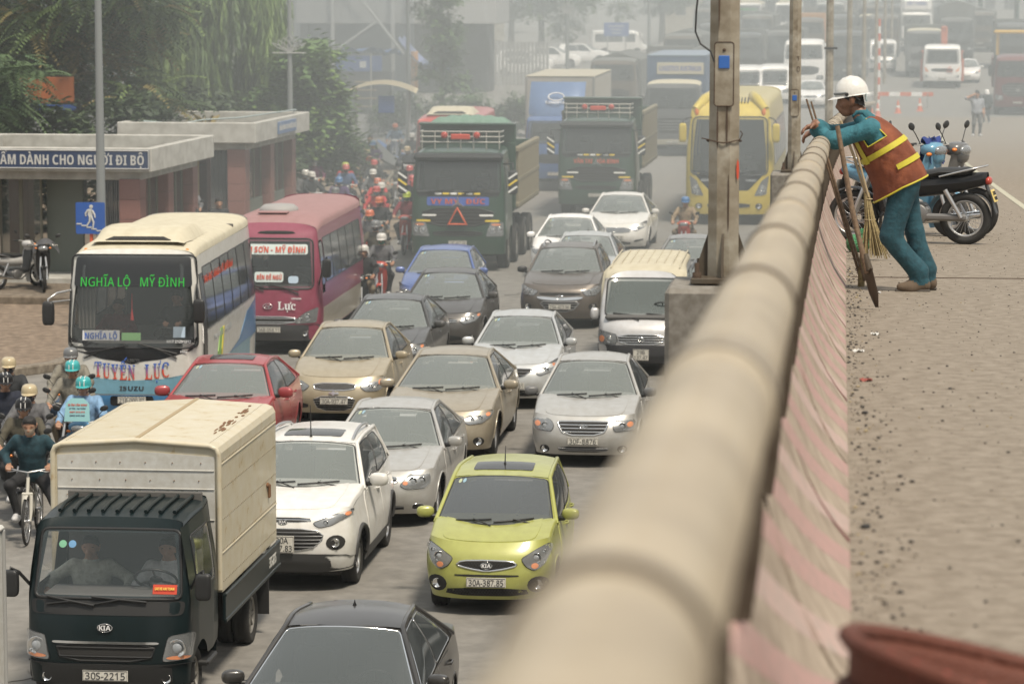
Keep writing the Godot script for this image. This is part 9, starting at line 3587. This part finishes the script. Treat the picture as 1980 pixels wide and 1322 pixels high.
	for i in 9:
		var u:=i/4.0 - 1
		var r:=PackedVector3Array()
		for j in 9:
			var q:=j/4.0 - 1
			r.push_back(v3(u*1.35+.1*q,3.45 - .35*u*u - .05*q,q*1.1))
		rows.append(r)
	b.grid(rows,v3(0,0,0))
	part(t,"canopy_sheet",b,mat("cream sheet",Color(.42,.36,.24),.8))
	b=Mb.new()
	for x in [-1.1,1.0]:
		b.tube([v3(x,0,-.3),v3(x,3.2,-.3)],.05,6)
	part(t,"posts",b,steel).set_meta("kind","stuff")
	for k in 7:
		b=Mb.new()
		b.box(v3(.25,2.9 - k*.095,.8),v3(.62,.085,.04),.008)
		part(t,"board_plank",b,mat("board blue 2"))
	t=thing("billboard","blank weathered white billboard beyond the slim tree","billboard",v3(-24.8,0,-213))
	b=Mb.new()
	b.box(v3(0,4.0,0),v3(3.4,1.75,.1),.02)
	part(t,"board",b,mat("weathered white",Color(.5,.49,.45),.7,0,{"tex":noise_tex("wall stains",.006,Color.BLACK,Color.WHITE),"scale":.6}))
	for x in [-1.3,1.3]:
		b=Mb.new()
		b.tube([v3(x,0,-.1),v3(x,4.6,-.1)],.06,6)
		part(t,"post",b,steel)
	t=thing("fence","pale upright metal fence behind the billboard","fence",v3(-25,0,-216))
	for k in 36:
		b=Mb.new()
		b.box(v3(-4.5+k*.26,1.5,0),v3(.2,3.0,.05+.02*(k % 2)),.01)
		part(t,"panel",b,mat("fence grey",Color(.3,.3,.29),.8))
	t=thing("road_sign","blue direction sign far beyond the parked van","sign",v3(-19.7,.1,-273))
	b=Mb.new()
	b.box(v3(0,2.8,0),v3(2.2,1.2,.08),.02)
	part(t,"board",b,mat("board blue 2"))
	for k in 3:
		b=Mb.new()
		b.box(v3(0,3.1 - .3*k,.05),v3(1.4 - .3*k,.08,.01),.002)
		part(t,"line_of_writing",b,mat("board white"))
	for x in [-.8,.8]:
		b=Mb.new()
		b.tube([v3(x,0,-.08),v3(x,3.4,-.08)],.06,6)
		part(t,"post",b,steel)
	t=thing("building","pale low building beyond the blue direction sign","building",v3(-13.5,1,-340))
	b=Mb.new()
	b.box(v3(0,3,-4),v3(12,6.0,8),.05)
	part(t,"wall",b,mat("pale wall",Color(.42,.38,.31),.85))
	for k in 4:
		b=Mb.new()
		b.box(v3(-4+k*2.6,3,.02),v3(1.1,1.3,.06),.01)
		part(t,"window",b,m_tint())
	var B:=[[20,-430,14,16,"hazy grey block at the upper right of the ramp"],[38,-400,16,22,"tall faint block beyond the maroon truck"],[-55,-420,26,18,"faint wide block behind the far trees"],[4,-620,30,20,"faintest block closing the road"]]
	for q in B:
		t=thing("building",q[4],"building",v3(q[0],2,q[1]))
		b=Mb.new()
		b.box(v3(0,q[3]/2.0,0),v3(q[2],q[3],10),.1)
		part(t,"wall",b,conc)
		for fl in int(q[3]/3.4):
			for k in int(q[2]/2.6):
				b=Mb.new()
				b.box(v3(-q[2]/2.0+1.6+k*2.6,2.0+fl*3.3,5.02),v3(1.3,1.5,.06),.01)
				part(t,"window",b,dkw)
	t=thing("gantry","dark green steel scaffold tower at the upper right","gantry",v3(14.5,1.5,-262))
	for x in [-3.0,0.0,3.0]:
		for z in [0.0,-3.0]:
			b=Mb.new()
			b.tube([v3(x,0,z),v3(x,11,z)],.14,6)
			part(t,"upright",b,mat("gantry green",Color(.03,.06,.05),.7))
	for y in [4.6,6.5,8.5,10.5]:
		b=Mb.new()
		b.box(v3(0,y,-1.5),v3(6.6,.8,3.4),.05)
		part(t,"deck",b,mat("gantry green"))
	var P:=sedan({"w":1.82,"L":4.7,"paint":paint("far white"),"r":.36,"hp":[[.2,.98],[.5,1.08],[.95,1.15],[1.25,1.19],[4.7,1.2]],"fp":[[.26,.1],[.42,.02],[.6,0.0],[.8,.04],[.93,.10],[.98,.2]],"bp":[[.5,.97],[.8,1.04],[1.3,1.08],[4.6,1.12]],"cab":{"dwc":1.02,"dwa":1.44,"drf":2.1,"drr":4.3,"drb":4.55,"yr":[[2.0,1.62],[2.6,1.7],[4.3,1.66]],"rw":.58,"b":.4,"c":.78,"sy":.15},"front":[]})
	var a:=car(P,"white people carrier parked side on beyond the shrubs",v3(-22.8,0,-247),PI/2)
	copy(a,"white people carrier parked second in the row, behind the lamp post",v3(-20.0,0,-270),PI/2,"cars parked side on by the fence")
	a.set_meta("group","cars parked side on by the fence")
	P.paint=paint("far silver")
	a=car(P,"silver people carrier parked behind the white ones",v3(-21.5,0,-258),PI/2)
	a.set_meta("group","cars parked side on by the fence")
	a=car(sedan({"paint":paint("warm grey"),"front":[]}),"grey saloon parked nearest behind the shrubs",v3(-22.0,0,-236),PI/2)
	a.set_meta("group","cars parked side on by the fence")
	var V:={"called": "van","category": "van","group": "cars parked side on by the fence","w":1.9,"L":5.4,"y0":.3,"fp":[[.3,.06],[.6,0.0],[.95,.1],[1.1,.3],[2.0,.8],[2.25,1.0]],"hp":[[.9,2.25],[1.4,2.4],[5.4,2.4]],"bp":[[.5,1.0],[.75,1.3],[1.0,2.1],[5.4,2.2]],"dk":.6,"nf":3.0,"paint":paint("far white"),"ax":[1.0,4.1],"r":.34,"hole":[-.7,.7,1.2,1.9],"screen":[-.76,1.16,.76,1.16,.72,1.96,-.72,1.96],"sidewin":[[1.2,2.2,1.3,2.0],[2.4,5.0,1.3,2.0]],"inside":false}
	coach(V,"white high roofed van parked behind the people carriers",v3(-18.6,0,-300),PI/2)
func crowd()->void:
	var bkb:=paint("bike black",Color(.02,.02,.022),0.0)
	var wht:=paint("bike white",Color(.55,.55,.54),0.0)
	var slv:=paint("bike silver white",Color(.4,.4,.39),.2)
	var rdb:=paint("bike red",Color(.42,.05,.03),0.0)
	var bl:=paint("taxi blue",Color(.09,.30,.52),.1)
	var teal:=paint("helmet teal",Color(.03,.36,.38),0.0)
	var hw:=paint("helmet pale",Color(.6,.59,.56),0.0)
	var hr:=paint("helmet red",Color(.45,.06,.05),0.0)
	var hg:=paint("helmet grey",Color(.16,.165,.17),.2)
	var hb:=paint("helmet blue",Color(.06,.17,.38),0.0)
	var hl:=paint("helmet lime",Color(.40,.50,.03),0.0)
	var hk:=paint("helmet black",Color(.014,.014,.016),0.0)
	var ho:=paint("helmet orange",Color(.52,.12,.04),0.0)
	var hbg:=paint("helmet beige",Color(.48,.40,.25),0.0)
	var wht_s:=mat("white stripe")
	var mkw:=mat("mask white",Color(.5,.52,.52),.8)
	var mkg:=mat("mask green",Color(.05,.17,.10),.8)
	var mkd:=mat("mask dark",Color(.03,.03,.035),.8)
	var mkb:=mat("mask blue",Color(.25,.38,.45),.8)
	var dkj:=cloth("dark jacket",Color(.025,.027,.03))
	var grj:=cloth("grey jacket",Color(.12,.12,.125))
	var olv:=cloth("olive jacket",Color(.075,.066,.045))
	var nvy:=cloth("navy jumper",Color(.012,.016,.032))
	var pur:=cloth("purple jacket",Color(.075,.045,.12))
	var red:=cloth("red jacket",Color(.42,.035,.035))
	var pnk:=cloth("magenta jacket",Color(.13,.022,.07))
	var jbl:=cloth("taxi jacket blue",Color(.20,.34,.52))
	var bge:=cloth("beige coat",Color(.20,.185,.15))
	var jean:=cloth("jeans",Color(.045,.08,.14))
	var blk:=cloth("black trousers",Color(.02,.02,.022))
	var khk:=cloth("khaki trousers",Color(.19,.15,.10))
	rider(v3(-12.24,0,-44.4),.35,"dark motorbike under the man in the navy jumper","man in a navy jumper and dark helmet at the left edge",bkb,0,nvy,jean,"shell",hk,wht_s)
	rider(v3(-11.55,0,-43.2),.05,"red scooter under the masked woman with long hair","woman in a grey jacket, beige helmet and mask",rdb,1,grj,blk,"cap",hbg,null,mkd,0)
	rider(v3(-11.25,0,-41.75),.18,"dark scooter under the man in sunglasses","man in an olive jacket with sunglasses and a black helmet",bkb,1,olv,blk,"shell",hk,wht_s,null,0,{"glasses":true})
	rider(v3(-11.55,0,-39.6),.12,"silver fronted motorbike cut by the left edge of the frame","rider in a magenta jacket with one foot on the road",slv,0,pnk,jean,"full",pnk,null,mkd,1)
	rider(v3(-10.98,0,-44.1),.06,"pale blue scooter with a placard behind its handlebar","motorbike taxi rider in a light blue jacket and teal helmet",bl,1,jbl,grj,"shell",teal,wht_s,null,0)
	rider(v3(-11.62,0,-46.0),.06,"dark motorbike hidden behind the pale blue scooter","man in a beige coat and teal helmet behind the taxi rider",bkb,0,bge,khk,"shell",teal,wht_s)
	var t:=thing("placard","turquoise placard with red print on the pale blue scooter","placard",v3(-10.96,1.24,-43.62),.06)
	var b:=Mb.new()
	b.slab(pts2([-.19,-.14,.19,-.14,.17,.12,.09,.2,-.09,.2,-.17,.12]),.006,Basis(Vector3.RIGHT,-.25))
	part(t,"board",b,mat("placard turquoise",Color(.24,.46,.48),.5))
	var rt:=mat("red letters",Color(.55,.08,.04),.5)
	text(t,"XE ÔM VĂN MINH",rt,v3(0,.10,-.014),.028,.28,Vector3(-.25,0,0))
	text(t,"UY TÍN - AN TOÀN",mat("dark letters",Color(.05,.06,.12),.5),v3(0,.05,-.002),.018,.24,Vector3(-.25,0,0))
	text(t,"0437 313 313",rt,v3(0,.0,.01),.024,.22,Vector3(-.25,0,0))
	text(t,"0982 842 842",mat("dark letters"),v3(0,-.05,.022),.02,.22,Vector3(-.25,0,0))
	bicycle("white forked bicycle of the masked woman beside the box truck",v3(-10.75,0,-40.25),.10,mat("bike frame grey",Color(.20,.19,.16),.5))
	var J:=pose_ride(1,.07)
	J.wrl=v3(.28,1.03,.20)
	J.wrr=v3(-.28,1.03,.20)
	for k in ["l","r"]:
		J["el"+k]=joint(J["sh"+k],J["wr"+k],.28,.26,v3(.7 if k=="l" else -.7,-.7,-.3))
	J.face=v3(0,-.3,1)
	var p:=person_of("cycle",J,"woman in a dark teal jacket and beige mask pushing a bicycle",v3(-10.75,0,-40.25),.10,[cloth("dark teal jacket",Color(.012,.045,.06)),blk,skin(),mat("shoe")])
	face_bits(p,J.head,J.face,Vector3.UP,false,mat("mask beige",Color(.40,.32,.24),.8))
	headgear(p,"long",J.head,J.face,Vector3.UP,mat("dark hair"))
	rider(v3(-10.33,0,-66.8),-.1,"black motorbike nearest behind the pink bus","man in a black jacket with a silver full helmet",bkb,0,dkj,khk,"full",hw)
	rider(v3(-10.4,0,-69.9),.02,"red and white motorbike beside the blue hatchback","man in an open grey jacket, white cap helmet and green mask",rdb,0,grj,blk,"cap",hw,null,mkg)
	rider(v3(-12.2,0,-81.6),-.05,"silver scooter at the head of the stream left of the dump truck","rider in a dark jacket with an orange helmet and red mask",slv,1,dkj,khk,"shell",ho,null,mat("mask red",Color(.25,.05,.06),.8))
	rider(v3(-12.9,0,-85.8),.05,"dark scooter under the rider with a camera strap","rider in red with a red helmet, a second one close behind the orange helmet",bkb,1,red,blk,"shell",hr,null,mkb)
	rider(v3(-11.75,0,-83.7),.0,"red motorbike between the stream and the dump truck","rider in a red jacket with a lime helmet",rdb,0,cloth("wine jacket",Color(.19,.02,.03)),blk,"shell",hl,null,mkg)
	rider(v3(-13.39,0,-89.3),.05,"white scooter third in the stream","rider in a bright red coat with a pale blue mask",wht,1,red,grj,"shell",ho,wht_s,mkb)
	rider(v3(-13.1,0,-82.4),.05,"pale scooter with a green bag behind the pink bus's roof","rider in a violet jacket with a grey green helmet",wht,1,pur,blk,"shell",paint("helmet sea green",Color(.05,.14,.14),0.0),null,null)
	rider(v3(-13.97,0,-85.2),.1,"dark motorbike hidden by the pink bus's roof","bare faced man in dark grey with a grey helmet",bkb,0,grj,blk,"shell",hg)
	rider(v3(-14.6,0,-89.7),.2,"silver scooter under the rider with a blue helmet","rider in purple with a blue helmet",slv,1,pur,jean,"shell",hb,null,mkd)
	rider(v3(-15.37,0,-95.8),.2,"grey motorbike carrying two riders","rider with a red striped helmet and blue jacket",bkb,0,cloth("blue jacket",Color(.06,.10,.2)),blk,"shell",hr,wht_s,mkd,0,{"pass":["passenger in red with a yellow helmet behind the striped helmet",red,"shell",hl]})
	rider(v3(-15.83,0,-92.1),.75,"white scooter turning out beside the second underpass entrance","rider in black with a white helmet and dark scarf turning to the right",wht,1,dkj,blk,"cap",hw,null,mkd,0,{"pass":["passenger in dark grey behind the white helmeted rider",grj,"shell",hw,mkw]})
	rider(v3(-14.85,0,-98.3),.1,"silver white scooter in the middle of the stream","rider in a dark coat with a red cap helmet",slv,1,dkj,grj,"cap",hr)
	rider(v3(-16.1,0,-104.9),.15,"white scooter far back in the stream","rider in black with a beige helmet and white mask",wht,1,dkj,blk,"shell",hbg,null,mkw)
	rider(v3(-13.3,0,-95.4),.0,"white fronted scooter half hidden by the dump truck's mirror","rider in pink with a red helmet by the dump truck's mirror",wht,1,cloth("pink jacket",Color(.38,.12,.17)),grj,"shell",hr,null,mkd)
	rider(v3(-17.7,0,-122.8),.05,"grey motorbike farthest back with a bag on its side","rider in a blue shirt with an orange helmet, farthest back",slv,0,cloth("blue shirt",Color(.12,.18,.26)),blk,"shell",ho)
	rider(v3(-4.09,0,-82.5),-.05,"red motorbike in front of the yellow coach","lone rider in a tan jacket and blue cap before the yellow coach",rdb,0,cloth("tan jacket",Color(.28,.21,.13)),khk,"shell",hb)
	rider(v3(-16.3,.3,-76.6),.0,"dark scooter between the two underpass entrances","rider with a yellow helmet seen above the white bus",bkb,1,dkj,blk,"shell",paint("helmet yellow",Color(.55,.42,.03),0.0))
	rider(v3(-17.3,.3,-81.5),.1,"dark motorbike behind the first entrance's side window","rider with a lime helmet behind the first entrance's side window",bkb,0,grj,blk,"shell",hl)
	var tops:=[dkj,grj,olv,nvy,pur,red,bge,pnk]
	var tn:=["black","grey","olive","navy","purple","red","beige","magenta"]
	var hs:=[hw,hr,hk,hb,ho,hbg,hg]
	var hn:=["pale","red","black","blue","orange","beige","grey"]
	var cols:=[bkb,wht,slv,rdb]
	var cn:=["black","white","silver","red"]
	var E0:=[[-12.55,-90.6,0,1,"closest to the first dump truck's mirror"],[-14.15,-93.4,1,0,"behind the bright red coat"],[-15.3,-100.2,6,4,"left of the silver scooter"],[-13.6,-101.4,2,6,"deep in the stream beside the dump truck's bed"],[-12.75,-99.2,0,2,"against the side of the first dump truck"],[-16.6,-109.6,4,3,"near the standing people"],[-14.9,-106.3,3,5,"towards the red minibus"],[-14.2,-111.8,1,1,"just left of the red minibus"],[-16.0,-115.4,0,0,"beneath the cream canopy"],[-15.1,-120.5,2,4,"beyond the cream canopy"],[-16.9,-99.0,7,6,"close under the bush tree"],[-13.0,-87.4,2,0,"squeezed behind the red coated rider"],[-12.15,-88.2,3,1,"touching the dump truck's mirror arm"],[-11.9,-92.6,0,3,"alongside the dump truck's front wheel"],[-13.9,-97.2,6,2,"right of the silver white scooter"],[-11.75,-77.0,1,4,"between the blue hatchback and the orange helmet"],[-11.1,-73.6,2,6,"just behind the green masked rider"]]
	for i in E0.size():
		var e:Array=E0[i]
		rider(v3(e[0],0,e[1]),.1*sin(i*2.0),"%s scooter %s" % [cn[i % 4],e[4]],"rider in %s with a %s helmet %s" % [tn[e[2]],hn[e[3]],e[4]],cols[i % 4],i % 2,tops[e[2]],blk if i % 3 else jean,"shell",hs[e[3]],null,[mkd,null,mkw,mkg][i % 4])
	E0=[[-12.9,-42.3,2,2,"at the very edge of the frame"],[-12.7,-46.3,0,5,"behind the man in the navy jumper"],[-12.05,-47.6,6,6,"between the kerb and the white bus"]]
	for i in E0.size():
		var e:Array=E0[i]
		rider(v3(e[0],0,e[1]),.15,"%s motorbike %s" % [cn[i],e[4]],"rider in %s with a %s helmet %s" % [tn[e[2]],hn[e[3]],e[4]],cols[i],0,tops[e[2]],jean,"shell",hs[e[3]],null,[mkw,mkd,null][i])
	var K:=pose_stand(0)
	var S:=[[-19.5,-115.6,.6,"woman in white with a blue cap standing by a parked scooter",cloth("white blouse",Color(.45,.45,.47)),"cap",hb],[-18.9,-114.2,-.4,"person in black with a white helmet standing by the bush",dkj,"shell",hw],[-19.4,-117.0,.2,"person with a pink helmet behind the standing one in black",grj,"shell",hr],[-18.0,-112.9,.9,"dark clothed person right of the standing helmets",dkj,"hair",mat("dark hair")],[-17.3,-113.5,.0,"dark clothed person in the shade of the bush tree",dkj,"hair",mat("dark hair")],[-15.45,-76.2,.4,"dark haired man between the two underpass entrances",dkj,"hair",mat("dark hair")],[-17.65,-73.3,1.2,"person in dark patterned clothes behind the blue sign",olv,"hair",mat("dark hair")]]
	for s in S:
		var q:=person_of("stand",K,s[3],v3(s[0],.32 if s[1]>-90 else 0.0,s[1]),s[2],[s[4],blk,skin(),mat("shoe")],"people standing by the road")
		face_bits(q,K.head,K.face,Vector3.UP)
		headgear(q,s[5],K.head,K.face,Vector3.UP,s[6])
	motorbike("grey green scooter parked by the standing people",v3(-18.6,0,-112.2),1.35,paint("scooter grey green",Color(.20,.22,.17),.1),1,"motorbikes parked on the pavement")
	motorbike("white and black motorbike parked with its plate to the road at the left edge",v3(-18.95,.34,-70.0),2.6,wht,0,"motorbikes parked on the pavement",{"plate": "29-H1/5.71"})
	motorbike("motorbike under a grey cover and a pink cloth beside the white bus's mirror",v3(-18.25,.34,-69.6),.3,bkb,0,"motorbikes parked on the pavement")
	motorbike("red motorbike parked far back beneath the stalls",v3(-21.4,0,-150),1.4,rdb,0,"motorbikes parked on the pavement")
	b=Mb.new()
	var rows:=[]
	for i in 7:
		var r:=PackedVector3Array()
		for j in 9:
			var u:=j/4.0 - 1
			r.push_back(v3(u*.3,1.15 - .25*u*u - .03*absf(i - 3.0),(i/6.0 - .5)*1.0))
		rows.append(r)
	b.grid(rows,v3(0,.3,0))
	tag(part(self,"bike_cover",b,cloth("grey cover",Color(.10,.10,.105)),Transform3D(Basis(Vector3.UP,.3),v3(-18.2,.38,-69.7))),"grey cloth cover laid over the parked motorbike","cover")
	var D:=pose_drive()
	var E:=pose_drive(true)
	var C:=[["drive",D,"driver in a white shirt at the green truck's wheel",v3(-6.97,.70,-31.5),cloth("white shirt",Color(.5,.5,.49)),khk],["drive wide",E,"passenger in a pale uniform shirt with his arm on the truck's window",v3(-7.80,.70,-31.5),cloth("pale uniform",Color(.36,.36,.30)),cloth("pale uniform")],["drive",D,"driver in black at the white minibus's wheel",v3(-11.13,1.26,-51.25),dkj,blk],["drive",D,"long haired woman on the front seat of the white minibus",v3(-12.13,1.12,-51.2),cloth("wine jacket"),blk]]
	for c in C:
		var q:=person_of(c[0],c[1],c[2],c[3],0.0,[c[4],c[5],skin(),mat("shoe")],"people sitting in the cabs")
		face_bits(q,c[1].head,c[1].face,Vector3.UP)
		headgear(q,"long" if "woman" in c[2] else "hair",c[1].head,c[1].face,Vector3.UP,mat("dark hair"))
